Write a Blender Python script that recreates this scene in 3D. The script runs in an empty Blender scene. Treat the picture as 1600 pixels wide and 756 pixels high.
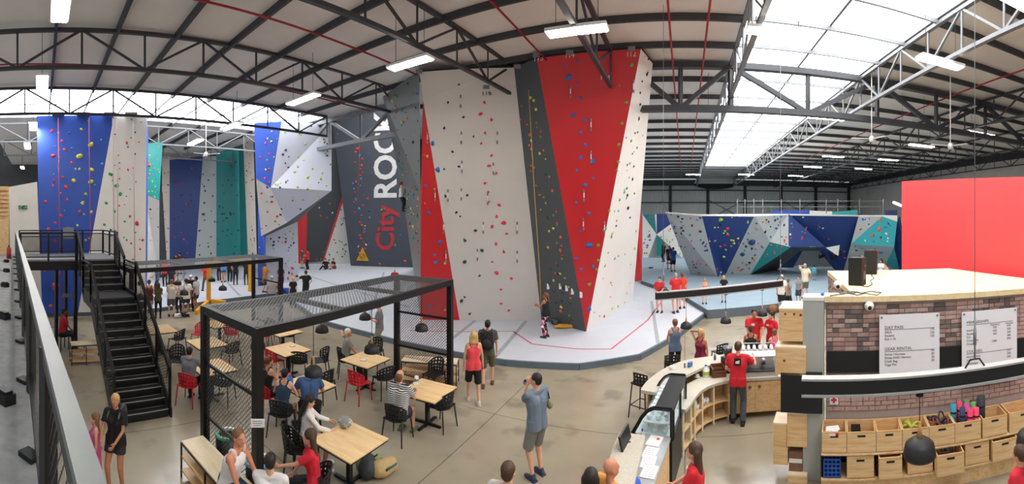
import bpy, bmesh, random
from math import *
from mathutils import Vector, Matrix
random.seed(11)
S = bpy.context.scene
COL = S.collection
# ---------------------------------------------------------------- camera (phone panorama: central cylindrical)
F, CX, HY, EYE = 640.0, 800.0, 340.0, 4.5      # pixels per radian, centre column, eye-level row, eye height (m) in the 1600x756 frame
cam_d = bpy.data.cameras.new('camera'); cam = bpy.data.objects.new('camera', cam_d); COL.objects.link(cam)
cam.location = (0, 0, EYE); cam.rotation_euler = (pi/2, 0, 0); S.camera = cam
cam_d.type = 'PANO'; cam_d.panorama_type = 'CENTRAL_CYLINDRICAL'
cam_d.central_cylindrical_range_u_min = -800/F; cam_d.central_cylindrical_range_u_max = 800/F
cam_d.central_cylindrical_range_v_min = (HY-756)/F; cam_d.central_cylindrical_range_v_max = HY/F
cam_d.central_cylindrical_radius = 1.0
cam_d.clip_start = .02; cam_d.clip_end = 300
# ---------------------------------------------------------------- world, exposure
W = bpy.data.worlds.new('overcast'); S.world = W; W.use_nodes = True
wb = W.node_tree.nodes['Background']; wb.inputs[0].default_value = (.93, .97, 1, 1); wb.inputs[1].default_value = 0.8
vs = S.view_settings; vs.view_transform = 'Standard'; vs.look = 'None'; vs.gamma = 1; vs.use_curve_mapping = False
vs.exposure = -0.38
SKYLIGHT_GLOW, LAMP_GLOW = 9.0, 95.0
# ---------------------------------------------------------------- coordinates
AX = (1070-CX)/F                                # azimuth of the building's long axis
UD = Vector((sin(AX), cos(AX), 0)); WD = Vector((-cos(AX), sin(AX), 0))
def az(px): return (px-CX)/F
def pr(px, py, r): a = az(px); return Vector((r*sin(a), r*cos(a), EYE-(py-HY)*r/F))
def pz(px, py, z): return pr(px, py, (EYE-z)*F/(py-HY))
def B(D, w, z=0): v = UD*D+WD*w; return Vector((v.x, v.y, z))
ROTB = -AX                                      # rotation about z that turns +Y into the long axis
# ---------------------------------------------------------------- materials
def lin(h):
    h = h.lstrip('#'); c = [int(h[i:i+2], 16)/255 for i in (0, 2, 4)]
    return tuple(x/12.92 if x <= .04045 else ((x+.055)/1.055)**2.4 for x in c)+(1,)
_M = {}
def mat(name, col='#808080', rough=.6, metal=0, var=.12, scale=6, bump=0, bscale=40, emit=None, spec=.5, coat=0, stretch=None):
    if name in _M: return _M[name]
    m = bpy.data.materials.new(name); m.use_nodes = True; _M[name] = m
    nt = m.node_tree; b = nt.nodes['Principled BSDF']; L = nt.links.new
    c = lin(col); b.inputs['Roughness'].default_value = rough; b.inputs['Metallic'].default_value = metal
    b.inputs['Specular IOR Level'].default_value = spec; b.inputs['Coat Weight'].default_value = coat
    tc = nt.nodes.new('ShaderNodeTexCoord'); src = tc.outputs['Object']
    if stretch:
        mp = nt.nodes.new('ShaderNodeMapping'); mp.inputs['Scale'].default_value = stretch; L(src, mp.inputs[0]); src = mp.outputs[0]
    n = nt.nodes.new('ShaderNodeTexNoise'); n.inputs['Scale'].default_value = scale; n.inputs['Detail'].default_value = 4; L(src, n.inputs['Vector'])
    r = nt.nodes.new('ShaderNodeMapRange'); r.inputs[1].default_value = .25; r.inputs[2].default_value = .75
    r.inputs[3].default_value = 1-var; r.inputs[4].default_value = 1+var*.5; L(n.outputs[0], r.inputs[0])
    mx = nt.nodes.new('ShaderNodeVectorMath'); mx.operation = 'SCALE'; mx.inputs[0].default_value = c[:3]; L(r.outputs[0], mx.inputs['Scale'])
    L(mx.outputs[0], b.inputs['Base Color'])
    if bump:
        n2 = nt.nodes.new('ShaderNodeTexNoise'); n2.inputs['Scale'].default_value = bscale; L(src, n2.inputs['Vector'])
        bp = nt.nodes.new('ShaderNodeBump'); bp.inputs['Strength'].default_value = bump; bp.inputs['Distance'].default_value = .02
        L(n2.outputs[0], bp.inputs['Height']); L(bp.outputs[0], b.inputs['Normal'])
    if emit:
        b.inputs['Emission Color'].default_value = (1, 1, 1, 1) if emit is True else lin(emit[0])
        b.inputs['Emission Strength'].default_value = 1 if emit is True else emit[1]
    return m
def wood(name, c1, c2, rough=.45, scale=1.6, axis=(1, 9, 9)):
    if name in _M: return _M[name]
    m = bpy.data.materials.new(name); m.use_nodes = True; _M[name] = m
    nt = m.node_tree; b = nt.nodes['Principled BSDF']; L = nt.links.new
    tc = nt.nodes.new('ShaderNodeTexCoord'); mp = nt.nodes.new('ShaderNodeMapping'); mp.inputs['Scale'].default_value = axis
    L(tc.outputs['Object'], mp.inputs[0])
    n = nt.nodes.new('ShaderNodeTexNoise'); n.inputs['Scale'].default_value = scale; n.inputs['Detail'].default_value = 3; n.inputs['Distortion'].default_value = 1.2
    L(mp.outputs[0], n.inputs['Vector'])
    cr = nt.nodes.new('ShaderNodeValToRGB'); e = cr.color_ramp.elements
    e[0].position = .3; e[0].color = lin(c2); e[1].position = .62; e[1].color = lin(c1)
    L(n.outputs[0], cr.inputs[0]); L(cr.outputs[0], b.inputs['Base Color']); b.inputs['Roughness'].default_value = rough
    return m
def glow(name, col, strength):
    if name in _M: return _M[name]
    m = bpy.data.materials.new(name); m.use_nodes = True; _M[name] = m
    nt = m.node_tree; nt.nodes.remove(nt.nodes['Principled BSDF'])
    e = nt.nodes.new('ShaderNodeEmission'); e.inputs[0].default_value = lin(col); e.inputs[1].default_value = strength
    nt.links.new(e.outputs[0], nt.nodes['Material Output'].inputs[0]); return m
def glass(name, col='#eef6f6', alpha=.16, rough=.03):
    if name in _M: return _M[name]
    m = mat(name, col, rough, 0, .02); b = m.node_tree.nodes['Principled BSDF']; b.inputs['Alpha'].default_value = alpha; return m
# ---------------------------------------------------------------- object plumbing
def link(name, me, m, parent=None, loc=None):
    o = bpy.data.objects.new(name, me); COL.objects.link(o)
    if m is not None and me is not None and not me.materials: me.materials.append(m)
    if parent: o.parent = parent
    if loc is not None: o.location = loc
    return o
def tag(o, label=None, cat=None, group=None, kind=None):
    if label: o['label'] = label
    if cat: o['category'] = cat
    if group: o['group'] = group
    if kind: o['kind'] = kind
    return o
def thing(name, label, cat, loc=(0, 0, 0), rz=0, group=None, kind=None):
    o = bpy.data.objects.new(name, None); COL.objects.link(o); o.location = loc; o.rotation_euler = (0, 0, rz); o.empty_display_size = .2
    return tag(o, label, cat, group, kind)
KIDS = {}
def dup(root, loc=None, rz=None, label=None, group=None, scale=None):
    def rec(o, par):
        c = o.copy(); COL.objects.link(c)
        if par is not None: c.parent = par
        for k in list(o.children): rec(k, c)
        return c
    c = rec(root, None)
    if loc is not None: c.location = loc
    if rz is not None: c.rotation_euler = (0, 0, rz)
    if label: c['label'] = label
    if group: c['group'] = group
    if scale: c.scale = (scale,)*3
    return c
class MB:
    def __init__(s): s.v = []; s.f = []; s.sm = []
    def add(s, vs_, fs, smooth=False):
        k = len(s.v); s.v += [Vector(x) for x in vs_]; s.f += [[i+k for i in f] for f in fs]; s.sm += [smooth]*len(fs); return s
    def box(s, c, d, M=None, rz=0):
        c = Vector(c); x, y, z = [q/2 for q in d]
        pts = [Vector(p) for p in ((-x,-y,-z),(x,-y,-z),(x,y,-z),(-x,y,-z),(-x,-y,z),(x,-y,z),(x,y,z),(-x,y,z))]
        R = M if M is not None else Matrix.Rotation(rz, 3, 'Z')
        return s.add([c+R@p for p in pts], [(0,3,2,1),(4,5,6,7),(0,1,5,4),(1,2,6,5),(2,3,7,6),(3,0,4,7)])
    def bar(s, p, q, w, h, up=(0, 0, 1)):
        p = Vector(p); q = Vector(q); d = q-p; l = d.length
        if l < 1e-6: return s
        d /= l; u = Vector(up)
        if abs(d.dot(u)) > .99: u = Vector((0, 1, 0)) if abs(d.y) < .9 else Vector((1, 0, 0))
        x = d.cross(u).normalized(); z = x.cross(d)
        return s.box((p+q)/2, (w, l, h), Matrix((x, d, z)).transposed())
    def tube(s, p, q, r1, r2=None, n=8, cap=True):
        p = Vector(p); q = Vector(q); r2 = r1 if r2 is None else r2; d = q-p
        if d.length < 1e-7: return s
        d.normalize(); a = d.orthogonal().normalized(); b = d.cross(a)
        vs_ = [p+(a*cos(t)+b*sin(t))*r1 for t in [2*pi*i/n for i in range(n)]]+[q+(a*cos(t)+b*sin(t))*r2 for t in [2*pi*i/n for i in range(n)]]
        s.add(vs_, [(i, (i+1) % n, n+(i+1) % n, n+i) for i in range(n)], True)
        if cap: k = len(s.v)-2*n; s.f += [[k+i for i in range(n)][::-1], [k+n+i for i in range(n)]]; s.sm += [False, False]
        return s
    def path(s, pts, r, n=6):
        pts = [Vector(p) for p in pts]; rings = []
        for i, p in enumerate(pts):
            d = (pts[min(i+1, len(pts)-1)]-pts[max(i-1, 0)]).normalized()
            a = d.cross(Vector((0, 0, 1)))
            a = a.normalized() if a.length > .05 else d.orthogonal().normalized()
            b = d.cross(a); rings.append([p+(a*cos(2*pi*k/n)+b*sin(2*pi*k/n))*r for k in range(n)])
        fs = [(i*n+k, i*n+(k+1) % n, (i+1)*n+(k+1) % n, (i+1)*n+k) for i in range(len(pts)-1) for k in range(n)]
        return s.add([v for R in rings for v in R], fs+[list(range(n))[::-1], [(len(pts)-1)*n+k for k in range(n)]], True)
    def lathe(s, prof, c=(0, 0, 0), n=16, M=None):
        c = Vector(c); R = M if M is not None else Matrix.Identity(3)
        vs_ = [c+R@Vector((r*cos(2*pi*k/n), r*sin(2*pi*k/n), z)) for r, z in prof for k in range(n)]
        fs = [(i*n+k, i*n+(k+1) % n, (i+1)*n+(k+1) % n, (i+1)*n+k) for i in range(len(prof)-1) for k in range(n)]
        return s.add(vs_, fs, True)
    def ell(s, c, r, M=None, n=12, m=8):
        c = Vector(c); R = M if M is not None else Matrix.Identity(3)
        vs_ = [c+R@Vector((0, 0, r[2]))]
        for j in range(1, m):
            t = pi*j/m; vs_ += [c+R@Vector((r[0]*sin(t)*cos(2*pi*k/n), r[1]*sin(t)*sin(2*pi*k/n), r[2]*cos(t))) for k in range(n)]
        vs_.append(c+R@Vector((0, 0, -r[2]))); e = len(vs_)-1
        fs = [(0, 1+k, 1+(k+1) % n) for k in range(n)]
        fs += [(1+j*n+k, 1+(j+1)*n+k, 1+(j+1)*n+(k+1) % n, 1+j*n+(k+1) % n) for j in range(m-2) for k in range(n)]
        fs += [(e, 1+(m-2)*n+(k+1) % n, 1+(m-2)*n+k) for k in range(n)]
        return s.add(vs_, fs, True)
    def cap(s, p, q, r1, r2=None, n=10, m=3):
        """closed round cone between two balls"""
        p = Vector(p); q = Vector(q); r2 = r1 if r2 is None else r2; d = q-p
        if d.length < 1e-5: return s.ell(p, (r1,)*3)
        d.normalize(); a = d.orthogonal().normalized(); b = d.cross(a); rings = []
        for t in [-pi/2+pi/2*j/m for j in range(1, m+1)]: rings.append((p+d*sin(t)*r1, cos(t)*r1))
        for t in [pi/2*j/m for j in range(0, m)]: rings.append((q+d*sin(t)*r2, cos(t)*r2))
        vs_ = [p-d*r1]+[c+(a*cos(2*pi*k/n)+b*sin(2*pi*k/n))*r for c, r in rings for k in range(n)]+[q+d*r2]; e = len(vs_)-1; nr = len(rings)
        fs = [(0, 1+(k+1) % n, 1+k) for k in range(n)]
        fs += [(1+j*n+k, 1+j*n+(k+1) % n, 1+(j+1)*n+(k+1) % n, 1+(j+1)*n+k) for j in range(nr-1) for k in range(n)]
        fs += [(e, 1+(nr-1)*n+k, 1+(nr-1)*n+(k+1) % n) for k in range(n)]
        return s.add(vs_, fs, True)
    def slab(s, poly, t):
        """prism: polygon poly (3D points) pushed along vector t"""
        poly = [Vector(p) for p in poly]; n = len(poly); t = Vector(t)
        fs = [list(range(n)), list(range(2*n-1, n-1, -1))]+[(i, n+i, n+(i+1) % n, (i+1) % n) for i in range(n)]
        return s.add(poly+[p+t for p in poly], fs)
    def mesh(s, name, off=None):
        me = bpy.data.meshes.new(name); off = Vector(off) if off is not None else Vector()
        me.from_pydata([v-off for v in s.v], [], s.f); me.polygons.foreach_set('use_smooth', s.sm); me.validate(); me.update()
        bm = bmesh.new(); bm.from_mesh(me); bmesh.ops.recalc_face_normals(bm, faces=bm.faces); bm.to_mesh(me); bm.free()
        return me
    def build(s, name, m, parent=None, world=False):
        """world=True: the points are world points; parent is an unrotated Empty somewhere else"""
        return link(name, s.mesh(name, parent.location if (parent and world) else None), m, parent)
def box(name, c, d, m, parent=None, rz=0, world=False): return MB().box(c, d, rz=rz).build(name, m, parent, world)
# ================================================================ MATERIALS
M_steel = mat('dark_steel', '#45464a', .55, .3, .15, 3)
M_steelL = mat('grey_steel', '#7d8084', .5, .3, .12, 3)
M_black = mat('black_steel', '#0f1012', .42, .2, .2, 5)
M_blackm = mat('black_matte', '#121315', .7, 0, .2, 5)
M_roof = mat('roof_sheet', '#e9e4de', .75, 0, .10, .5)
M_sky = glow('skylight_sheet', '#ffffff', SKYLIGHT_GLOW)
M_lamp = glow('lamp_diffuser', '#fffaf0', LAMP_GLOW)
M_white = mat('white_paint', '#e6e4e0', .55, 0, .05, 2)
M_conc = mat('concrete_panel', '#cbc8c2', .8, 0, .12, .8, .1, 20)
M_red = mat('pipe_red', '#a3202a', .45, 0, .12)
M_ply = wood('plywood', '#e3c292', '#d2a66e')
M_plyL = wood('plywood_light', '#f0dfc0', '#e4cda6', .5, 1.2)
M_brown = wood('brown_wood', '#7a4a2c', '#55301b')
# polished concrete floor
def floor_mat():
    m = bpy.data.materials.new('polished_concrete'); m.use_nodes = True; nt = m.node_tree; b = nt.nodes['Principled BSDF']; L = nt.links.new
    tc = nt.nodes.new('ShaderNodeTexCoord')
    mp = nt.nodes.new('ShaderNodeMapping'); mp.inputs['Rotation'].default_value = (0, 0, AX); L(tc.outputs['Object'], mp.inputs[0])
    def noise(sc, det, dist=0):
        n = nt.nodes.new('ShaderNodeTexNoise'); n.inputs['Scale'].default_value = sc; n.inputs['Detail'].default_value = det; n.inputs['Distortion'].default_value = dist; L(mp.outputs[0], n.inputs['Vector']); return n.outputs[0]
    def ramp(src, p0, c0, p1, c1):
        r = nt.nodes.new('ShaderNodeMapRange'); r.interpolation_type = 'SMOOTHSTEP'; r.inputs[1].default_value = p0; r.inputs[2].default_value = p1; r.inputs[3].default_value = c0; r.inputs[4].default_value = c1; L(src, r.inputs[0]); return r.outputs[0]
    def inv(a):
        q = nt.nodes.new('ShaderNodeMath'); q.operation = 'SUBTRACT'; q.inputs[0].default_value = 1; L(a, q.inputs[1]); return q.outputs[0]
    def mth(a, c):
        q = nt.nodes.new('ShaderNodeMath'); q.operation = 'MULTIPLY'; L(a, q.inputs[0]); L(c, q.inputs[1]); return q.outputs[0]
    br = nt.nodes.new('ShaderNodeTexBrick'); br.offset = 0; L(mp.outputs[0], br.inputs['Vector'])
    br.inputs['Color1'].default_value = br.inputs['Color2'].default_value = (1, 1, 1, 1); br.inputs['Mortar'].default_value = (.5, .5, .5, 1)
    br.inputs['Scale'].default_value = 1; br.inputs['Mortar Size'].default_value = .012; br.inputs['Brick Width'].default_value = 4.2; br.inputs['Row Height'].default_value = 4.2
    n2 = noise(1.7, 6)
    k = mth(mth(mth(ramp(noise(.3, 5), .3, .86, .7, 1.06), ramp(n2, .3, .95, .7, 1.03)), inv(ramp(noise(.8, 3), .54, 0.0, .68, .34))), br.outputs[0])
    mx = nt.nodes.new('ShaderNodeVectorMath'); mx.operation = 'SCALE'; mx.inputs[0].default_value = lin('#9b917d')[:3]; L(k, mx.inputs['Scale']); L(mx.outputs[0], b.inputs['Base Color'])
    L(ramp(noise(.6, 2), .2, .20, .8, .27), b.inputs['Roughness']); b.inputs['Specular IOR Level'].default_value = .6
    return m
# ================================================================ SHELL
def strip(name, D0, D1, w0, w1, z, t, m, kind='structure', label=None):
    mb = MB(); mb.slab([B(D0, w0, z), B(D1, w0, z), B(D1, w1, z), B(D0, w1, z)], (0, 0, t)); o = mb.build(name, m); tag(o, label, kind=kind); return o
o = MB().slab([B(-8, -40), B(62, -40), B(62, 46), B(-8, 46)], (0, 0, -.3)).build('floor', floor_mat()); tag(o, 'polished tan concrete floor with dark stains', kind='structure')
ZR = 9.95
SKR = (-6.5, -1.6); SKL = (17.2, 22.3)          # two rooflight strips along the building
ceil = thing('ceiling', 'white lined roof sheets', None, kind='structure'); 
def roofpiece(D0, D1, w0, w1, z=ZR): MB().slab([B(D0, w0, z), B(D1, w0, z), B(D1, w1, z), B(D0, w1, z)], (0, 0, .12)).build('roof_sheet', M_roof, ceil)
Dg = 14.2                                        # main girder line
for D0, D1 in ((-3, Dg), (Dg, 58)): roofpiece(D0, D1, -25, SKR[0])
roofpiece(43, 58, SKR[0], SKR[1]); roofpiece(-3, Dg, SKR[1], SKL[0]); roofpiece(-3, Dg, SKL[1], 42); roofpiece(Dg, 58, SKR[1], 12.0)
roofpiece(Dg, 50, 12.0, SKL[0], 16.5); roofpiece(Dg, 50, SKL[1], 42, 16.5)
MB().slab([B(Dg, 12, ZR), B(Dg, 42, ZR), B(Dg, 42, 16.5), B(Dg, 12, 16.5)], UD*.15).build('roof_step', M_roof, ceil)
MB().slab([B(Dg, 12, ZR), B(58, 12, ZR), B(58, 12, 16.5), B(Dg, 12, 16.5)], WD*.15).build('roof_step', M_roof, ceil)
def skylight(n, D0, D1, w0, w1, z, label):
    t = thing('window_%d' % n, label, None, kind='structure'); k = int((D1-D0)/2.4)
    for i in range(k):
        a, b = D0+(D1-D0)*i/k, D0+(D1-D0)*(i+1)/k
        for q in range(2):
            x0, x1 = w0+(w1-w0)*q/2, w0+(w1-w0)*(q+1)/2
            MB().slab([B(a+.02, x0+.02, z), B(b-.02, x0+.02, z), B(b-.02, x1-.02, z), B(a+.02, x1-.02, z)], (0, 0, .03)).build('pane', M_sky, t)
    fr = MB()
    for x in (w0, (w0+w1)/2, w1): fr.bar(B(D0, x, z), B(D1, x, z), .07, .06)
    fr.build('glazing_bar', M_steelL, t)
skylight(1, -3, 43, SKR[0], SKR[1], ZR+.02, 'long translucent rooflight strip over the bouldering hall')
skylight(2, -3, Dg, SKL[0], SKL[1], ZR+.02, 'translucent rooflight strip above the tall blue wall')
skylight(3, Dg, 50, SKL[0], SKL[1], 16.5, 'added unseen rooflight brightening the raised lead climbing bay')  # unseen glowing strip, added so the lettered wall's bay is not dark
# end wall: corrugated sheet with dark columns and girts
DE = 57.0
wall = thing('wall_far', 'grey corrugated sheet gable wall', None, kind='structure')
mb = MB(); n = 0; w = 12.4; prof = []
while w > -25: prof += [(w, 0), (w-.09, 0), (w-.12, .05), (w-.21, .05)]; w -= .24
vs_ = [B(DE+d, w, z) for (w, d) in prof for z in (0, 9.2)]
mb.add(vs_, [(2*i, 2*i+2, 2*i+3, 2*i+1) for i in range(len(prof)-1)])
M_corr = mat('corrugated_sheet', '#d0d2d0', .6, .05, .08, 1)
mb.build('corrugated_sheet', M_corr, wall)
for z in (6.6, 8.3): MB().bar(B(DE-.12, 12, z), B(DE-.12, -25, z), .12, .14).build('girt', M_steel, wall)
MB().bar(B(DE-.2, 12, 9.35), B(DE-.2, -25, 9.35), .3, .8).build('eaves_beam', M_steel, wall)
for w in (12, 7.2, 2, -3.2, -8.4, -13.6, -18.8, -24): MB().bar(B(DE-.25, w, 0), B(DE-.25, w, 9.4), .3, .3).build('column', M_steel, wall)
for a, b in ((-3.2, -8.4), (-13.6, -18.8)):
    for z0, z1 in ((4.2, 7.0), (7.0, 4.2)): MB().bar(B(DE-.3, a, z0), B(DE-.3, b, z1), .08, .08).build('brace', M_steel, wall)
sg = thing('fan_banner', 'dark half-round banner under a pale panel high on the gable wall', 'banner', B(DE-.6, -2.3, 8.6))
v0, v1 = pr(1084, 287, 55.5), pr(1152, 287, 55.5); MB().slab([pr(1090, 276, 55.8), pr(1146, 276, 55.8), v1, v0], UD*.08).build('panel', M_corr, sg, True)
MB().slab([v0.lerp(v1, (1-cos(pi*i/12))/2)-Vector((0, 0, .75*sin(pi*i/12)**1.0)) for i in range(13)], UD*.1).build('half_round', M_blackm, sg, True)
# right wall: concrete panels
wall = thing('wall_right', 'light grey tilt-up concrete panel wall', None, kind='structure')
D = -2
while D < 57:
    MB().slab([B(D+.02, -24.3, 0), B(D+5.88, -24.3, 0), B(D+5.88, -24.3, 9.3), B(D+.02, -24.3, 9.3)], -WD*.2).build('wall_panel', M_conc, wall); D += 5.9
MB().slab([B(-3, -24.52, 0), B(58, -24.52, 0), B(58, -24.52, 9.9), B(-3, -24.52, 9.9)], -WD*.1).build('wall_backing', M_steel, wall)
# left and rear dark walls
M_dark = mat('dark_wall', '#4c4f50', .8, 0, .15, 1)
MB().slab([B(-6, 42, 0), B(50, 42, 0), B(50, 42, 16.5), B(-6, 42, 16.5)], WD*.2).build('wall_left', M_dark)['kind'] = 'structure'
MB().slab([B(50, 12, 0), B(50, 42, 0), B(50, 42, 16.5), B(50, 12, 16.5)], UD*.2).build('wall_rear', M_dark)['kind'] = 'structure'
# purlins under the roof
def purlin(D, w0, w1, z=ZR):
    mb = MB(); a, b = B(D, w0, z-.11), B(D, w1, z-.11); mb.bar(a+Vector((0, 0, .02)), b+Vector((0, 0, .02)), .05, .18)
    mb.bar(a+Vector((0, 0, -.07))+UD*.02, b+Vector((0, 0, -.07))+UD*.02, .08, .02)
    o = mb.build('roof_purlin', M_steel); tag(o, 'dark steel purlin running across under the roof sheets', 'purlin', 'purlins under the roof'); return o
D = .4
while D < Dg-.5:
    for w0, w1 in ((-24.2, SKR[0]), (SKR[0], SKR[1]), (SKR[1], SKL[0]), (SKL[0], SKL[1]), (SKL[1], 30)):
        purlin(D, w0, w1) if (w0, w1) not in (SKR, SKL) else None
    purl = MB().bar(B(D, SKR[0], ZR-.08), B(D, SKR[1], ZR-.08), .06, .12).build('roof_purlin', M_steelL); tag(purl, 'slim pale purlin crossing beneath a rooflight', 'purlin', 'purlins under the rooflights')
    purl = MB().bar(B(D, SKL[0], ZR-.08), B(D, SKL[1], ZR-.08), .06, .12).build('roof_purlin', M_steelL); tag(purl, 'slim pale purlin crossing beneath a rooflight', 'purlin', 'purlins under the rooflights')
    D += 1.75
D = Dg+1.6
while D < 56:
    purlin(D, -24.2, SKR[0]); purlin(D, SKR[1], 11.9)
    purl = MB().bar(B(D, SKR[0], ZR-.08), B(D, SKR[1], ZR-.08), .06, .1).build('roof_purlin', M_steelL); tag(purl, 'slim pale purlin crossing beneath a rooflight', 'purlin', 'purlins under the rooflights')
    D += 2.3
# trusses
def truss(p0, p1, depth, n, label, group, m=M_steel, c=.12, w=.06, phase=0, vert=True, lab2=None):
    """lattice girder: bottom chord p0-p1, top chord 'depth' higher, n bays"""
    p0 = Vector(p0); p1 = Vector(p1); up = Vector((0, 0, depth)); t = thing('roof_truss', label, 'truss', p0, 0, group)
    MB().bar(p0, p1, c, c*.8).build('bottom_chord', m, t, True); MB().bar(p0+up, p1+up, c, c*.8).build('top_chord', m, t, True)
    for i in range(n):
        a, b = p0.lerp(p1, i/n), p0.lerp(p1, (i+1)/n)
        if vert: MB().bar(a, a+up, w*.8, w*.8).build('post', m, t, True)
        if (i+phase) % 2: MB().bar(a, b+up, w, w).build('diagonal', m, t, True)
        else: MB().bar(a+up, b, w, w).build('diagonal', m, t, True)
    MB().bar(p1, p1+up, w, w).build('post', m, t, True)
    return t
zb = EYE+4.2
truss(B(-2.5, 11.6, zb), B(13.9, 11.3, zb+.25), 1.05, 9, 'dark lattice roof truss in front of the rooflight above the blue wall', 'roof trusses')
truss(B(-2.5, 6.6, zb-.1), B(13.4, 6.0, zb+.2), 1.05, 9, 'dark lattice roof truss passing over the tall grey climbing face', 'roof trusses', phase=1)
truss(B(.5, 2.35, zb-.1), B(12.6, 2.3, zb-.1), 1.1, 6, 'dark lattice roof truss ending at the red climbing face', 'roof trusses')
truss(B(-2.5, 16.8, zb+.05), B(13.9, 16.6, zb+.1), 1.05, 9, 'dark lattice roof truss in line with the top of the blue wall', 'roof trusses', phase=1)
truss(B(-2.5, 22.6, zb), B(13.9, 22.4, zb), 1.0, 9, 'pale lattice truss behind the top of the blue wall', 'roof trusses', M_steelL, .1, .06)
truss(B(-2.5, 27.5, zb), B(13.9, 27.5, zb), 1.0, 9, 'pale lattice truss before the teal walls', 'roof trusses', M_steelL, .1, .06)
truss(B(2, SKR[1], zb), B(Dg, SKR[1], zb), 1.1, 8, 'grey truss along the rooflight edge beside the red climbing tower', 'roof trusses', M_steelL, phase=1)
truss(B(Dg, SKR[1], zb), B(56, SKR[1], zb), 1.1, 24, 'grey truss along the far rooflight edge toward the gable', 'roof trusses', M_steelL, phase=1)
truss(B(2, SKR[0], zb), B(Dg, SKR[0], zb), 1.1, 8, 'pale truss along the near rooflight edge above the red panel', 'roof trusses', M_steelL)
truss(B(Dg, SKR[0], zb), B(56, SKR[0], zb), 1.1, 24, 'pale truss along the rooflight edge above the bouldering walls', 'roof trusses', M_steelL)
for w, l in ((-12.4, 'dark lattice truss with strip lamps above the brick room'), (-18.2, 'dark lattice truss between the strip lamp truss and the concrete wall')):
    truss(B(3, w, zb), B(56, w, zb), 1.1, 26, l, 'roof trusses', M_steel, .11, .06)
truss(B(6, -23.8, zb), B(56, -23.8, zb), 1.1, 26, 'dark lattice truss along the top of the concrete panel wall', 'roof trusses', M_steel, .11, .06)
zg = EYE+3.78
truss(B(Dg, -24, zg), B(Dg, -1.6, zg), 1.5, 8, 'heavy dark girder spanning from the tower to the concrete wall', 'roof girders', M_steel, .26, .16)
truss(B(Dg, -1.6, zg), B(Dg, 1.9, zg), 1.5, 2, 'short heavy dark girder bay beside the top of the red tower', 'roof girders', M_steel, .26, .16)
truss(B(Dg, 12, zg), B(Dg, 21.5, zg), 1.4, 4, 'grey steel girder across the lettering of the dark wall', 'roof girders', M_steelL, .24, .14)
# sprinkler pipes
def pipe(pts, label):
    mb = MB(); mb.path(pts, .03, 6); o = mb.build('sprinkler_pipe', M_red); tag(o, label, 'pipe', 'red sprinkler pipes'); return o
for w, l in ((13.6, 'red sprinkler pipe in front of the truss by the blue wall'), (8.9, 'red sprinkler pipe passing between the two trusses over the cafe'), (4.4, 'red sprinkler pipe ending above the grey climbing face'), (.4, 'red sprinkler pipe running above the red climbing face'), (-.6, 'red sprinkler pipe between red tower and rooflight'), (-10.4, 'red sprinkler pipe between the rooflight and the brick room lamps'), (-15, 'red sprinkler pipe close to the concrete wall')):
    pipe([B(-2, w, ZR-.35), B(Dg if w > 1 else 54, w, ZR-.35)], l)
# strip lamps
def lamp(px, py, z, rz=None, L=1.5, wd=.36, label='', group='white strip lamps under the roof'):
    p = pz(px, py, z); t = thing('strip_lamp', label, 'lamp', p, ROTB+(pi/2 if rz is None else rz), group)
    MB().box((0, 0, .05), (L, wd, .07)).build('housing', M_white, t)
    MB().box((0, 0, .005), (L-.06, wd-.06, .03)).build('diffuser', M_lamp, t)
    for s in (-1, 1): MB().tube((s*L*.35, 0, .08), (s*L*.35, 0, ZR-z-.02), .008, n=5).build('hanger', M_steel, t)
    return t
zl = EYE+4.0
LAMPS = [(95, 9, 'large strip lamp at the top corner above the blue wall'), (66, 133, 'strip lamp under the dark truss before the blue wall'), (52, 198, 'strip lamp just off the top corner of the blue wall'), (43, 229, 'strip lamp over the white wall by the gallery, upper of a pair'),
 (35, 262, 'small strip lamp over the climbing gallery end wall'), (305, 223, 'strip lamp before the far teal wall'), (361, 198, 'strip lamp between the teal wall and the blue and white overhang'), (473, 156, 'strip lamp over the top of the white overhang'),
 (640, 100, 'bright strip lamp beside the top of the grey face'), (901, 49, 'bright strip lamp above the red face of the tower'), (1215, 52, 'strip lamp washed out below the rooflight'), (1470, 99, 'strip lamp high over the brick room'),
 (1130, 174, 'strip lamp under the girder at the rooflight edge'), (1292, 185, 'strip lamp under the girder just past the rooflight'), (1427, 198, 'strip lamp under the girder over the brick room'), (1532, 209, 'strip lamp under the girder near the concrete wall'),
 (1440, 228, 'strip lamp above the top edge of the red screen'), (1302, 245, 'strip lamp above the bouldering cave'), (1388, 250, 'strip lamp above the teal boulder panel'), (1270, 261, 'strip lamp in the second last row before the gable'),
 (1349, 264, 'strip lamp at the corner of gable and concrete wall'), (1243, 275, 'strip lamp in the last row toward the concrete wall'), (1166, 273, 'strip lamp at the far end of the rooflight'), (1084, 273, 'strip lamp in the last row toward the red tower'), (1590, 4, 'strip lamp cut by the top edge over the menu boards')]
for x, y, l in LAMPS: lamp(x, y, zl+(.35 if y > 240 else 0), pi/2 if 0 else 0, 1.6 if y > 120 else 1.35, .36, l)
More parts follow.
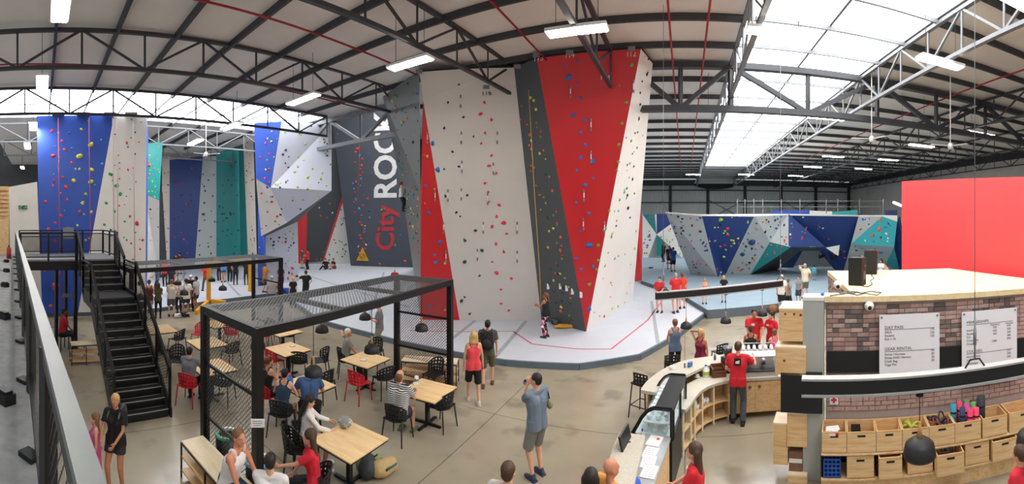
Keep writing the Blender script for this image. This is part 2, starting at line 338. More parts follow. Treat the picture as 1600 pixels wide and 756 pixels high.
# ceiling fans
def fan(px, py, z, label):
    p = pz(px, py, z); t = thing('ceiling_fan', label, 'fan', p, .4, 'white ceiling fans'); mb = MB()
    mb.tube((0, 0, 0), (0, 0, ZR-z), .02, n=6).build('rod', M_white, t); MB().lathe([(0, -.12), (.09, -.1), (.11, 0), (.06, .1), (0, .12)]).build('motor', M_white, t)
    for k in range(3):
        a = k*2*pi/3; c = Vector((cos(a), sin(a), 0)); MB().bar(c*.1, c*.75, .13, .015).build('blade', M_white, t)
fan(1362, 217, EYE+2.9, 'white ceiling fan above the bouldering cave'); fan(1485, 228, EYE+2.6, 'white ceiling fan above the brick room'); fan(322, 241, EYE+3.3, 'white ceiling fan before the teal back wall')
# ================================================================ CRASH MATS
M_matl = mat('belay_mat', '#c0c4cd', .7, 0, .05, 1.5); M_matb = mat('boulder_mat', '#8fa3b1', .75, 0, .07, 1.2)
M_edge = mat('mat_edge', '#5d6a74', .7, 0, .08); M_line = mat('line_red', '#c8505c', .6); M_strip = mat('joint_strip', '#9a9ea4', .7)
ZM, ZBM = .18, .40
def flat(px, z): return [pz(x, y, z) for x, y in px]
mt = thing('belay_mat', 'pale grey padded belay mat under the tall climbing walls', 'mat')
ring = [(57, 489), (130, 487), (232, 483), (325, 470), (436, 456), (470, 478), (500, 499), (568, 517), (622, 531), (700, 547), (790, 562), (905, 568), (1000, 553), (1060, 520), (1102, 488), (1066, 462), (1010, 444)]
top = flat(ring, ZM)+[B(33, 7, ZM), B(49, 3, ZM), B(49, 38, ZM), B(8, 38, ZM)]
MB().slab(top, (0, 0, -ZM)).build('pad', M_matl, mt)
mb = MB()
for i in range(len(ring)-1):
    a, b = pz(*ring[i], ZM), pz(*ring[i+1], ZM); mb.bar(a+Vector((0, 0, -ZM/2+.004)), b+Vector((0, 0, -ZM/2+.004)), .09, ZM)
mb.build('edge_trim', M_edge, mt)
def line_on(pts, z, w, m, nm, par): 
    q = flat(pts, z+.004)
    for a, b in zip(q, q[1:]): MB().bar(a, b, w, .004).build(nm, m, par)
line_on([(640, 516), (801, 517), (831, 537), (905, 545), (955, 545), (1012, 500), (1040, 462)], ZM, .06, M_line, 'floor_line', mt)
for pts in ([(822, 501), (775, 556)], [(742, 501), (705, 530)], [(1018, 470), (1028, 536)], [(600, 425), (575, 500)], [(345, 430), (375, 462)], [(290, 425), (275, 455)], [(480, 430), (640, 480)]): line_on(pts, ZM, .14, M_strip, 'joint_strip', mt)
bmt = thing('boulder_mat', 'blue grey thick bouldering mat in front of the boulder walls', 'mat')
ring2 = [(1002, 438), (1066, 460), (1106, 484), (1215, 474), (1300, 470), (1480, 462)]
top2 = flat(ring2, ZBM)+[B(34, -22, ZBM), B(53, -22, ZBM), B(53, 8, ZBM), B(36, 6, ZBM)]
MB().slab(top2, (0, 0, -ZBM)).build('pad', M_matb, bmt)
mb = MB()
for i in range(len(ring2)-1):
    a, b = pz(*ring2[i], ZBM), pz(*ring2[i+1], ZBM); mb.bar(a+Vector((0, 0, -ZBM/2-.003)), b+Vector((0, 0, -ZBM/2-.003)), .06, ZBM)
mb.build('edge_trim', M_edge, bmt)
# ================================================================ CLIMBING WALLS
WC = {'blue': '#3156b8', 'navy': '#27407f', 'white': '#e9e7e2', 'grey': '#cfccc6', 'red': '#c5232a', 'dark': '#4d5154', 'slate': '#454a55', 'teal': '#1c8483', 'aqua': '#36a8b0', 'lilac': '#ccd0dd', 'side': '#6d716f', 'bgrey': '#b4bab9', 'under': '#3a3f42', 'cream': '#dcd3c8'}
def wm(c): return mat('wall_'+c, WC[c], .45, 0, .04, .9, .05, 60)
HC = {'red': '#e0414a', 'pink': '#e62f55', 'yellow': '#d8d84a', 'green': '#1f9a5e', 'lime': '#a9cf2c', 'olive': '#7f9a33', 'blue': '#1f6fc4', 'black': '#1d1f22', 'dgreen': '#1f4f35', 'orange': '#e8622a', 'white': '#e8e8e4', 'purple': '#6a4a8c', 'sky': '#2f9fd0', 'dblue': '#26416f'}
_H = {}
def hold_mesh(kind, col):
    k = (kind, col)
    if k in _H: return _H[k]
    rnd = random.Random(kind*7+3); bm = bmesh.new(); bmesh.ops.create_icosphere(bm, subdivisions=2, radius=.5)
    ax = (1, .55+.45*rnd.random(), .75)
    ph = [rnd.uniform(0, 6.28) for _ in range(4)]; lob = rnd.choice((2, 3, 3, 5)); amp = rnd.uniform(.08, .24)
    for v in bm.verts:
        x, y, z = v.co; a = atan2(y, x); k2 = 1+amp*cos(lob*a+ph[0])+.08*sin(4*z+ph[1])
        v.co = Vector((x*ax[0]*k2, y*ax[1]*k2, max(z, -.08)*ax[2]*(1+.25*sin(3*x+ph[2]))))
        if kind == 4:                                    # five-armed star hold
            s = .55+.6*max(0, cos(2.5*a))**1.5; v.co = Vector((x*s, y*s, max(z, -.05)*.5))
        if kind == 5:                                    # jug with a scooped lip
            v.co.z -= .25*max(0, 1-(x*x+(y-.15)**2)*9)
    me = bpy.data.meshes.new('hold'); bm.to_mesh(me); bm.free(); me.polygons.foreach_set('use_smooth', [True]*len(me.polygons))
    me.materials.append(mat('hold_'+col, HC[col], .45, 0, .06)); _H[k] = me; return me
CAMP = Vector((0, 0, EYE))
def ray(px, py): a = az(px); return Vector((sin(a), cos(a), -(py-HY)/F)).normalized()
class Wall:
    def __init__(s, name, label, base, cat='climbing wall'): s.t = thing(name, label, cat, base); s.panels = {}
    def panel(s, key, pts, col, th=.12):
        P = [Vector(p) for p in pts]; c = sum(P, Vector())/len(P); d = Vector((c.x, c.y, 0)).normalized()
        n = len(P); Q = P+[p+d*th for p in P]
        MB().add(Q, [(0, i, i+1) for i in range(1, n-1)]+[(n, n+i+1, n+i) for i in range(1, n-1)]+[(i, n+i, n+(i+1) % n, (i+1) % n) for i in range(n)]).build('panel', wm(col) if isinstance(col, str) else col, s.t, True); s.panels[key] = P; return s
    def hit(s, key, px, py):
        P = s.panels[key]; d = ray(px, py)
        for i in range(1, len(P)-1):
            a, b, c = P[0], P[i], P[i+1]; n = (b-a).cross(c-a)
            if abs(n.dot(d)) < 1e-9: continue
            t = (a-CAMP).dot(n)/d.dot(n); q = CAMP+d*t
            if t > 0 and (b-a).cross(q-a).dot(n) >= -1e-4 and (c-b).cross(q-b).dot(n) >= -1e-4 and (a-c).cross(q-c).dot(n) >= -1e-4:
                n.normalize(); n = -n if n.dot(d) > 0 else n; return q, n, t
        return None
    def put(s, key, px, py, size, col, kind=None, rot=None):
        """a hold of 'size' pixels in the photo, bolted to the panel"""
        h = s.hit(key, px, py)
        if not h: return None
        q, n, t = h; kind = random.randrange(6) if kind is None else kind
        o = link('hold', hold_mesh(kind, col), None, s.t); sz = size*t/F*.82; z = n; x = Vector((0, 0, 1)).cross(z).normalized(); y = z.cross(x)
        R = Matrix((x, y, z)).transposed() @ Matrix.Rotation(random.uniform(0, 6.28) if rot is None else rot, 3, 'Z')
        o.matrix_local = Matrix.Translation(q-s.t.location+n*.005) @ R.to_4x4() @ Matrix.Diagonal((sz, sz, sz*.75, 1)); return o
    def many(s, key, pts, col, size, kind=None):
        for p in pts: s.put(key, p[0], p[1], p[2] if len(p) > 2 else size*random.uniform(.8, 1.25), col, kind)
    def scatter(s, key, n, cols, size, seed=0):
        r = random.Random(seed); xs = [(atan2(p.x, p.y)*F+CX) for p in s.panels[key]]; ys = [HY-(p.z-EYE)*F/Vector((p.x, p.y)).length for p in s.panels[key]]
        k = 0
        for _ in range(n*8):
            if k >= n: break
            x, y = r.uniform(min(xs), max(xs)), r.uniform(min(ys), max(ys)); c = r.choice(cols); sz = r.uniform(*size)
            if all(s.hit(key, x+e, y+e) for e in (-sz*.5, sz*.5)): s.put(key, x, y, sz, c); k += 1
    def draw(s, key, px, py, L=20):
        """hanging quickdraw: bolt hanger, sling, two carabiners"""
        h = s.hit(key, px, py)
        if not h: return
        q, n, t = h; l = L*t/F; mb = MB(); p = q+n*.06; mb.bar(p, p-Vector((0, 0, l*.55)), .03, .012); mb.build('quickdraw', M_white if L > 0 else M_black, s.t, True)
        MB().ell(p-Vector((0, 0, l*.8)), (.035, .02, l*.2), None, 8, 5).build('carabiner', M_steelL, s.t, True); MB().ell(p+Vector((0, 0, .05)), (.03, .02, .07), None, 8, 5).build('carabiner', M_steelL, s.t, True)
    def rope(s, pts, col, r=.018, name='rope'):
        mb = MB(); mb.path(pts, r, 5); mb.build(name, mat('rope_'+col.strip('#'), col, .8), s.t, True)
TEXTS = []   # lettering is turned into meshes at the end of the script
def text(parent, name, s, P, R, U, size, m, fit=None, align='CENTER', bold=0, ext=.004, off=.004):
    """flat lettering at P, reading along R with up U; fit=(length, cap height)"""
    c = bpy.data.curves.new(name, 'FONT'); c.body = s; c.size = size; c.extrude = ext; c.align_x = align; c.align_y = 'CENTER'; c.offset = bold; c.resolution_u = 3
    c.materials.append(m); o = bpy.data.objects.new(name, c); COL.objects.link(o); o.parent = parent
    R = Vector(R).normalized(); U = Vector(U); U = (U-R*U.dot(R)).normalized(); N = R.cross(U); P = Vector(P)+N*off
    M = Matrix((R, U, N)).transposed().to_4x4()
    TEXTS.append((o, fit))
    off0 = parent.matrix_basis.inverted() if parent else Matrix.Identity(4)
    o.matrix_local = off0 @ Matrix.Translation(P) @ M; return o
bz = lambda x, y: pz(x, y, ZM)
# ---- the tall tower in the middle
T = Wall('climbing_tower', 'tall free-standing climbing tower with grey, charcoal, red and white faces', bz(846, 500))
e0, e1, e2 = pr(655, 110, 14.45), pr(657, 300, 15.9), bz(657, 499)
a0 = pr(661, 156, 14.85)
b0 = bz(718, 500); c0, c1 = pr(803, 103, 14.2), bz(846, 500); c2 = bz(862, 504)
d0, d1 = pr(838, 88, 13.3), bz(916, 518); f0, g0, g1 = pr(1002, 73, 12.65), pr(1020, 96, 13.7), bz(989, 470)
T.panel('redl', [a0, e2, b0], 'red').panel('main', [a0, b0, c1, c0, e0], 'grey')
T.panel('dark', [c0, c1, c2, d1, d0], 'dark').panel('red', [d0, d1, f0], 'red').panel('white', [f0, d1, g1, g0], 'white')
l0, l1, l2 = pr(598, 151, 17.6), pr(627, 290, 27), pr(653, 416, 36)
T.panel('side', [l0, l1, e1, e0], 'side').panel('side2', [l1, l2, e2, e1], 'side').panel('redl2', [a0, e1, e2], 'red')
T.panel('redb', [pr(990, 290, 23), pr(990, 440, 24), pr(1003, 438, 24), pr(1003, 340, 24)], 'red')
MB().slab([e0, c0, d0, f0, g0, pr(1000, 110, 17), pr(660, 130, 18)], (0, 0, -.06)).build('top_cover', M_blackm, T.t, True)
pink = [(757, 160), (751, 178), (768, 187), (758, 208), (752, 224), (768, 243), (764, 259), (775, 271), (758, 286), (764, 315), (780, 320), (776, 338), (787, 348, 10), (769, 354), (792, 365), (775, 381), (787, 393), (769, 409), (776, 426, 9), (799, 435, 7), (783, 452), (783, 474), (795, 485), (763, 300)]
T.many('main', pink, 'pink', 6.2)
T.many('main', [(717, 132), (700, 160), (724, 183), (694, 200), (740, 213), (707, 237), (717, 260), (694, 264), (696, 306), (730, 305), (713, 332), (719, 338)], 'black', 5)
T.many('main', [(743, 360, 7), (726, 375, 8), (753, 391, 8), (726, 409, 9), (749, 431, 6), (726, 464), (721, 470, 7), (734, 490)], 'dgreen', 6)
T.many('main', [(676, 224, 8), (684, 265, 11), (664, 190)], 'blue', 5)
for x, y in ((720, 153), (721, 210), (722, 255), (721, 298), (777, 210), (771, 258), (762, 305), (755, 350), (808, 350), (746, 392), (808, 395), (700, 300)): T.draw('main', x, y, 15)
T.many('redl', [(670, 332, 9), (687, 378, 9), (681, 410, 9), (665, 290), (672, 478), (700, 470)], 'blue', 6); T.scatter('redl', 12, ['yellow', 'orange', 'blue', 'yellow'], (3, 6), 5)
for x, y in ((668, 210), (680, 300), (693, 350), (697, 395)): T.draw('redl', x, y, 15)
rd = random.Random(4)
for i in range(70):
    y = 135+(500-135)*(i+rd.random())/70; k = (y-135)/365; x = 818+70*k+rd.uniform(-14, 14)
    T.put('dark', x, y, rd.uniform(4, 7.5), rd.choice(['orange', 'orange', 'yellow', 'olive', 'dgreen', 'red']))
T.many('dark', [(871, 428, 7), (880, 450, 8), (866, 455), (878, 470)], 'black', 5)
T.many('red', [(883, 101), (888, 121, 11), (902, 133), (907, 153, 7), (895, 180, 10), (914, 187), (907, 207, 7), (914, 226, 8), (907, 246), (926, 252, 10), (901, 266), (927, 278), (914, 289, 9), (900, 317), (920, 333, 8), (907, 360, 6), (921, 383, 12), (901, 403), (927, 416, 7), (908, 420), (903, 95), (921, 482, 8), (905, 503)], 'blue', 6)
T.many('red', [(987, 101, 9), (979, 160, 8), (972, 193, 7), (967, 226, 8), (966, 253, 7), (964, 266, 6), (955, 333, 8), (952, 329), (945, 358, 8), (935, 383, 8), (935, 407, 8), (932, 421, 8), (921, 444, 8), (968, 134)], 'olive', 6)
for x, y in ((845, 140), (892, 138), (853, 195), (924, 190), (990, 130), (985, 195), (859, 245), (924, 240), (978, 240), (868, 300), (913, 300), (968, 300), (880, 350), (912, 345), (945, 350)): T.draw('red', x, y, 15)
T.many('white', [(1013, 92), (1011, 115, 9), (1003, 127), (1000, 145), (1000, 163, 7), (998, 185, 9), (992, 208, 6), (995, 231, 6), (988, 240), (990, 260, 6), (980, 305, 9), (981, 325, 9), (988, 280), (984, 340)], 'black', 5)
T.many('white', [(986, 220), (984, 255), (975, 300), (968, 312), (963, 345), (955, 370), (950, 395), (945, 415), (960, 330), (966, 400)], 'olive', 6)
T.scatter('white', 34, ['olive', 'pink', 'sky', 'dblue', 'lime'], (3, 6.5), 8)
for a, b, sd in (('side', 46, 1), ('side2', 60, 2)): T.scatter(a, b, ['red', 'black', 'dgreen', 'yellow', 'blue', 'orange', 'green', 'dblue'], (3, 7), sd)
T.many('side', [(618, 258), (626, 262), (623, 274)], 'green', 9, 4); T.many('side2', [(632, 300, 8), (634, 335, 8), (640, 360, 7)], 'green', 8, 4); T.many('side2', [(636, 384, 8)], 'green', 8)
Mw = mat('lettering_white', '#e4e4e2', .6); Mr = mat('lettering_red', '#b8313a', .6)
for s_, x, y, k in (('115', 842, 91, 'red'), ('114', 891, 86, 'red'), ('112', 987, 84, 'red'), ('113', 946, 120, 'red'), ('116', 761, 145, 'main')):
    h = T.hit(k, x, y)
    if h:
        n = h[1]; R = Vector((0, 0, 1)).cross(n)
        text(T.t, 'lane_number', s_, h[0], R, Vector((0, 0, 1)), 1, Mw if k == 'red' else M_blackm, fit=(13*h[2]/F, 8*h[2]/F), off=.01)
for x, y in ((838, 82), (890, 78), (987, 72), (760, 132), (655, 108), (808, 100)):       # belay anchors along the top edge
    p = pr(x, y+4, 12.4 if x > 880 else 13.0 if x > 800 else 13.9); MB().box(p, (.22, .12, .1), rz=-az(x)).build('anchor', M_steelL, T.t, True)
for x, y in ((835, 436), (857, 447), (886, 450), (895, 455), (908, 460), (926, 470), (876, 447)):        # route cards
    for k in ('dark', 'red'):
        h = T.hit(k, x, y)
        if h: MB().box(h[0]+h[1]*.02, (.1, .02, .22), rz=-az(x)).build('route_card', M_white, T.t, True); break
# ---- the dark lettered wall
Bk = Wall('lettered_climbing_wall', 'tall slate climbing wall with big red and white lettering running up it', bz(600, 416))
BL, BR, TL = bz(548, 415), bz(656, 418), pr(519, 188, 37.4)
_n = (BR-BL).cross(TL-BL); TR = CAMP+ray(640, 130)*((BL-CAMP).dot(_n)/ray(640, 130).dot(_n))
Bk.panel('main', [BL, BR, TR, TL], 'slate')
n = (BR-BL).cross(TL-BL); n.normalize(); n = -n if n.dot(BL-CAMP) > 0 else n
Uup = (Vector((0, 0, 1))-n*n.z).normalized(); Rl = Uup; Ul = Rl.cross(n); Ul = -Ul if Ul.dot(BR-BL) > 0 else Ul
N2 = Rl.cross(Ul)
h1 = Bk.hit('main', 606, 355); h2 = Bk.hit('main', 602, 240)
text(Bk.t, 'lettering_city', 'City', h1[0], Rl, Ul, 1, Mr, fit=(72*h1[2]/F, 39*h1[2]/F), bold=.025, off=.05)
text(Bk.t, 'lettering_rock', 'ROCK', h2[0], Rl, Ul, 1, Mw, fit=(136*h2[2]/F, 37*h2[2]/F), bold=.025, off=.05)
Bk.scatter('main', 10, ['red', 'blue', 'sky'], (3, 5), 3)
r_ = random.Random(9)
for i in range(34): Bk.put('main', 556+r_.uniform(-6, 10)+i*.15, 222+i*5.2, r_.uniform(3, 6), r_.choice(['red', 'red', 'blue', 'sky', 'red']))
Bk.many('main', [(568, 305), (575, 240), (574, 245), (570, 360), (576, 380)], 'blue', 4); Bk.many('main', [(560, 385), (566, 392), (572, 382), (563, 396)], 'white', 4)
Bk.scatter('main', 24, ['red', 'orange', 'dblue', 'yellow'], (3, 5), 17)
Bk.rope([pr(562, 222, 36.5), pr(560, 300, 36.5), pr(562, 318, 36.5)], '#a5604c')
# yellow warning triangle
h = Bk.hit('main', 567, 397); ws = thing('warning_sign', 'yellow triangular warning sign at the foot of the slate wall', 'sign', h[0]+n*.12)
x = Vector((0, 0, 1)).cross(n).normalized(); sc = 10*h[2]/F
MB().slab([h[0]+n*.1-x*sc-Uup*sc, h[0]+n*.1+x*sc-Uup*sc, h[0]+n*.1+Uup*sc*1.1], n*.02).build('plate', mat('sign_yellow', '#d9a12c', .5), ws, True)
c_ = h[0]+n*.125-Uup*sc*.3; m1 = MB(); 
for k in range(14):
    a, b = 2*pi*k/14, 2*pi*(k+1)/14; m1.bar(c_+(x*cos(a)+Uup*sin(a))*sc*.42, c_+(x*cos(b)+Uup*sin(b))*sc*.42, .08, .02)
m1.bar(c_-(x+Uup)*sc*.28, c_+(x+Uup)*sc*.28, .12, .02); m1.build('symbol', M_blackm, ws, True)
# ---- recess between: red / charcoal / white
Rc = Wall('recess_climbing_wall', 'red, charcoal and white climbing wall in the shaded recess', bz(505, 412))
z0 = lambda x, y: pr(x, y, 38.5)
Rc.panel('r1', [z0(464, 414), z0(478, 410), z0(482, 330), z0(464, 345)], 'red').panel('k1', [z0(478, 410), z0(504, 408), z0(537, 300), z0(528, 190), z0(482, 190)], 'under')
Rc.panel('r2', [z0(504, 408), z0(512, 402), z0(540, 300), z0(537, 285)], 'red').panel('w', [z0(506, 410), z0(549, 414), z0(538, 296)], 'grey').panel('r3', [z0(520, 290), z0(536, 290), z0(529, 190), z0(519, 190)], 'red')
Rc.scatter('w', 24, ['black', 'dblue', 'green'], (2.5, 4), 6); Rc.scatter('k1', 26, ['red', 'dblue', 'green', 'white'], (2.5, 4), 7)
# ---- blue and white overhang
O = Wall('overhang_climbing_wall', 'blue and pale overhanging climbing wall with a dark underside', bz(440, 444))
A, Bq, C2, D2, E2, F2, G2 = pr(397, 192, 22.6), pr(440, 190, 22.3), pr(518, 194, 22.7), pr(518, 298, 22.2), pr(448, 299, 22.8), pr(423, 293, 22.8), pr(400, 279, 23)
I2, J2, K2, L2 = pr(448, 348, 25), pr(408, 369, 25.2), pr(415, 369, 26.6), pr(465, 346, 26.6)
M2, N2_, O2 = bz(467, 439), bz(415, 446), bz(403, 447)
O.panel('blue', [A, G2, F2, Bq], 'blue').panel('lil', [F2, E2, I2, D2, C2, Bq], 'lilac').panel('mid', [G2, pr(408, 289, 23.4), J2, I2, E2, F2], 'white')
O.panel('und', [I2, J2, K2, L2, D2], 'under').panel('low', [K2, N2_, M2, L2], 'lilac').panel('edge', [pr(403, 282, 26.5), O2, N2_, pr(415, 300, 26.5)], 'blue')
O.many('blue', [(412, 192), (415, 224, 5), (421, 240, 5), (421, 264, 5), (414, 279, 6), (421, 284, 5)], 'red', 4); O.scatter('blue', 8, ['sky', 'red', 'yellow'], (3, 5), 3)
O.many('lil', [(481, 277, 7), (465, 260, 5), (477, 225), (470, 210), (480, 295), (466, 245)], 'lime', 5); O.scatter('lil', 46, ['black', 'dblue', 'yellow', 'lime', 'dblue', 'dgreen'], (3, 6), 4)
O.many('mid', [(425, 315, 6), (418, 331, 5), (433, 338, 6), (432, 291, 6)], 'red', 5); O.scatter('mid', 16, ['red', 'yellow', 'black', 'green'], (3, 5), 5)
O.scatter('low', 34, ['black', 'dblue', 'yellow', 'red', 'lime'], (3, 6), 6); O.scatter('edge', 9, ['sky', 'yellow', 'red'], (2.5, 4), 6)
# ---- deep back walls
K = Wall('deep_climbing_wall', 'navy, grey and teal climbing wall at the deep end behind the belay group', bz(320, 420))
v = lambda x, y: pr(x, y, 34.4)
K.panel('p1', [v(253, 244), v(253, 424), v(265, 420), v(265, 244)], 'cream').panel('navy', [v(265, 250), v(265, 420), v(304, 420), v(317, 244)], 'navy')
K.panel('gr', [v(317, 244), v(304, 420), v(338, 418), v(338, 244)], 'bgrey').panel('teal', [v(338, 236), v(338, 418), v(376, 418), v(373, 234)], 'teal')
K.panel('tc', [pr(373, 232, 34), pr(376, 418, 34), pr(388, 410, 30), pr(380, 226, 30)], 'teal').panel('cr', [pr(380, 220, 30), pr(388, 412, 30), pr(402, 420, 28.5), pr(396, 218, 28.5)], 'cream')
K.scatter('navy', 34, ['dblue', 'red', 'dgreen', 'purple'], (2.5, 4.5), 1); K.scatter('gr', 26, ['black', 'black', 'dgreen', 'purple'], (2.5, 4.5), 2)
K.scatter('teal', 34, ['dgreen', 'black', 'dblue'], (2.5, 4.5), 3); K.scatter('cr', 40, ['red', 'black', 'yellow', 'orange', 'green'], (2.5, 4.5), 4); K.scatter('p1', 24, ['black', 'red', 'purple'], (2, 3.6), 5)
# ---- corner teal / white
Q = Wall('corner_climbing_wall', 'narrow teal and white climbing wall in the corner beside the tall white wall', bz(240, 440))
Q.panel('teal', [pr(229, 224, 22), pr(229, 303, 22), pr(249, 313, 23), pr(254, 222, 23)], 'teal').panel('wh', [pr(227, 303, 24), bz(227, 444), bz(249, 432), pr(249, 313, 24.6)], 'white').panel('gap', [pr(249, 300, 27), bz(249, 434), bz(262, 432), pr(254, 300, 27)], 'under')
Q.scatter('teal', 16, ['yellow', 'lime', 'orange'], (2.5, 4.5), 1); Q.scatter('wh', 12, ['lime', 'yellow', 'black'], (2.5, 4.5), 2); Q.put('teal', 233, 258, 8, 'orange', 1)
# ---- tall blue and white wall by the gallery
Z = Wall('blue_climbing_wall', 'tall royal blue and white climbing wall beside the gallery stairs', bz(110, 488))
R0 = 4.32*F/150; u = lambda x, y: pr(x, y, R0)
Z.panel('blue', [u(57, 181), u(65, 489), u(122, 488), u(178, 181)], 'blue').panel('white', [u(178, 181), u(122, 488), u(227, 484), u(229, 182)], 'white').panel('ret', [u(229, 182), u(227, 484), pr(230, 440, 23), pr(232, 215, 23)], 'blue')
Z.many('blue', [(81, 204, 6), (97, 220, 6), (101, 234, 6), (83, 243, 7), (92, 234), (92, 245), (112, 254, 6), (92, 263), (98, 277, 6), (88, 277), (83, 290, 6), (103, 292, 8), (84, 282), (95, 302), (105, 312, 6), (71, 315, 7), (91, 326), (124, 331, 6), (95, 337, 8), (76, 358, 8), (86, 348, 6), (86, 376, 8), (112, 255, 6), (70, 423, 6), (93, 427), (120, 370, 5), (106, 356)], 'red', 5)
Z.put('blue', 86, 447, 16, 'red', 1, 1.2); Z.put('blue', 79, 478, 8, 'red')
Z.many('blue', [(127, 202, 6), (142, 226, 11), (124, 244, 11), (124, 264), (143, 265, 8), (115, 282, 9), (142, 284, 9), (134, 303, 7), (129, 317, 9), (143, 331, 6), (118, 264), (121, 352, 6), (140, 372), (122, 389, 6), (134, 375)], 'yellow', 5)
Z.many('blue', [(158, 219), (160, 256, 5), (159, 256), (118, 265), (148, 289)], 'sky', 5)
Z.many('white', [(173, 272, 8), (182, 290, 10), (188, 303, 9), (166, 317, 7), (179, 330, 6), (195, 346, 5), (163, 351, 6), (173, 368, 4), (184, 401, 4), (186, 427, 10), (198, 375, 5)], 'green', 7)
Z.many('white', [(198, 223, 5), (200, 265, 5), (186, 321, 5), (203, 338, 6), (214, 349, 10), (211, 363, 5), (223, 375, 6), (219, 389, 5), (205, 380), (217, 222)], 'pink', 5)
Z.scatter('white', 40, ['black', 'pink', 'dgreen', 'pink', 'black'], (2.4, 4.2), 6); Z.scatter('blue', 8, ['lime', 'sky'], (3, 5), 16)
for x in (91, 139, 176, 182, 208): Z.rope([pr(x, 184, R0-.25), pr(x+1.5, 300, R0-.22), pr(x+3, 480 if x < 150 else 440, R0-.2)], '#b5606c' if x < 150 else '#c9b4b0', .022)
for x in (91, 130, 172, 205): MB().box(pr(x, 178, R0-.2), (.55, .3, .1), rz=-az(x)).build('anchor', M_steelL, Z.t, True)
# white end panel with exit sign
E3 = thing('end_partition', 'plain white end panel between gallery and blue wall', 'partition', bz(40, 490)); v = lambda x, y: pr(x, y, 18.1)
MB().slab([v(14, 292), v(17, 489), v(66, 489), v(58, 284)], Vector((az(40)*.0, 0, 0))+Vector((sin(az(40)), cos(az(40)), 0))*.15).build('panel', M_white, E3, True)
sg = thing('exit_sign', 'small green and white running figure exit sign on the white panel', 'sign', pr(36, 324, 17.95)); a_ = az(36)
MB().box((0, 0, 0), (.38, .03, .18), rz=-a_).build('plate', mat('exit_green', '#1f7a4f', .5), sg)
M3 = Matrix.Rotation(-a_, 3, 'Z'); mb = MB(); mb.bar(M3@Vector((.05, -.022, 0)), M3@Vector((.17, -.022, 0)), .05, .01); mb.bar(M3@Vector((.11, -.022, .05)), M3@Vector((.17, -.022, 0)), .03, .01); mb.bar(M3@Vector((.11, -.022, -.05)), M3@Vector((.17, -.022, 0)), .03, .01); mb.build('arrow', Mw, sg)
mb = MB(); mb.ell(M3@Vector((-.08, -.022, .06)), (.022,)*3); mb.bar(M3@Vector((-.1, -.022, .04)), M3@Vector((-.12, -.022, -.02)), .03, .01); mb.bar(M3@Vector((-.12, -.022, -.02)), M3@Vector((-.07, -.022, -.08)), .02, .01); mb.bar(M3@Vector((-.12, -.022, -.02)), M3@Vector((-.17, -.022, -.06)), .02, .01); mb.build('running_figure', Mw, sg)
# ---- bouldering walls
G = Wall('boulder_wall', 'long angular bouldering wall in grey, navy and teal facets with a cave', pz(1130, 430, ZBM))
bb = lambda x, y: pz(x, y, ZBM)
p1, p2, p3, p4, p5 = pr(1040, 331, 27.2), pr(1096, 335, 26.6), pr(1179, 336, 26.8), pr(1232, 334, 27.6), pr(1342, 336, 29)
q0, q1, q2, q3 = bb(1079, 428), bb(1121, 432), bb(1134, 428), bb(1172, 429)
r1, r2 = pr(1203, 378, 27.6), pr(1236, 386, 27.4); r3 = pr(1290, 386, 28.2); r4, r5 = bb(1306, 424), bb(1318, 423)
G.panel('g1', [p1, q0, q1, p2], 'bgrey').panel('n1', [p2, q1, q2, p3], 'navy').panel('g2', [p3, q2, q3, r1, p4], 'bgrey').panel('g3', [r1, r2, pr(1232, 384, 27.5), p4], 'bgrey')
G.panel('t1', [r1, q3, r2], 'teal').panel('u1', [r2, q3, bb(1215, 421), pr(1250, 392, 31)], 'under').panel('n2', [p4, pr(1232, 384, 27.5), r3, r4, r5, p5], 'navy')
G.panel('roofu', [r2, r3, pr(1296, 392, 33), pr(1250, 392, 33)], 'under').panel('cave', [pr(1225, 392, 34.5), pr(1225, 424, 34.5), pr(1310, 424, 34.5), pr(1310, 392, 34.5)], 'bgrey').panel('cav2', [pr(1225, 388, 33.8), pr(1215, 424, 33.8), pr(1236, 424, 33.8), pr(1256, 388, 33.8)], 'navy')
G.panel('wt', [pr(1290, 387, 28), pr(1310, 400, 28.2), pr(1312, 383, 27.9)], 'white')
s1, s2, s3 = pr(1380, 336, 28.6), pr(1402, 344, 28.4), pr(1397, 386, 28.6); s4 = pr(1330, 381, 29.4)
G.panel('g4', [p5, s4, s1], 'bgrey').panel('a1', [s4, s3, s2, s1], 'aqua').panel('g5', [s4, r5, bb(1404, 424), s3], 'bgrey').panel('a2', [pr(1397, 387, 28.5), bb(1378, 423)*1.0, bb(1406, 424)], 'aqua').panel('n3', [s2, s3, bb(1404, 424), bb(1418, 424), pr(1414, 380, 28.8), pr(1406, 337, 28.8)], 'navy')
G.many('n1', [(1126, 343, 10)], 'lime', 8, 1); G.many('n1', [(1137, 357, 8), (1138, 367, 6), (1125, 385, 5), (1133, 383), (1120, 420)], 'pink', 5); G.many('n1', [(1131, 401, 6), (1147, 380, 6), (1125, 430), (1131, 364), (1143, 375)], 'yellow', 5)
G.scatter('g1', 44, ['dblue', 'blue', 'dblue', 'red', 'black', 'pink'], (3, 6), 1); G.scatter('n1', 24, ['yellow', 'pink', 'red', 'white', 'lime', 'black'], (3, 6), 2); G.scatter('g2', 44, ['dblue', 'blue', 'purple', 'red', 'black', 'orange'], (3, 6), 3)
G.put('g2', 1175, 378, 15, 'dblue', 2, .4); G.put('g2', 1160, 397, 10, 'dblue', 1, .3)
G.scatter('n2', 26, ['white', 'red', 'sky', 'dgreen', 'purple'], (3, 5), 4); G.scatter('g4', 8, ['yellow', 'blue', 'red'], (3, 6), 5); G.many('a1', [(1363, 368, 9), (1374, 358, 8), (1375, 343, 7)], 'orange', 8); G.many('a1', [(1385, 365, 5), (1352, 376)], 'white', 5)
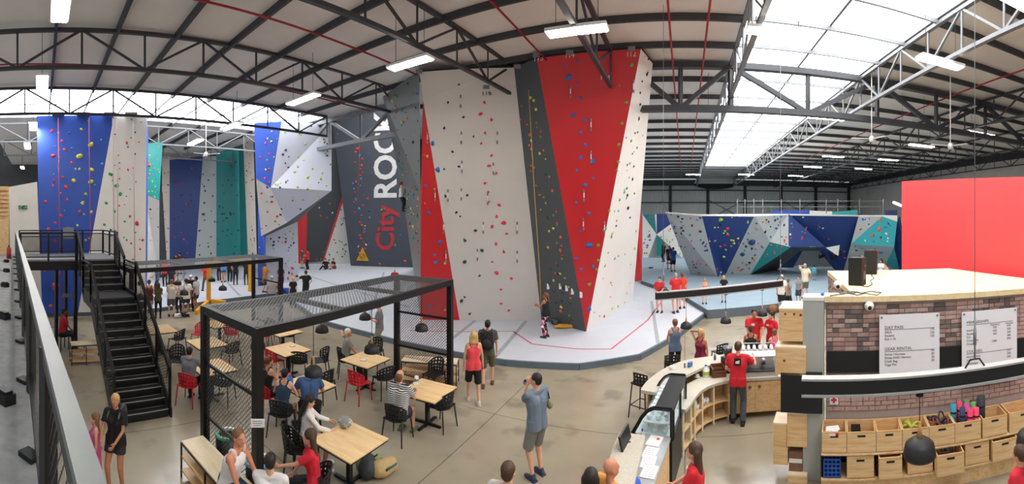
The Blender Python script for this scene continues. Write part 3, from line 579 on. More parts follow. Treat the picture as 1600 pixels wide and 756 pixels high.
G.scatter('a1', 8, ['blue', 'white', 'dblue'], (3, 5), 6); G.scatter('g5', 24, ['blue', 'yellow', 'orange', 'black', 'white'], (3, 6), 7); G.put('g5', 1371, 392, 8, 'orange'); G.put('g5', 1377, 394, 8, 'blue'); G.scatter('t1', 8, ['red', 'orange'], (3, 4.5), 8); G.scatter('g3', 6, ['red', 'dblue', 'orange'], (3, 5), 9)
MB().slab([p1, p2, p3, p4, p5, s1, s2, pr(1402, 336.5, 34), pr(1232, 336.2, 34), pr(1060, 336, 34)], (0, 0, -.1)).build('top_deck', M_white, G.t, True)
rl = thing('safety_rail', 'thin grey guard rail along the top of the boulder wall', 'railing', pr(1230, 332, 31))
for x in (1152, 1164, 1178, 1192, 1221, 1250, 1291, 1309, 1343, 1380): MB().tube(pr(x, 334, 31), pr(x, 311, 31), .035, n=6).build('post', M_steelL, rl, True)
for y in (314, 323): MB().path([pr(x, y, 31) for x in (1152, 1192, 1250, 1309, 1380)], .02, 5).build('rail', M_steelL, rl, True)
N = Wall('island_boulder', 'white, blue and teal tops of the second boulder behind the long boulder wall', pr(1290, 345, 40))
for k, (x0, x1, c) in enumerate(((1205, 1265, 'blue'), (1265, 1300, 'white'), (1300, 1340, 'aqua'), (1383, 1402, 'navy'))): N.panel(k, [pr(x0, 329+(k == 2)*2, 37), pr(x0, 400, 37), pr(x1, 400, 37), pr(x1, 328+(k == 1)*2, 37)], c)
V = Wall('corner_boulder', 'teal, white and navy boulder corner deep behind the white tower face', bb(1020, 402))
w_ = lambda x, y, r=42: pr(x, y, r)
V.panel('t', [w_(1004, 335), w_(1023, 335), w_(1026, 366)], 'teal').panel('w', [w_(1004, 335), w_(1004, 406), w_(1012, 404), w_(1026, 366)], 'white').panel('t2', [w_(1026, 366), w_(1026, 399), w_(1036, 400), w_(1036, 372)], 'teal')
V.panel('n', [w_(1026, 334), w_(1026, 366), w_(1048, 350), w_(1048, 334)], 'navy').panel('w2', [w_(1026, 366), w_(1066, 403), w_(1070, 345), w_(1048, 350)], 'white').panel('w3', [w_(1023, 335), w_(1026, 366), w_(1026, 335)], 'white')
V.panel('w4', [w_(1012, 404, 43), w_(1026, 400, 43), w_(1026, 366, 43)], 'bgrey')
V.scatter('w', 12, ['green', 'yellow', 'red', 'blue', 'orange'], (3, 5), 1); V.scatter('w2', 12, ['yellow', 'pink', 'lime'], (3, 4), 2); V.scatter('t', 4, ['blue', 'red'], (3, 4), 3)
# red screen on the far right and its white brace
RS = thing('red_partition', 'plain bright red partition rising behind the brick room', 'partition', pr(1500, 500, 11.5))
pa, pb = pr(1409, 340, 13.9), pr(1600, 340, 9.6); d = (pb-pa); d.z = 0; pc = pb+d*.5
MB().slab([Vector((pa.x, pa.y, 0)), Vector((pc.x, pc.y, 0)), Vector((pc.x, pc.y, 5.32)), Vector((pa.x, pa.y, 5.73))], Vector((.85, .5, 0))*.1).build('panel', mat('partition_red', '#ea4347', .5, 0, .03), RS, True)
MB().bar(pr(1396, 316, 14.2), pr(1410, 322, 13.9), .1, .08).build('brace', M_white, RS, True)
# ================================================================ GALLERY, STAIR
GD = Vector((-.939, .343, 0)).normalized(); GN = Vector((GD.y, -GD.x, 0)); G0 = Vector((-.67, .44, 0)); ZG = 3.1
def gp(t, n, z=0): q = G0+GD*t+GN*n; return Vector((q.x, q.y, z))
M_slab = mat('gallery_concrete', '#8f9090', .8, 0, .3, 9, .25, 60)
M_rail = mat('handrail_steel', '#7d8081', .42, .6, .12, 4)
def screen(name, p, u, v, m, parent, pitch=.045, w=.011, world=True):
    """expanded-metal infill: crossing diagonal strands inside the parallelogram p, p+u, p+v"""
    p, u, v = Vector(p), Vector(u), Vector(v); lu, lv = u.length, v.length; eu, ev = u/lu, v/lv; nrm = eu.cross(ev).normalized(); mb = MB(); st = pitch*1.414
    for sgn in (1, -1):
        k = -lv if sgn > 0 else 0
        while k < (lu if sgn > 0 else lu+lv):
            # strand: x = k + sgn*y
            pts = []
            for y in (0, lv):
                x = k+sgn*y; pts.append((x, y))
            (x0, y0), (x1, y1) = pts
            ta, tb = 0.0, 1.0
            dx = x1-x0
            if dx > 0: ta, tb = max(ta, -x0/dx), min(tb, (lu-x0)/dx)
            else: ta, tb = max(ta, (lu-x0)/dx), min(tb, -x0/dx)
            if tb-ta > .01:
                a = p+eu*(x0+dx*ta)+ev*lv*ta; b = p+eu*(x0+dx*tb)+ev*lv*tb; d = (b-a).normalized(); s_ = nrm.cross(d)*w/2; h = nrm*.002*sgn
                mb.add([a-s_+h, a+s_+h, b+s_+h, b-s_+h], [(0, 1, 2, 3)])
            k += st
    me = mb.mesh(name, parent.location if world else None); o = link(name, me, m, parent); o['kind'] = 'stuff'; return o
gal = thing('gallery_floor', 'speckled grey concrete gallery slab', None, kind='structure')
MB().slab([gp(-2, .02, ZG-.3), gp(15.2, .02, ZG-.3), gp(15.2, -3.2, ZG-.3), gp(-2, -3.2, ZG-.3)], (0, 0, .3)).build('slab', M_slab, gal)
gr = thing('gallery_railing', 'black steel gallery railing with broad worn steel handrail and mesh infill', 'railing', gp(0, 0, ZG))
ZH = 3.98
MB().bar(gp(-.9, -.028, ZH-.015), gp(14.9, -.028, ZH-.015), .058, .03).build('handrail', M_rail, gr, True)
for z, h in ((ZH-.06, .06), (ZG+.12, .06)): MB().bar(gp(-.9, -.03, z), gp(14.9, -.03, z), .05, h).build('rail', M_black, gr, True)
t = -.6
while t < 15: MB().bar(gp(t, -.03, ZG-.25), gp(t, -.03, ZH-.03), .06, .06).build('post', M_black, gr, True); t += 1.55
t = -.6
while t < 14: screen('mesh_panel', gp(t+.05, -.03, ZG+.15), GD*1.45, Vector((0, 0, ZH-.09-ZG-.15)), M_black, gr, .05, .012); t += 1.55
t = .5
while t < 14: MB().box(gp(t, -.08, ZG+.02), (.12, .08, .03), rz=.3).build('fixing_plate', M_black, gr, True); t += 1.1
ld = thing('landing', 'black steel landing between gallery and stair head', 'landing', gp(13.5, 1.5, ZG))
MB().slab([gp(12.8, .02, ZG-.05), gp(15.1, .02, ZG-.05), gp(15.1, 3.45, ZG-.05), gp(12.8, 3.45, ZG-.05)], (0, 0, .05)).build('deck', M_steelL, ld, True)
for a, b in (((12.8, .02), (12.8, 3.45)), ((15.1, .02), (15.1, 3.45)), ((12.8, 3.45), (15.1, 3.45))): MB().bar(gp(*a, ZG-.2), gp(*b, ZG-.2), .08, .3).build('fascia', M_black, ld, True)
for t, n in ((12.9, 1.3), (12.9, 1.95), (15, 1.9), (15, 3.3)):
    MB().bar(gp(t, n, 0), gp(t, n, ZG-.1), .1, .1).build('column', M_black, ld, True); MB().box(gp(t, n, .015), (.24, .24, .03), rz=.3).build('base_plate', M_black, ld, True)
def guard(par, a, b, h=.9, posts=3, mesh=True, m=M_black):
    up = Vector((0, 0, h)); a, b = Vector(a), Vector(b)
    MB().bar(a+up, b+up, .06, .04).build('handrail', M_rail if m is not M_black else M_black, par, True); MB().bar(a+up*.86, b+up*.86, .035, .035).build('rail', m, par, True); MB().bar(a+up*.1, b+up*.1, .035, .035).build('rail', m, par, True)
    for i in range(posts+1): q = a.lerp(b, i/posts); MB().bar(q-Vector((0, 0, .1)), q+up, .05, .05).build('post', m, par, True)
    if mesh: screen('mesh_panel', a+up*.12, b-a, up*.72, m, par, .05, .010)
guard(ld, gp(15.1, .1, ZG), gp(15.1, 3.4, ZG), posts=4); guard(ld, gp(12.8, .1, ZG), gp(12.8, 1.95, ZG), posts=2); guard(ld, gp(15.1, 3.4, ZG), gp(12.9, 3.4, ZG), posts=2)
sgn = thing('notice_plate', 'small grey notice plate on the landing railing', 'sign', gp(15.0, 2.0, ZG+.8)); MB().box((0, 0, 0), (.42, .02, .45), rz=-az(109)).build('plate', M_steelL, sgn)
sgn = thing('post_plate', 'small grey plate on the column under the landing', 'sign', pz(105, 461, ZG-1.4)); MB().box((0, 0, 0), (.35, .02, .14), rz=-az(105)).build('plate', M_steelL, sgn)
# stair
st = thing('steel_stair', 'black steel stair with two flights down from the gallery landing', 'stair', gp(7.81, 2.65, 0))
n0, n1 = 2.03, 3.27; RS_ = ZG/18; t0, lo, la, up_ = 7.81, 2.6, 1.2, 1.2
M_tread = mat('stair_tread', '#1c1d1f', .5, .2, .15, 8)
def tread(t, dt, z):
    MB().slab([gp(t, n0, z-.04), gp(t+dt, n0, z-.04), gp(t+dt, n1, z-.04), gp(t, n1, z-.04)], (0, 0, .04)).build('tread', M_tread, st, True)
    MB().bar(gp(t+.01, n0, z+.004), gp(t+.01, n1, z+.004), .035, .01).build('nosing', M_steelL, st, True)
def riser(t, z): MB().slab([gp(t+.02, n0, z-RS_), gp(t+.02, n1, z-RS_), gp(t+.02, n1, z-.04), gp(t+.02, n0, z-.04)], GD*.012).build('riser', M_black, st, True)
dl = lo/12
for i in range(12): tread(t0+i*dl, dl, (i+1)*RS_)
for i in range(13): riser(t0+i*dl, (i+1)*RS_)
zm = 13*RS_; MB().slab([gp(t0+lo, n0, zm-.05), gp(t0+lo+la, n0, zm-.05), gp(t0+lo+la, n1, zm-.05), gp(t0+lo, n1, zm-.05)], (0, 0, .05)).build('half_landing', mat('landing_plate', '#3a3c3f', .4, .4, .12, 3), st, True)
du = up_/4; t1 = t0+lo+la
for i in range(4): tread(t1+i*du, du, zm+(i+1)*RS_)
for i in range(5): riser(t1+i*du, zm+(i+1)*RS_)
for n in (n0-.03, n1+.03):
    MB().slab([gp(t0-.05, n, 0), gp(t0+.25, n, 0), gp(t0+lo+.1, n, zm-.3), gp(t1, n, zm-.3), gp(t1+up_, n, ZG-.3), gp(t1+up_, n, ZG), gp(t1-.1, n, zm+.08), gp(t0+lo-.1, n, zm+.08), gp(t0-.05, n, .2)], GN*.04).build('stringer', M_black, st, True)
    guard(st, gp(t0, n, RS_), gp(t0+lo, n, zm+.05), .95, 3); guard(st, gp(t0+lo, n, zm), gp(t1, n, zm), .95, 1); guard(st, gp(t1, n, zm+.1), gp(t1+up_, n, ZG), .95, 2)
# gallery floor clutter
for i, (x, y, l) in enumerate(((10, 410, 'first one after the red extinguisher'), (10, 425, 'second from the red box'), (8, 448, 'middle one of the row'), (7, 498, 'fourth from the red extinguisher'), (7, 628, 'largest-looking, fifth from the red extinguisher'))):
    p = pz(x, y, ZG); t = thing('floor_uplight', 'small black floor box with trailing lead on the gallery slab, '+l, 'floor box', p, .3, 'floor boxes along the gallery')
    MB().box((0, 0, .04), (.16, .1, .08)).box((0, 0, .09), (.12, .07, .02)).build('body', M_black, t); MB().path([(-.1, 0, .01), (-.2, .1, .01), (-.3, .02, .01), (-.45, .12, .01)], .006, 5).build('lead', M_blackm, t)
p = pz(14, 404, ZG); t = thing('fire_box', 'red fire extinguisher box at the far end of the gallery', 'extinguisher', p); MB().tube((0, 0, 0), (0, 0, .38), .08, n=12).build('cylinder', M_red, t); MB().tube((0, 0, .38), (0, 0, .46), .025, n=8).build('valve', M_black, t)
# moon-board style timber wall at the frame edge
tb = thing('training_board', 'timber training board with horizontal battens beyond the gallery', 'training board', pr(2, 420, 15.5)); v = lambda x, y: pr(x, y, 15.5)
MB().slab([v(-25, 291), v(-25, 418), v(14, 418), v(14, 291)], Vector((-.9, .35, 0))*.1).build('board', M_ply, tb, True)
for i in range(7): MB().bar(v(-25, 296+i*6.5)+Vector((.06, -.02, 0)), v(13, 296+i*6.5)+Vector((.06, -.02, 0)), .05, .08).build('batten', M_ply, tb, True)
# ================================================================ PERGOLAS
def pergola(A_, B_, C_, D_, label, lamps, group):
    H = 2.89; A_, B_, C_, D_ = [Vector((*q, 0)) for q in (A_, B_, C_, D_)]; up = Vector((0, 0, H)); t = thing('steel_pergola', label, 'pergola', (A_+C_)/2)
    for q in (A_, B_, C_, D_): MB().bar(q, q+up, .13, .13, (B_-A_)).build('post', M_black, t, True)
    for a, b in ((A_, B_), (B_, C_), (C_, D_), (D_, A_)): MB().bar(a+up*.978, b+up*.978, .12, .14).build('beam', M_black, t, True)
    for k in (1/3, 2/3): MB().bar(A_.lerp(D_, k)+up*.98, B_.lerp(C_, k)+up*.98, .09, .08).build('cross_beam', M_steel, t, True)
    screen('roof_mesh', A_+up*1.003, B_-A_, D_-A_, M_pmesh, t, .06, .018)
    for a, b in ((A_, B_), (D_, C_)):
        for z in (1.87, .93, .12): MB().bar(a+Vector((0, 0, z)), b+Vector((0, 0, z)), .04, .05).build('side_rail', M_black, t, True)
        screen('side_mesh', a+Vector((0, 0, .12)), b-a, up*.92, M_smesh, t, .055, .012)
    for (side, k), l in zip(lamps, range(99)):
        a, b = (A_, D_) if side == 'a' else (B_, C_); pendant(a.lerp(b, k)+Vector((0, 0, 2.79)), .8, .155, group[0] % group[1][l], group[2])
M_pmesh = mat('mesh_strand', '#66696a', .5, .2, .1); M_smesh = mat('mesh_strand_dark', '#5c5e5f', .5, .2, .1)
M_shade = mat('lamp_black', '#1d1e20', .55, 0, .06); M_neck = wood('lamp_neck', '#c99a5c', '#a87a42'); M_in = mat('lamp_inner', '#d8d4cc', .5)
M_bulb = glow('bulb', '#fff2dc', 3)
def pendant(top, drop, R, label, group, rise=.0):
    """pendant hanging 'drop' metres under the point top; R shade radius"""
    t = thing('pendant_lamp', label, 'lamp', top-Vector((0, 0, drop)), 0, group); k = R/.155
    MB().tube((0, 0, .22*k), (0, 0, drop-.012), .006, n=5).build('cord', M_blackm, t); MB().lathe([(0, drop), (.045, drop), (.05, drop-.03), (0, drop-.032)], n=10).build('ceiling_cup', M_blackm, t)
    MB().lathe([(0, .24*k), (.012*k, .24*k), (.018*k, .16*k), (.03*k, .09*k), (0, .09*k)], n=10).build('neck', M_neck, t)
    MB().lathe([(.0, .095*k), (.05*k, .095*k), (.115*k, .05*k), (.135*k, .03*k), (.155*k, -.06*k), (.15*k, -.075*k), (.145*k, -.06*k), (.128*k, .025*k), (.045*k, .085*k), (0, .085*k)], n=24).build('shade', M_shade, t)
    MB().ell((0, 0, 0), (.03*k, .03*k, .04*k)).build('bulb', M_bulb, t); return t
pergola((-5.09, 5.47), (-3.49, 4.88), (-1.6, 10.5), (-3.2, 11.09), 'black steel mesh-roofed pergola over the cafe tables, nearer one', [('a', .2), ('a', .5), ('a', .76), ('b', .19), ('b', .45), ('b', .76)],
        ('black pendant lamp under the near pergola, %s', ['by the red chairs behind the tall post', 'in front of the old man', 'before the man with a camera', 'above the man in blue', 'above the red chair and square table', 'in front of the mesh end panel'], 'pendant lamps under the pergolas'))
pergola((-12.1, 8.36), (-10.3, 7.7), (-8.8, 13.9), (-10.6, 14.5), 'black steel mesh-roofed pergola beside the stair, further one', [('b', .05), ('b', .3), ('b', .55), ('a', .4), ('a', .65), ('b', .85)],
        ('black pendant lamp under the far pergola, %s', ['next to the stair', 'above the dark vest', 'above the light vest', 'behind the group', 'by the yellow post', 'before the dark post'], 'pendant lamps under the pergolas'))
# paper notice on the near post
pp = thing('paper_notice', 'small white paper notice on the near black pergola post', 'notice', Vector((-3.49, 4.88, 0))+(-Vector((-3.49, 4.88, 0)).normalized())*.12+Vector((0, 0, 1.55)))
R_ = Vector((1, 0, 0)); a_ = -az(404); MB().box((0, 0, 0), (.2, .01, .12), rz=a_).build('sheet', M_white, pp)
for k in range(3): MB().box((0, -.008, .03-.03*k), (.14 if k < 2 else .1, .003, .008), rz=a_).build('print_line', M_steelL, pp)
# yellow gate
M_yel = mat('yellow_paint', '#e0a21c', .5, 0, .08)
yg = thing('yellow_gate', 'yellow steel gate frame standing at the mat edge', 'gate frame', pz(326, 474, 0)); a, b = pz(326, 474, 0), pz(391, 460, 0); up = Vector((0, 0, 2.16))
for q in (a, b): MB().bar(q, q+up, .17, .17, b-a).build('post', M_yel, yg, True)
MB().bar(a+up, b+up, .17, .16).build('top_bar', M_yel, yg, True); MB().bar(a+Vector((0, 0, .12)), pz(352, 477, 0)+Vector((0, 0, .12)), .2, .24).build('foot', M_yel, yg, True); MB().bar(a+Vector((0, 0, .1)), pz(306, 492, 0)+Vector((0, 0, .1)), .16, .2).build('foot', M_yel, yg, True)
# ================================================================ CAFE FURNITURE
TR_ = -radians(21)
def square_table(name='cafe_table'):
    t = thing(name, 'x', 'table', (0, 0, 0), TR_, 'square cafe tables'); s = .94
    MB().box((0, 0, .742), (s, s, .022)).build('tabletop', M_plyT, t); MB().box((0, 0, .715), (s-.02, s-.02, .032)).build('edge_frame', M_black, t)
    MB().bar((0, 0, .03), (0, 0, .70), .08, .08).build('column', M_black, t)
    for k in range(4): a = pi/4*0+k*pi/2; MB().bar((0, 0, .03), (cos(a)*.34, sin(a)*.34, .02), .06, .04).build('foot', M_black, t)
    return t
M_plyT = wood('tabletop_ply', '#ebcd9c', '#dcb680', .35, 1.4)
TAB = [((546, 687), 'large near square table with the dotted bag on it'), ((479, 601), 'square table with the blue water bottle'), ((450, 545), 'empty square table behind the water bottle table'), ((442, 517), 'square table deepest under the near pergola, seen below its roof beam'), ((571, 561), 'square table in front of the old man in grey'),
       ((668, 609), 'square table of the man in the striped shirt'), ((323, 535), 'square table beside the red chair seen through mesh'), ((331, 573), 'square table of the man in the grey hoodie'), ((343, 505), 'small-looking square table behind the mesh'), ((249, 514), 'square table next to the stair railing')]
tables = []
for (x, y), l in TAB:
    p = pz(x, y, .75); p.z = 0
    if not tables: o = square_table(); o.location = p; o['label'] = l
    else: o = dup(tables[0], p, TR_, l)
    tables.append(o)
def shell(fn, nu, nv, hole, th):
    P = [[Vector(fn(i/nu, j/nv)) for j in range(nv+1)] for i in range(nu+1)]; N = [[None]*(nv+1) for _ in range(nu+1)]
    for i in range(nu+1):
        for j in range(nv+1):
            du_ = P[min(i+1, nu)][j]-P[max(i-1, 0)][j]; dv_ = P[i][min(j+1, nv)]-P[i][max(j-1, 0)]; N[i][j] = du_.cross(dv_).normalized()
    I = lambda i, j: i*(nv+1)+j; K_ = (nu+1)*(nv+1); vs_ = [p for r in P for p in r]+[P[i][j]-N[i][j]*th for i in range(nu+1) for j in range(nv+1)]; fs = []
    keep = lambda i, j: 0 <= i < nu and 0 <= j < nv and not hole(i, j)
    for i in range(nu):
        for j in range(nv):
            if not keep(i, j): continue
            fs += [(I(i, j), I(i+1, j), I(i+1, j+1), I(i, j+1)), (K_+I(i, j), K_+I(i, j+1), K_+I(i+1, j+1), K_+I(i+1, j))]
            for a, b, ni, nj in ((I(i, j), I(i+1, j), i, j-1), (I(i+1, j), I(i+1, j+1), i+1, j), (I(i+1, j+1), I(i, j+1), i, j+1), (I(i, j+1), I(i, j), i-1, j)):
                if not keep(ni, nj): fs.append((b, a, K_+a, K_+b))
    used = sorted({q for f in fs for q in f}); mp = {q: k for k, q in enumerate(used)}
    return MB().add([vs_[q] for q in used], [[mp[q] for q in f] for f in fs])
def chair(m):
    t = thing('cafe_chair', 'x', 'chair', (0, 0, 0), 0)
    def seat(u, v): x, y = (u-.5)*2, (v-.5)*2; k = .235*(1-.10*y*y*0); return (x*.225*(1-.08*(1-v)), y*.22, .455+.02*x*x-.015*y+.01*y*y)
    shell(seat, 11, 11, lambda i, j: i % 2 == 1 and j % 2 == 1, .02).build('seat', m, t)
    def back(u, v):
        a = (u-.5)*2*1.45; top = .83-.17*abs(u-.5)**2*4*(1 if abs(u-.5) > .2 else 1); z = .45+(top-.45)*v; k = 1+.10*v
        return (.235*sin(a)*k, -.02-.21*cos(a)*(1+.28*v), z)
    shell(back, 17, 9, lambda i, j: i % 2 == 1 and j % 2 == 1 and 1 <= j <= 7, .018).build('backrest', m, t)
    for sx in (-1, 1):
        for sy in (-1, 1): MB().tube((sx*.2, sy*.19, .455), (sx*.235, sy*.245, 0), .019, .013, 8).build('leg', m, t)
    return t
M_chb = mat('chair_black', '#17181a', .55, 0, .08); M_chr = mat('chair_red', '#c41a2b', .5, 0, .06)
CHB, CHR = chair(M_chb), chair(M_chr); CH_USED = set()
def put_chair(kind, px, py, face, label):
    """face: heading of the sitter in degrees, 0 = away from the camera along +Y, 90 = to the left"""
    src = CHB if kind == 'b' else CHR; p = pz(px, py, .45); p.z = 0
    if kind not in CH_USED: CH_USED.add(kind); o = src; o.location = p; o.rotation_euler = (0, 0, radians(face)); o['label'] = label
    else: o = dup(src, p, radians(face), label)
    o['group'] = 'black perforated cafe chairs' if kind == 'b' else 'red perforated cafe chairs'; return p
CH = [('b', 277, 529, 100, 'black chair drawn out from the table by the stair railing'), ('b', 276, 562, 215, 'black chair behind the man in the grey hoodie'), ('r', 312, 521, 190, 'red chair half hidden by the tall pergola post'), ('r', 361, 521, 20, 'red chair seen through the mesh panel'),
      ('b', 361, 549, 75, 'black chair at the table behind the mesh, facing the stair'), ('b', 349, 599, 15, 'black chair under the hoodie man\'s table, seen through mesh'), ('r', 412, 524, 150, 'red chair just behind the near corner post'), ('r', 428, 562, -25, 'red chair drawn to the empty square table'),
      ('b', 467, 565, 20, 'black chair at the near side of the empty square table'), ('b', 500, 563, 130, 'black chair beside the hanging lamp and the empty table'), ('b', 505, 596, 70, 'black chair to the side of the water bottle table'), ('b', 450, 524, 30, 'black chair at the small square table deep under the near pergola'), ('b', 424, 516, 240, 'black chair on the stair side of the deepest pergola table'),
      ('r', 560, 597, -20, 'bright red chair in front of the old man\'s table'), ('b', 600, 590, 50, 'black chair between the bright red chair and the striped man'), ('b', 678, 584, 150, 'black chair behind the striped man\'s table'), ('b', 690, 634, 60, 'black chair on the open-floor side of the striped man\'s table'), ('b', 585, 549, 170, 'black chair behind the old man\'s table')]
for c in CH: put_chair(*c)
# low shelves
def low_shelf(p, L, d, rz, label):
    t = thing('low_shelf', label, 'shelf', p, rz)
    for z in (.61, .36, .12): MB().box((L/2, d/2, z), (L, d, .03)).build('shelf_board', M_plyL if z > .5 else M_ply, t)
    for x in (0, L/2, L):
        for y in (0, d): MB().bar((x, y, 0), (x, y, .6), .025, .025).build('leg', M_black, t)
    for y in (0, d): MB().bar((0, y, .59), (L, y, .59), .025, .025).build('frame_rail', M_black, t)
low_shelf(Vector((-5.14, 4.92, 0)), 1.75, .42, atan2(-.35, 1.01), 'near low plywood shelf with black frame beside the man in white')
q = pz(627, 563, .62); q.z = 0; q2 = pz(713, 569, .62); q2.z = 0
low_shelf(q, (q2-q).length, .45, atan2(q2.y-q.y, q2.x-q.x), 'low plywood shelf with black frame behind the far mesh panel')
q = pz(112, 556, .3); q.z = 0; low_shelf(q, .9, .4, 1.2, 'low plywood shelf half hidden under the stair')
# bins
for x, y, c, l in ((355, 674, '#2f8a5e', 'round black bin with white and green rim beside the mesh panel'), (404, 716, '#5fa6c8', 'round black bin with white and blue rim behind the near post')):
    p = pz(x, y, .8); p.z = 0; t = thing('waste_bin', l, 'bin', p); MB().lathe([(0, 0), (.19, 0), (.2, .74), (.17, .74), (.16, .3), (0, .3)], n=20).build('bin_body', M_black, t)
    for k, cc in ((0, '#dfe2e0'), (1, c)):
        mb = MB()
        for i in range(8):
            a0_, a1_ = pi*k+pi*i/8, pi*k+pi*(i+1)/8; mb.add([Vector((r*cos(a), r*sin(a), z)) for z in (.74, .78) for r, a in ((.15, a0_), (.21, a0_), (.21, a1_), (.15, a1_))], [(0, 1, 2, 3), (4, 5, 6, 7), (1, 5, 6, 2), (0, 4, 7, 3)])
        mb.build('rim', mat('bin_rim_'+cc[1:], cc, .4), t)
# ================================================================ BRICK RECEPTION ROOM
E1 = Vector((.70, -.714, 0)).normalized(); E2 = Vector((.714, .70, 0)).normalized(); KR = .93; RO = Vector((5.23, 5.44, 0))*KR; RZ = atan2(E1.y, E1.x)
def rp(a, b, z=0): q = RO+E1*a+E2*b; return Vector((q.x, q.y, z))
def rhit(px, py, b):
    d = ray(px, py); t = ((RO+E2*b)-Vector((0, 0, 0))).dot(E2)/Vector((d.x, d.y, 0)).dot(E2); q = CAMP+d*t; v = Vector((q.x, q.y, 0))-RO; return v.dot(E1), q.z
ZT = EYE-1.45*KR; ZW = ZT-.12
rf = thing('reception_roof', 'pale plywood flat roof of the brick room', None, (0, 0, ZT), kind='structure')
poly = [(a*KR, b*KR) for a, b in ((-.02, 0), (4.9, 0), (4.9, .5), (3.38, 3.77), (-.06, 3.65), (.5, .38), (-.02, .36))]
MB().slab([rp(a, b, ZT-.1) for a, b in poly], (0, 0, .1)).build('roof_board', wood('roof_ply', '#ecd7ab', '#e0c690', .7, 1.0), rf, True)
BC = ['#bb9c92', '#ab8c82', '#c2a69c', '#6a5e5c', '#a28078', '#83706c', '#b6a198']
BM = [mat('brick_%d' % i, c, .85, 0, .22, 14, .2, 60) for i, c in enumerate(BC)]
M_mort = mat('mortar', '#bba79d', .9, 0, .1, 12)
br_ = random.Random(21); _bm = {}
def brick_mesh(L, i):
    k = (round(L, 3), i)
    if k not in _bm: _bm[k] = MB().box((L/2, 0, 0), (L, .03, .066)).mesh('brick'); _bm[k].materials.append(BM[i])
    return _bm[k]
def brick_wall(name, label, fn, length, z0, z1, rz, rank, skip=lambda x, z: False):
    w = thing(name, label, None, fn(0, 0), kind='structure'); cells = []; r = 0; z = z0+.04
    while z < z1-.03:
        x = -.105 if r % 2 else 0
        while x < length-.02:
            L = .198 if br_.random() > .36 else .093
            a = max(x, 0); b = min(x+L, length)
            if b-a > .04 and not skip((a+b)/2, z): cells.append((a, b-a, z))
            x += L+.012
        z += .080; r += 1
    cells.sort(key=lambda c: rank(c)); rest = MB(); M3 = Matrix.Rotation(rz, 3, 'Z')
    for k, (a, L, z) in enumerate(cells):
        i = br_.choices(range(7), (4, 3, 3, 1.2, 3, 1.5, 2) if L > .12 else (1, 1, 1, 5, 1, 3, .5))[0]; p = fn(a, z)
        if k < 298:
            o = link('brick', brick_mesh(round(L, 2), i), None, w); o.location = p-w.location+Vector((sin(rz), -cos(rz), 0))*br_.uniform(-.003, .004); o.rotation_euler = (0, 0, rz)
        else: rest.box(p+M3@Vector((L/2, 0, 0)), (L, .03, .066), rz=rz)
    if rest.v: o = rest.build('brick_courses', BM[0], w, True); o['kind'] = 'stuff'
    return w
# front face
bw = brick_wall('wall_front', 'pinkish and charcoal brick front wall of the reception room', lambda x, z: rp(x+.02, .10, z), 4.75, 1.15, ZW, RZ, lambda c: (c[0] > 3.4, -c[2]), lambda x, z: 1.82 < z < 2.19)
MB().slab([rp(0, .115, 0), rp(4.8, .115, 0), rp(4.8, .115, ZW+.01), rp(0, .115, ZW+.01)], E2*.15).build('mortar', M_mort, bw, True)
# return face on the left of the deeper block
sd0, sd1 = rp(.54*KR, .36*KR), rp(-.02, 3.6*KR); rzs = atan2(sd0.y-sd1.y, sd0.x-sd1.x)
bs = brick_wall('wall_side', 'brick side wall of the reception room', lambda x, z: sd1+(sd0-sd1).normalized()*x+Vector((0, 0, z)), (sd1-sd0).length, 2.45, ZW, rzs, lambda c: -c[2])
MB().slab([sd0+Vector((.02, .02, 0)), sd1+Vector((.02, .02, 0)), sd1+Vector((.02, .02, ZW+.01)), sd0+Vector((.02, .02, ZW+.01))], Vector((.1, .06, 0))).build('mortar', M_mort, bs, True)
fa = thing('fascia_strip', 'black strip fixed across the brick wall behind the menu boards', 'strip', rp(0, .07, 2.0)); MB().slab([rp(.02, .06, 1.82), rp(4.8, .06, 1.82), rp(4.8, .06, 2.18), rp(.02, .06, 2.18)], E2*.03).build('strip', M_blackm, fa, True)
# column and black plate
col = thing('trim_1', 'pale grey square column at the corner of the brick room', None, rp(-.2, 0), kind='structure')
MB().slab([rp(-.39, -.02, 0), rp(-.03, -.02, 0), rp(-.03, .30, 0), rp(-.39, .30, 0)], (0, 0, ZT-.07)).build('shaft', mat('column_grey', '#a9aca6', .7, 0, .05, 2), col, True)
MB().slab([rp(-.395, -.03, ZT-.07), rp(-.025, -.03, ZT-.07), rp(-.025, .31, ZT-.07), rp(-.395, .31, ZT-.07)], (0, 0, .06)).build('capping', M_white, col, True)
a0, z0 = rhit(1220, 643, -.1); a1, z1 = rhit(1285, 588, -.1)
bp = thing('black_cladding', 'matt black panel wrapped round the grey column under the hanging beam', 'panel', rp((a0+a1)/2, -.1, z0)); MB().slab([rp(a0, -.12, z0), rp(a1, -.12, z0), rp(a1, -.12, z1+.05), rp(a0, -.12, z1+.05)], E2*.08).build('plate', M_blackm, bp, True)
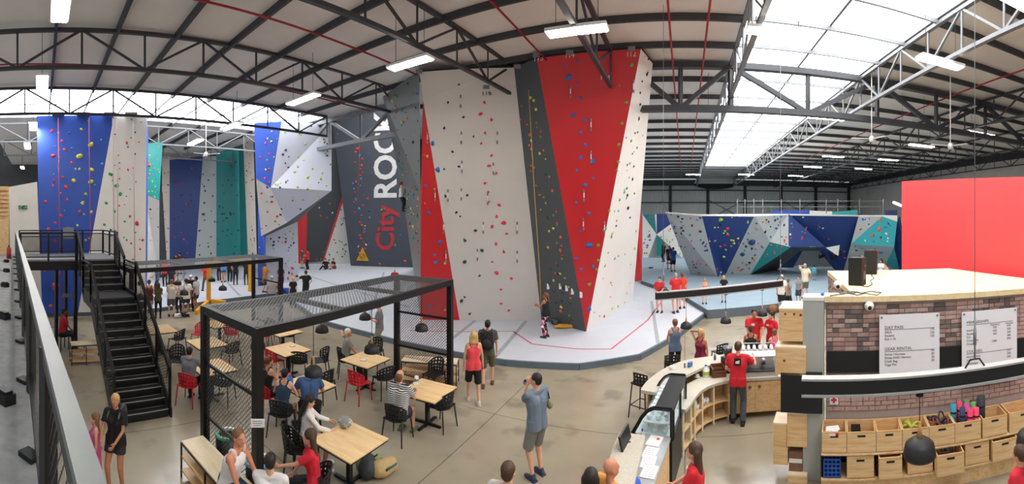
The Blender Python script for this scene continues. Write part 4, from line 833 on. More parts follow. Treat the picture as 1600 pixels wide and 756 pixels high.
# menu boards
M_board = mat('board_white', '#eceaee', .5, 0, .02)
M_ink = mat('ink', '#4a4a52', .7)
def board(x0, x1, yt, yb, label, rows):
    a0, z1 = rhit(x0, yt[0], .0); a1, z1b = rhit(x1, yt[1], .0); z1 = (z1+z1b)/2; z0 = (rhit(x0, yb[0], 0)[1]+rhit(x1, yb[1], 0)[1])/2
    t = thing('menu_board', label, 'board', rp((a0+a1)/2, 0, (z0+z1)/2)); MB().slab([rp(a0, 0, z0), rp(a1, 0, z0), rp(a1, 0, z1), rp(a0, 0, z1)], E2*.02).build('board_panel', M_board, t, True)
    for a in (a0+.04, a1-.04):
        for z in (z0+.04, z1-.04): MB().tube(rp(a, -.015, z), rp(a, .05, z), .018, n=8).build('standoff', M_steelL, t, True)
    W_, H_ = a1-a0, z1-z0
    for s_, fx, fy, h, al in rows:
        if s_ == '-': MB().slab([rp(a0+W_*fx, -.003, z1-H_*fy), rp(a0+W_*(1-fx), -.003, z1-H_*fy), rp(a0+W_*(1-fx), -.003, z1-H_*fy+.007), rp(a0+W_*fx, -.003, z1-H_*fy+.007)], E2*.004).build('rule_line', M_ink, t, True)
        else: text(t, 'lettering', s_, rp(a0+W_*fx, 0, z1-H_*fy), E1, Vector((0, 0, 1)), h, M_ink, align=al, ext=.001, off=.003)
B1 = [('DAY PASS', .085, .165, .075, 'LEFT'), ('-', .085, .195, 0, 0), ('Adult', .085, .225, .055, 'LEFT'), ('170', .91, .21, .055, 'RIGHT'), ('Student', .085, .27, .055, 'LEFT'), ('150', .91, .255, .055, 'RIGHT'), ('Kid < 10', .085, .315, .055, 'LEFT'), ('120', .91, .30, .055, 'RIGHT'),
      ('GEAR RENTAL', .085, .445, .075, 'LEFT'), ('-', .085, .48, 0, 0), ('Shoes / Harness', .085, .515, .055, 'LEFT'), ('40', .91, .49, .055, 'RIGHT'), ('Shoes AND Harness', .085, .56, .055, 'LEFT'), ('60', .91, .535, .055, 'RIGHT'), ('Chalk Bag', .085, .605, .055, 'LEFT'), ('20', .91, .58, .055, 'RIGHT'), ('Yoga Mat', .085, .65, .055, 'LEFT'), ('20', .91, .625, .055, 'RIGHT')]
B2 = [('MEMBERSHIPS', .08, .145, .07, 'LEFT'), ('-', .08, .18, 0, 0), ('MONTHLY', .68, .205, .04, 'RIGHT'), ('ANNUAL', .93, .205, .04, 'RIGHT'), ('Adult', .08, .25, .052, 'LEFT'), ('750', .62, .24, .052, 'RIGHT'), ('650', .88, .235, .052, 'RIGHT'), ('Student', .08, .295, .052, 'LEFT'), ('650', .62, .285, .052, 'RIGHT'), ('550', .88, .28, .052, 'RIGHT'), ('Kid', .08, .34, .052, 'LEFT'), ('450', .62, .33, .052, 'RIGHT'), ('350', .88, .325, .052, 'RIGHT'), ('Corporate', .08, .385, .052, 'LEFT'), ('580', .88, .37, .052, 'RIGHT'), ('Couple', .08, .43, .052, 'LEFT'), ('1200', .62, .425, .052, 'RIGHT'), ('970', .88, .415, .052, 'RIGHT'),
      ('COURSES', .08, .535, .07, 'LEFT'), ('-', .08, .565, 0, 0), ('Introduction', .08, .6, .052, 'LEFT'), ('275', .88, .575, .052, 'RIGHT'), ('Lead', .08, .645, .052, 'LEFT'), ('550', .88, .62, .052, 'RIGHT'), ('Technique', .08, .69, .052, 'LEFT'), ('350', .88, .665, .052, 'RIGHT')]
board(1374, 1468, (494, 487), (614, 604), 'white price board for day passes and gear rental', B1)
board(1503, 1589, (487, 481), (603, 595), 'white price board for memberships and courses', B2)
a, z = rhit(1303, 625, .05); fs_ = thing('first_aid_sign', 'white first aid sign with red cross on the brick wall', 'sign', rp(a, .06, z)); MB().slab([rp(a-.075, .06, z-.08), rp(a+.075, .06, z-.08), rp(a+.075, .06, z+.08), rp(a-.075, .06, z+.08)], E2*.02).build('plate', M_white, fs_, True)
M_crs = mat('cross_red', '#c21f30', .5); MB().bar(rp(a-.05, .055, z), rp(a+.05, .055, z), .006, .035).bar(rp(a, .054, z-.05), rp(a, .054, z+.05), .035, .006, E2).build('red_cross', M_crs, fs_, True)
def domecam(p, label):
    t = thing('security_camera', label, 'camera', p); MB().ell((0, 0, 0), (.085, .085, .085), n=16, m=10).build('housing', M_white, t); MB().ell((-.045, -.05, -.02), (.035, .035, .04)).build('lens', M_black, t)
a, z = rhit(1358, 477, .06); domecam(rp(a, .02, z), 'white dome camera on the brick wall above the price board')
domecam(pr(1309, 445, 8.5*KR), 'white dome camera on the brick side wall under the roof edge')
# speakers
def speaker(p, rz, h, label):
    t = thing('loudspeaker', label, 'speaker', p, rz, 'black loudspeakers on the roof'); w, d = h*.55, h*.5
    MB().slab([(-w/2, -d/2, 0), (w/2, -d/2, 0), (w/2*.8, d/2, 0), (-w/2*.8, d/2, 0)], (0, 0, h)).build('cabinet', M_blackm, t)
    MB().box((0, -d/2-.006, h*.5), (w*.86, .012, h*.88)).build('grille', mat('grille', '#17181a', .8, 0, .2, 60), t); MB().box((0, d/2+.005, h*.35), (w*.4, .012, h*.3)).build('connector_panel', M_steel, t); MB().box((0, d/2+.01, h*.7), (w*.35, .03, .03)).build('handle', M_steel, t)
p = pr(1340, 445, 8.86*KR); p.z = ZT; speaker(p, radians(200), .55, 'black loudspeaker nearer the roof edge with cables behind'); p = pr(1361, 427, 10.6*KR); p.z = ZT; speaker(p, radians(215), .57, 'black loudspeaker standing behind the other on the roof')
r_ = random.Random(5)
def cable(pts, label, col='#2b2b2c', r=.009):
    mb = MB(); mb.path(pts, r, 5); o = mb.build('loose_cable', mat('cable_'+col[1:], col, .6)); tag(o, label, 'cable', 'loose cables on the plywood roof'); return o
def onroof(px, py): q = pz(px, py, ZT+.012); return q
cable([onroof(*q) for q in ((1297, 468-6), (1310, 460), (1325, 458), (1340, 461), (1352, 458), (1370, 461), (1377, 457), (1360, 455), (1345, 458), (1330, 455))], 'black cable lying in a long loop near the roof edge')
cable([onroof(*q) for q in ((1346, 446), (1355, 448), (1363, 444), (1360, 438), (1366, 434), (1361, 430), (1368, 426))], 'black cable running between the two loudspeakers')
cable([onroof(1312+8*cos(i*1.1)+i*1.2, 457+2.2*sin(i*1.7)) for i in range(24)], 'tangled heap of thin cable on the roof edge', '#5a5a4c', .007)
MB_ = MB().ell(rp(-.06, .12, ZT+.015), (.035, .03, .03)); o = MB_.build('blue_tape', mat('tape_blue', '#2a5fc0', .5)); tag(o, 'small blue scrap of tape on top of the grey column', 'tape')
# plywood cube shelving beside the column
def cube(x0, x1, yt, yb, b, depth, label, open_=False, knots=()):
    a0, z1 = rhit(x0, yt, b); a1, _ = rhit(x1, yt, b); z0 = rhit((x0+x1)/2, yb, b)[1]
    t = thing('plywood_cube', label, 'crate', rp((a0+a1)/2, b+depth/2, z0), RZ, 'plywood cubes beside the grey column'); w, h = a1-a0, z1-z0; th = .025
    MB().box((0, 0, th/2), (w, depth, th)).build('bottom', M_ply, t); MB().box((0, 0, h-th/2), (w, depth, th)).build('top', M_plyL, t)
    for s in (-1, 1): MB().box((s*(w/2-th/2), 0, h/2), (th, depth-.004, h-2*th-.002)).build('side', M_ply, t)
    MB().box((0, (depth/2-th if open_ else -depth/2+th/2), h/2), (w-2*th-.002, th, h-2*th-.002)).build('face', M_ply, t)
    for kx, kz in knots: MB().tube((w*kx, -depth/2-.003, h*kz), (w*kx, -depth/2+.004, h*kz), .022, n=10).build('knot_hole', M_brown, t)
    return t
cube(1217, 1257, 481, 533, -.02, .62, 'top plywood cube of the stack with three dark knots', knots=((-.25, .82), (.1, .82), (.35, .8)))
cube(1211, 1259, 541, 586, -.12, .72, 'wide plywood cube second from the top, standing proud of the stack', knots=((-.2, .5),))
cube(1230, 1261, 645, 698, -.05, .55, 'plywood cube below the black panel, beside the column')
cube(1208, 1231, 660, 726, -.02, .4, 'narrow plywood cube sticking out to the side low on the stack')
cube(1231, 1261, 741, 758, -.12, .5, 'lowest plywood cube at the frame edge with a carton on it')
a0, z0 = rhit(1233, 739, 0); a1, z1 = rhit(1254, 706, 0); ct = thing('carton', 'small brown and white printed carton on the lowest plywood cube', 'box', rp((a0+a1)/2, .1, z0), RZ)
MB().box((0, 0, (z1-z0)/2), (a1-a0, .25, z1-z0)).build('carton_body', mat('carton', '#7c5a48', .7, 0, .2, 20), ct); MB().box((0, -.127, (z1-z0)*.62), (a1-a0-.01, .004, .07)).build('label_band', M_white, ct)
# bins on the two-tier rack
zr = [rhit(1284, 674, -.42)[1], rhit(1283, 710, -.42)[1], rhit(1284, 722, -.42)[1], rhit(1340, 746, -.42)[1]]
zt1 = (rhit(1284, 674, -.42)[1]+rhit(1578, 647, -.42)[1])/2; zb1 = (rhit(1283, 710, -.42)[1]+rhit(1575, 675, -.42)[1])/2; zb2 = (rhit(1340, 746, -.42)[1]+rhit(1545, 722, -.42)[1])/2; zt2 = (rhit(1345, 709, -.42)[1]+rhit(1546, 688, -.42)[1])/2
rk = thing('bin_rack', 'plywood rack with two tiers of bins along the brick wall', 'rack', rp(2.2, -.2, 0))
AE = rhit(1640, 680, -.42)[0]; A0 = rhit(1283, 690, -.42)[0]
for z in (zb1-.03, zb2-.03): MB().slab([rp(A0, -.44, z), rp(AE, -.44, z), rp(AE, .05, z), rp(A0, .05, z)], (0, 0, .025)).build('rack_shelf', M_ply, rk, True)
MB().slab([rp(A0, .04, 0), rp(AE, .04, 0), rp(AE, .04, zb1-.03), rp(A0, .04, zb1-.03)], E2*.02).build('back_panel', M_blackm, rk, True)
MB().slab([rp(A0, -.4, 0), rp(AE, -.4, 0), rp(AE, -.4, zb2-.03), rp(A0, -.4, zb2-.03)], E2*.02).build('plinth', M_ply, rk, True)
for x in (1284, 1371, 1461, 1547): a = rhit(x, 720, -.42)[0]; MB().bar(rp(a, -.36, zb2), rp(a, -.36, zb1-.03), .03, .03).build('upright', M_black, rk, True)
def bin_(x0, x1, zb, zt, b, label, group, slot='#1b1512', yref=690):
    a0, a1 = rhit(x0, yref, b)[0]+.004, rhit(x1, yref, b)[0]-.004; w, d, h = a1-a0, .42, zt-zb; t = thing('storage_bin', label, 'bin', rp((a0+a1)/2, b+d/2, zb), RZ, group); th = .016
    MB().box((0, 0, th/2), (w, d, th)).build('bottom', M_ply, t)
    for s in (-1, 1): MB().box((s*(w/2-th/2), 0, h/2), (th, d, h-.001)).build('side', M_ply, t)
    MB().box((0, d/2-th/2, h/2), (w-2*th, th, h)).build('back', M_ply, t); MB().box((0, -d/2+th/2, h/2), (w-2*th, th, h)).build('front', M_ply, t)
    MB().box((0, -d/2-.001, h*.8), (min(.13, w*.35), .006, .032)).build('handle_slot', mat('slot_'+slot[1:], slot, .8), t)
    return t, w
UP = [(1284, 1323, 'upper bin with white papers in it, at the grey column'), (1323, 1369, 'upper bin holding a black box'), (1369, 1410, 'empty upper bin third from the column'), (1410, 1452, 'upper bin heaped with yellow-green straps'), (1452, 1492, 'upper bin full of dark harnesses'), (1492, 1533, 'upper bin packed with rolled mats'), (1535, 1574, 'upper bin holding the tall charcoal mat'), (1577, 1622, 'upper bin at the frame edge')]
ups = [bin_(x0, x1, zb1, zt1, -.42, l, 'plywood bins on the upper tier', '#3a1d1a' if 'rolled' in l else '#1b1512') for x0, x1, l in UP]
LOW = [(1323, 1366, -.42, 'lower bin standing beside the blue crate'), (1373, 1410, -.5, 'lower bin pulled forward between blue crate side and pendant lamp'), (1418, 1458, -.42, 'lower bin hidden behind the pendant lamp shade'), (1464, 1507, -.6, 'lower bin pulled out, with black straps on top'), (1508, 1546, -.42, 'lower bin pushed fully back beneath the rolled mats'), (1551, 1590, -.5, 'lower bin near the girl in the cap'), (1592, 1630, -.45, 'lower bin at the frame edge')]
lws = [bin_(x0, x1, zb2, min(zt2, zb1-.05), b, l, 'plywood bins on the lower tier', yref=720) for x0, x1, b, l in LOW]
# blue crate
a0, a1 = rhit(1286, 735, -.4)[0], rhit(1314, 735, -.4)[0]; M_bcr = mat('crate_blue', '#1f4fa0', .5, 0, .08); bc = thing('blue_crate', 'blue plastic crate on the lower tier beside the column', 'crate', rp((a0+a1)/2, -.22, zb2), RZ); w = a1-a0; h = (zt2-zb2)*.8
for s in (-1, 1):
    for k in range(5): MB().box((s*(w/2-.01), 0, .02+k*(h-.03)/4), (.02, .36, .03)).build('side_slat', M_bcr, bc)
    for k in range(5): MB().box((0, s*.17, .02+k*(h-.03)/4), (w, .02, .03)).build('slat', M_bcr, bc)
    for k in (-.9, -.45, 0, .45, .9): MB().box((k*w/2, s*.17, h/2), (.02, .024, h)).build('rib', M_bcr, bc)
MB().box((0, 0, .008), (w, .34, .015)).build('bottom', M_bcr, bc)
# contents
def inbin(i, fx, fy, z): t, w = ups[i]; M = Matrix.Rotation(RZ, 3, 'Z'); return t.location+M@Vector((w*fx, .42*fy, z))
def roll(i, fx, fy, h, R, col, label):
    p = inbin(i, fx, fy, .02); t = thing('yoga_mat', label, 'mat', p, 0, 'rolled mats in the bin'); m = mat('yoga_'+col[1:], col, .7, 0, .08)
    MB().lathe([(.012, 0), (R, 0), (R, h), (R*.82, h), (R*.80, h-.004), (R*.78, h), (R*.5, h), (R*.48, h-.004), (R*.46, h), (.02, h), (.012, h-.03), (.012, 0)], n=18).build('mat_roll', m, t); MB().lathe([(R+.002, h*.7), (R+.002, h*.76)], n=18).build('strap_band', M_blackm, t)
HR = .5
for fx, fy, c, l in ((-.38, .2, '#2a93a8', 'teal rolled mat in the corner of the mat bin'), (-.12, -.15, '#2b3c58', 'dark blue rolled mat in the front row of the bin'), (.14, -.3, '#e23a63', 'bright pink rolled mat between the dark blue and the coral one'), (.38, -.3, '#e04a6a', 'coral pink rolled mat at the front beside the charcoal mat'), (-.1, .32, '#d8406a', 'pink rolled mat behind the dark blue one'), (.12, .1, '#b8508a', 'mauve rolled mat in the middle of the bin'), (.2, .36, '#5d8a4a', 'green rolled mat at the back of the bin'), (.4, .12, '#6a9a58', 'pale green rolled mat behind the pink pair')): roll(5, fx, fy, HR+.04*fy, .05, c, l)
roll(6, -.40, .0, .62, .075, '#2a2c30', 'tall charcoal rolled mat standing in the next bin'); roll(6, -.38, .36, .5, .045, '#3d4a90', 'thin indigo rolled mat behind the charcoal one')
r_ = random.Random(8)
for k in range(7):
    mb = MB(); c = inbin(3, r_.uniform(-.3, .3), r_.uniform(-.3, .3), .26+r_.uniform(0, .06)); a = r_.uniform(0, 6); mb.path([c+Vector((cos(a)*s, sin(a)*s, .05*cos(s*16))) for s in (-.1, -.06, -.02, .02, .06, .1)], .026, 7)
    o = mb.build('strap_bundle', mat('strap_lime', '#a8a83c', .6, 0, .3, 12)); tag(o, 'short thick yellow-green strap in the upper bin', 'strap', 'yellow-green straps in a bin')
for k in range(9):
    mb = MB(); c = inbin(4, r_.uniform(-.32, .32), r_.uniform(-.3, .3), .28+r_.uniform(0, .07)); R_ = r_.uniform(.06, .1); n_ = Vector((r_.uniform(-1, 1), r_.uniform(-1, 1), r_.uniform(.2, 1))).normalized(); x_ = n_.orthogonal().normalized(); y_ = n_.cross(x_)
    mb.path([c+(x_*cos(q)+y_*sin(q)*.8)*R_ for q in [2*pi*j/12 for j in range(13)]], .016, 6); o = mb.build('harness_loop', mat('harness_%d' % (k % 3), ('#2c2b2e', '#3a3238', '#7a3038')[k % 3], .7)); tag(o, 'dark padded harness loop in the upper bin', 'harness', 'harnesses in a bin')
t = thing('black_box', 'small black lidded box lying in the second upper bin', 'box', inbin(1, -.18, 0, .2), RZ); MB().box((0, 0, .05), (.15, .2, .1)).build('box_body', M_blackm, t); MB().box((0, 0, .105), (.155, .205, .014)).build('lid', M_black, t)
t = thing('paper_stack', 'sheets of white paper lying across the first upper bin', 'paper', inbin(0, -.1, -.3, zt1-zb1+.004), RZ)
for k in range(3): MB().box((.01*k, .01*k, .004+.004*k), (.2, .14, .003), rz=.1*k).build('sheet', M_white, t)
t = thing('bin_tag', 'small white and red tag on the front of the first upper bin', 'tag', inbin(0, .0, -.515, .3), RZ); MB().box((-.03, 0, 0), (.1, .004, .035)).build('tag_paper', M_white, t); MB().box((.045, 0, .01), (.05, .005, .04)).build('red_corner', M_crs, t)
for k in range(5):
    tt, w = lws[3]; mb = MB(); c = tt.location+Matrix.Rotation(RZ, 3, 'Z')@Vector((w*r_.uniform(-.25, .25), r_.uniform(-.12, .12), min(zt2, zb1-.05)-zb2-.01)); R_ = .07; mb.path([c+Vector((R_*cos(q), R_*sin(q), .03*sin(2*q+k))) for q in [2*pi*j/12 for j in range(13)]], .014, 6); o = mb.build('black_strap', M_blackm); tag(o, 'black strap loop on top of the pulled-out lower bin', 'strap', 'black straps on the pulled-out bin')
# ================================================================ HANGING BEAMS
def hang_beam(L, R, h, label, cables):
    t = thing('hanging_beam', label, 'beam', (L+R)/2); z = Vector((0, 0, 1)); MB().bar(L-z*h/2, R-z*h/2, .12, h-.05).build('web', M_blackm, t, True)
    fl = mat('flange_grey', '#a4a5a2', .55, 0, .08); MB().bar(L-z*.012, R-z*.012, .13, .024).build('top_flange', fl, t, True); MB().bar(L-z*(h-.012), R-z*(h-.012), .17, .024).build('bottom_flange', fl, t, True)
    for k in cables:
        p = L.lerp(R, k); d = (R-L).normalized(); MB().tube(p+z*.62, Vector((p.x, p.y, ZR-.02)), .006, n=5).build('cable', M_steelL, t, True)
        MB().tube(p+z*.1, p+z*.62, .012, n=6).tube(p+z*.28, p+z*.48, .022, n=8).build('turnbuckle', M_steelL, t, True)
        MB().path([p-d*.13+z*.0, p-d*.06+z*.1, p+d*.06+z*.1, p+d*.13+z*.0], .012, 5).build('yoke', M_blackm, t, True)
    return t
ZB = 2.62
b1L, b1R = pz(1025, 456, ZB), pz(1222, 437, ZB); hang_beam(b1L, b1R, .21, 'black hanging beam with pale flanges over the coffee bar', (.05, .985))
b2L, b2R = pz(1253, 589, ZB), pz(1600, 561, ZB); b2R = b2R+(b2R-b2L).normalized()*.6; hang_beam(b2L, b2R, .205, 'black hanging beam with pale flanges in front of the price boards', (rhit(1484, 560, 0)[0]*0+.62,))
def beam_pt(L, R, px):
    lo, hi = 0, 1
    for _ in range(40):
        m = (lo+hi)/2; q = L.lerp(R, m)
        if atan2(q.x, q.y) < az(px): lo = m
        else: hi = m
    return L.lerp(R, (lo+hi)/2)
for x, y, l in ((1072, 508, 'between the woman in denim and the climbing mat'), (1134, 500, 'middle, over the open floor'), (1191, 489, 'beside the two people in red')):
    q = beam_pt(b1L, b1R, x)-Vector((0, 0, .21)); z = EYE-(y-HY)*Vector((q.x, q.y)).length/F; pendant(q, q.z-z, .155, 'black pendant lamp on the far hanging beam, '+l, 'pendant lamps on the hanging beams')
for x, y, l in ((1437, 699, 'black pendant lamp hanging large in front of the plywood bins'), (1611, 682, 'black pendant lamp cut by the frame edge')):
    q = beam_pt(b2L, b2R, x)-Vector((0, 0, .24)); z = EYE-(y-HY)*Vector((q.x, q.y)).length/F; pendant(q, q.z-z, .205, l, 'pendant lamps on the hanging beams')
# ================================================================ COFFEE BAR
M_terr = mat('terrazzo', '#bdb7a8', .5, 0, .18, 45); M_stain = mat('stainless', '#c4c6c8', .3, .55, .1, 5)
def smooth(pts, n=6):
    out = []
    for i in range(len(pts)-1):
        p0, p1, p2, p3 = pts[max(i-1, 0)], pts[i], pts[i+1], pts[min(i+2, len(pts)-1)]
        for k in range(n): t = k/n; out.append(.5*((2*p1)+(p2-p0)*t+(2*p0-5*p1+4*p2-p3)*t*t+(3*p1-p0-3*p2+p3)*t**3))
    return out+[pts[-1]]
def resample(pts, n):
    L = [0]
    for a, b in zip(pts, pts[1:]): L.append(L[-1]+(b-a).length)
    out = []
    for k in range(n+1):
        d = L[-1]*k/n; i = max(j for j in range(len(L)) if L[j] <= d+1e-9); i = min(i, len(pts)-2); out.append(pts[i].lerp(pts[i+1], (d-L[i])/max(L[i+1]-L[i], 1e-9)))
    return out
def strip2(out_, inn, t, n=36):
    """solid between two polylines, thickness t downward"""
    a, b = resample(out_, n), resample(inn, n); d = Vector((0, 0, -t)); vs_ = a+b+[p+d for p in a]+[p+d for p in b]; N_ = n+1; fs = []
    for i in range(n): fs += [(i, i+1, N_+i+1, N_+i), (2*N_+i, 3*N_+i, 3*N_+i+1, 2*N_+i+1), (i, 2*N_+i, 2*N_+i+1, i+1), (N_+i, N_+i+1, 3*N_+i+1, 3*N_+i)]
    fs += [(0, N_, 3*N_, 2*N_), (n, 2*N_+n, 3*N_+n, N_+n)]; return MB().add(vs_, fs)
bar_ = thing('coffee_bar', 'curved coffee bar with pale terrazzo top and plywood shelves below', 'counter', pz(1120, 560, 0)*1.0)
bo = smooth([pz(x, y, 1.1) for x, y in ((1001, 609), (1012, 594), (1038, 575.5), (1073, 562), (1120, 555), (1165, 549), (1222, 546))]); bi = smooth([pz(x, y, 1.1) for x, y in ((1025, 613), (1046, 598), (1074, 585), (1106, 571), (1150, 563), (1198, 558), (1222, 557))])
strip2(bo, bi, .06).build('bar_top', M_terr, bar_, True)
fo = [p+(q-p)*.35 for p, q in zip(resample(bo, 30), resample(bi, 30))]; fi = [p+(q-p)*.45 for p, q in zip(resample(bo, 30), resample(bi, 30))]
strip2([p-Vector((0, 0, .062)) for p in fo], [p-Vector((0, 0, .062)) for p in fi], 1.03, 30).build('bar_front', M_ply, bar_, True)
wo = [Vector((p.x, p.y, .9)) for p in resample(bi, 24)]; wi = smooth([pz(x, y, .9) for x, y in ((1071, 640), (1079, 632), (1087, 620), (1096, 610), (1110, 602), (1130, 596), (1160, 592), (1222, 588))])
strip2([p-Vector((0, 0, 0)) for p in [q+(q2-q)*.0 for q, q2 in zip(wo, wo)]], wi, .06).build('work_top', M_terr, bar_, True)
ws_ = resample(wi, 24); wb = resample(wo, 24)
inset = [p+(q-p)*.08 for p, q in zip(ws_, wb)]; deep = [p+(q-p)*.75 for p, q in zip(ws_, wb)]
for z, nm in ((.46, 'shelf'), (.12, 'shelf')): strip2([Vector((p.x, p.y, z)) for p in deep[:15]], [Vector((p.x, p.y, z)) for p in inset[:15]], .03, 14).build(nm, M_ply, bar_, True)
for i in (0, 3, 5, 8, 11, 14):
    p, q = inset[i], deep[i]; MB().slab([Vector((p.x, p.y, 0)), Vector((q.x, q.y, 0)), Vector((q.x, q.y, .838)), Vector((p.x, p.y, .838))], (.03, 0, 0)).build('divider', M_plyL, bar_, True)
strip2([Vector((p.x, p.y, .838)) for p in [a+(b-a)*.05 for a, b in zip(deep[:15], wb[:15])]], [Vector((p.x, p.y, .838)) for p in deep[:15]], .83, 14).build('shelf_back', M_ply, bar_, True)
strip2([Vector((p.x, p.y, .838)) for p in deep[14:]], [Vector((p.x, p.y, .838)) for p in [a+(b-a)*.06 for a, b in zip(ws_[14:], wb[14:])]], .72, 10).build('cabinet_body', M_ply, bar_, True)
pts = [Vector((p.x, p.y, 0)) for p in [a+(b-a)*.03 for a, b in zip(ws_[14:], wb[14:])]]
for i0, i1, hx in ((0, 5, .8), (5, 10, .15)):
    a, b = pts[i0], pts[i1]; d = MB().slab([a+Vector((0, 0, .14)), b*1.0-(b-a)*.01+Vector((0, 0, .14)), b-(b-a)*.01+Vector((0, 0, .81)), a+Vector((0, 0, .81))], Vector((.02, .04, 0))*.5).build('cabinet_door', M_ply, bar_, True)
    k = a.lerp(b, hx)+Vector((-.012, -.03, .72)); kn = MB().ell(k, (.035, .03, .035)).build('knob', M_brown, d); kn.location = -bar_.location
# bar segment near the camera
bn = thing('order_counter', 'terrazzo order counter end beside the glass case', 'counter', pz(975, 720, 0))
oo = smooth([pz(x, y, 1.1) for x, y in ((940, 800), (948, 745), (956, 703), (969, 674))]); ii = smooth([pz(x, y, 1.1) for x, y in ((984, 800), (993, 745), (1000, 716), (1008, 680))]); strip2(oo, ii, .06, 14).build('counter_top', M_terr, bn, True)
strip2([p+(q-p)*.2-Vector((0, 0, .062)) for p, q in zip(resample(oo, 14), resample(ii, 14))], [p+(q-p)*.3-Vector((0, 0, .062)) for p, q in zip(resample(oo, 14), resample(ii, 14))], 1.03, 14).build('counter_front', M_ply, bn, True)
dd = Vector((.54, .84, 0)); nn = Vector((-.84, .54, 0)); cb = Vector((2.56, 6.21, 0))
def cp(u, s, z): q = cb+dd*u+nn*s; return Vector((q.x, q.y, z))
MB().slab([cp(-1.5, .02, .86), cp(-.02, .02, .86), cp(-.02, .6, .86), cp(-1.5, .6, .86)], (0, 0, .045)).build('till_top', M_stain, bn, True)
MB().slab([cp(-1.5, .04, 0), cp(-.03, .04, 0), cp(-.03, .5, 0), cp(-1.5, .5, 0)], (0, 0, .855)).build('till_cabinet', M_ply, bn, True)
# glass display case
dc = thing('display_case', 'black framed glass cake display case built into the bar', 'display case', cp(.75, .35, 0)); M_gl = glass('case_glass', '#dff0f0', .18)
prof = [(0, 1.35), (.3, 1.35), (.42, 1.29), (.52, 1.17), (.6, 1.02), (.68, .88)]; Lc = 1.5
MB().slab([cp(0, 0, 0), cp(Lc, 0, 0), cp(Lc, .7, 0), cp(0, .7, 0)], (0, 0, .82)).build('base_cabinet', M_black, dc, True)
MB().slab([cp(-.01, -.01, 1.32), cp(Lc, -.01, 1.32), cp(Lc, .3, 1.32), cp(-.01, .3, 1.32)], (0, 0, .035)).build('top_panel', mat('case_top', '#232426', .35, .1, .1), dc, True)
mb = MB(); vs_ = [cp(u, s, z) for s, z in prof[1:] for u in (.03, Lc-.03)]; mb.add(vs_, [(2*i, 2*i+1, 2*i+3, 2*i+2) for i in range(len(prof)-2)], True); mb.build('front_glass', M_gl, dc, True)
for u in (0, Lc-.03):
    mb = MB()
    for (s0, z0), (s1, z1) in zip(prof, prof[1:]): mb.bar(cp(u+.015, s0, z0), cp(u+.015, s1, z1), .03, .06)
    mb.bar(cp(u+.015, .02, .8), cp(u+.015, .02, 1.35), .03, .07, dd).bar(cp(u+.015, 0, .84), cp(u+.015, .7, .84), .03, .07); mb.build('end_frame', M_black, dc, True)
    MB().add([cp(u+.015, s, z) for s, z in prof]+[cp(u+.015, .68, .85), cp(u+.015, 0, .85)], [list(range(8))]).build('end_glass', M_gl, dc, True)
for u0, u1 in ((.03, .75), (.75, Lc-.03)):
    mb = MB(); mb.bar(cp(u0, -.01, .85), cp(u1, -.01, .85), .02, .05).bar(cp(u0, -.01, 1.31), cp(u1, -.01, 1.31), .02, .05).bar(cp(u0+.02, -.01, .85), cp(u0+.02, -.01, 1.31), .04, .02).bar(cp(u1-.02, -.01, .85), cp(u1-.02, -.01, 1.31), .04, .02); d = mb.build('sliding_door', M_black, dc, True)
    pn = MB().add([cp(u0, -.01, .85), cp(u1, -.01, .85), cp(u1, -.01, 1.31), cp(u0, -.01, 1.31)], [(0, 1, 2, 3)]).build('pane', M_gl, d); pn.location = -dc.location
for z, s1 in ((1.08, .5), (.87, .64)): MB().slab([cp(.04, .03, z), cp(Lc-.05, .03, z), cp(Lc-.05, s1, z), cp(.04, s1, z)], (0, 0, .012)).build('case_shelf', mat('case_shelf', '#cfe0e2', .3, 0, .03), dc, True)
MB().bar(cp(.06, .27, 1.31), cp(Lc-.06, .27, 1.31), .03, .02).build('case_light', glow('case_light', '#dff4ff', 9), dc, True)
for z, rows, k0 in ((1.092, ((.12, .27, .42)), 3), (.882, (.14, .32, .5), 3)):
    for s in rows:
        for u in [.15+.17*i for i in range(8)]:
            tag(MB().lathe([(0, 0), (.035, 0), (.055, .075), (.05, .075), (.035, .012), (0, .012)], cp(u, s, z), n=12).build('glass_bowl', mat('bowl_pale', '#dfe6e6', .3, 0, .05)), 'pale dessert bowl set in rows inside the glass case', 'bowl', 'bowls in the display case')
# things on the bars
def on(px, py, z): return pz(px, py, z)
def cup(p, label, h=.07, col='#ecebe8', saucer=True, grp='cups and saucers on the bar'):
    t = thing('coffee_cup', label, 'cup', p, 0, grp); m = mat('china_'+col[1:], col, .3, 0, .03)
    if saucer: MB().lathe([(0, .003), (.05, .003), (.075, .016), (.05, .01), (0, .01)], n=16).build('saucer', m, t)
    MB().lathe([(0, .01), (.025, .01), (.042, h), (.037, h), (.02, .018), (0, .018)], n=14).build('cup_body', m, t); MB().path([(.036, 0, h*.8), (.062, 0, h*.75), (.06, 0, h*.4), (.032, 0, h*.35)], .006, 5).build('handle', m, t)
cup(on(1050, 576, 1.1), 'white cup and saucer at the curved end of the bar'); cup(on(1089, 589, .9), 'white cup and saucer beside the milk bottle'); cup(on(1206, 576, .9), 'steel-coloured cup between the espresso machine and the plywood cubes', .1, '#a8aaac', False); cup(on(1211, 583, .9), 'dark cup at the foot of the plywood cube', .08, '#4a4a4a', False)
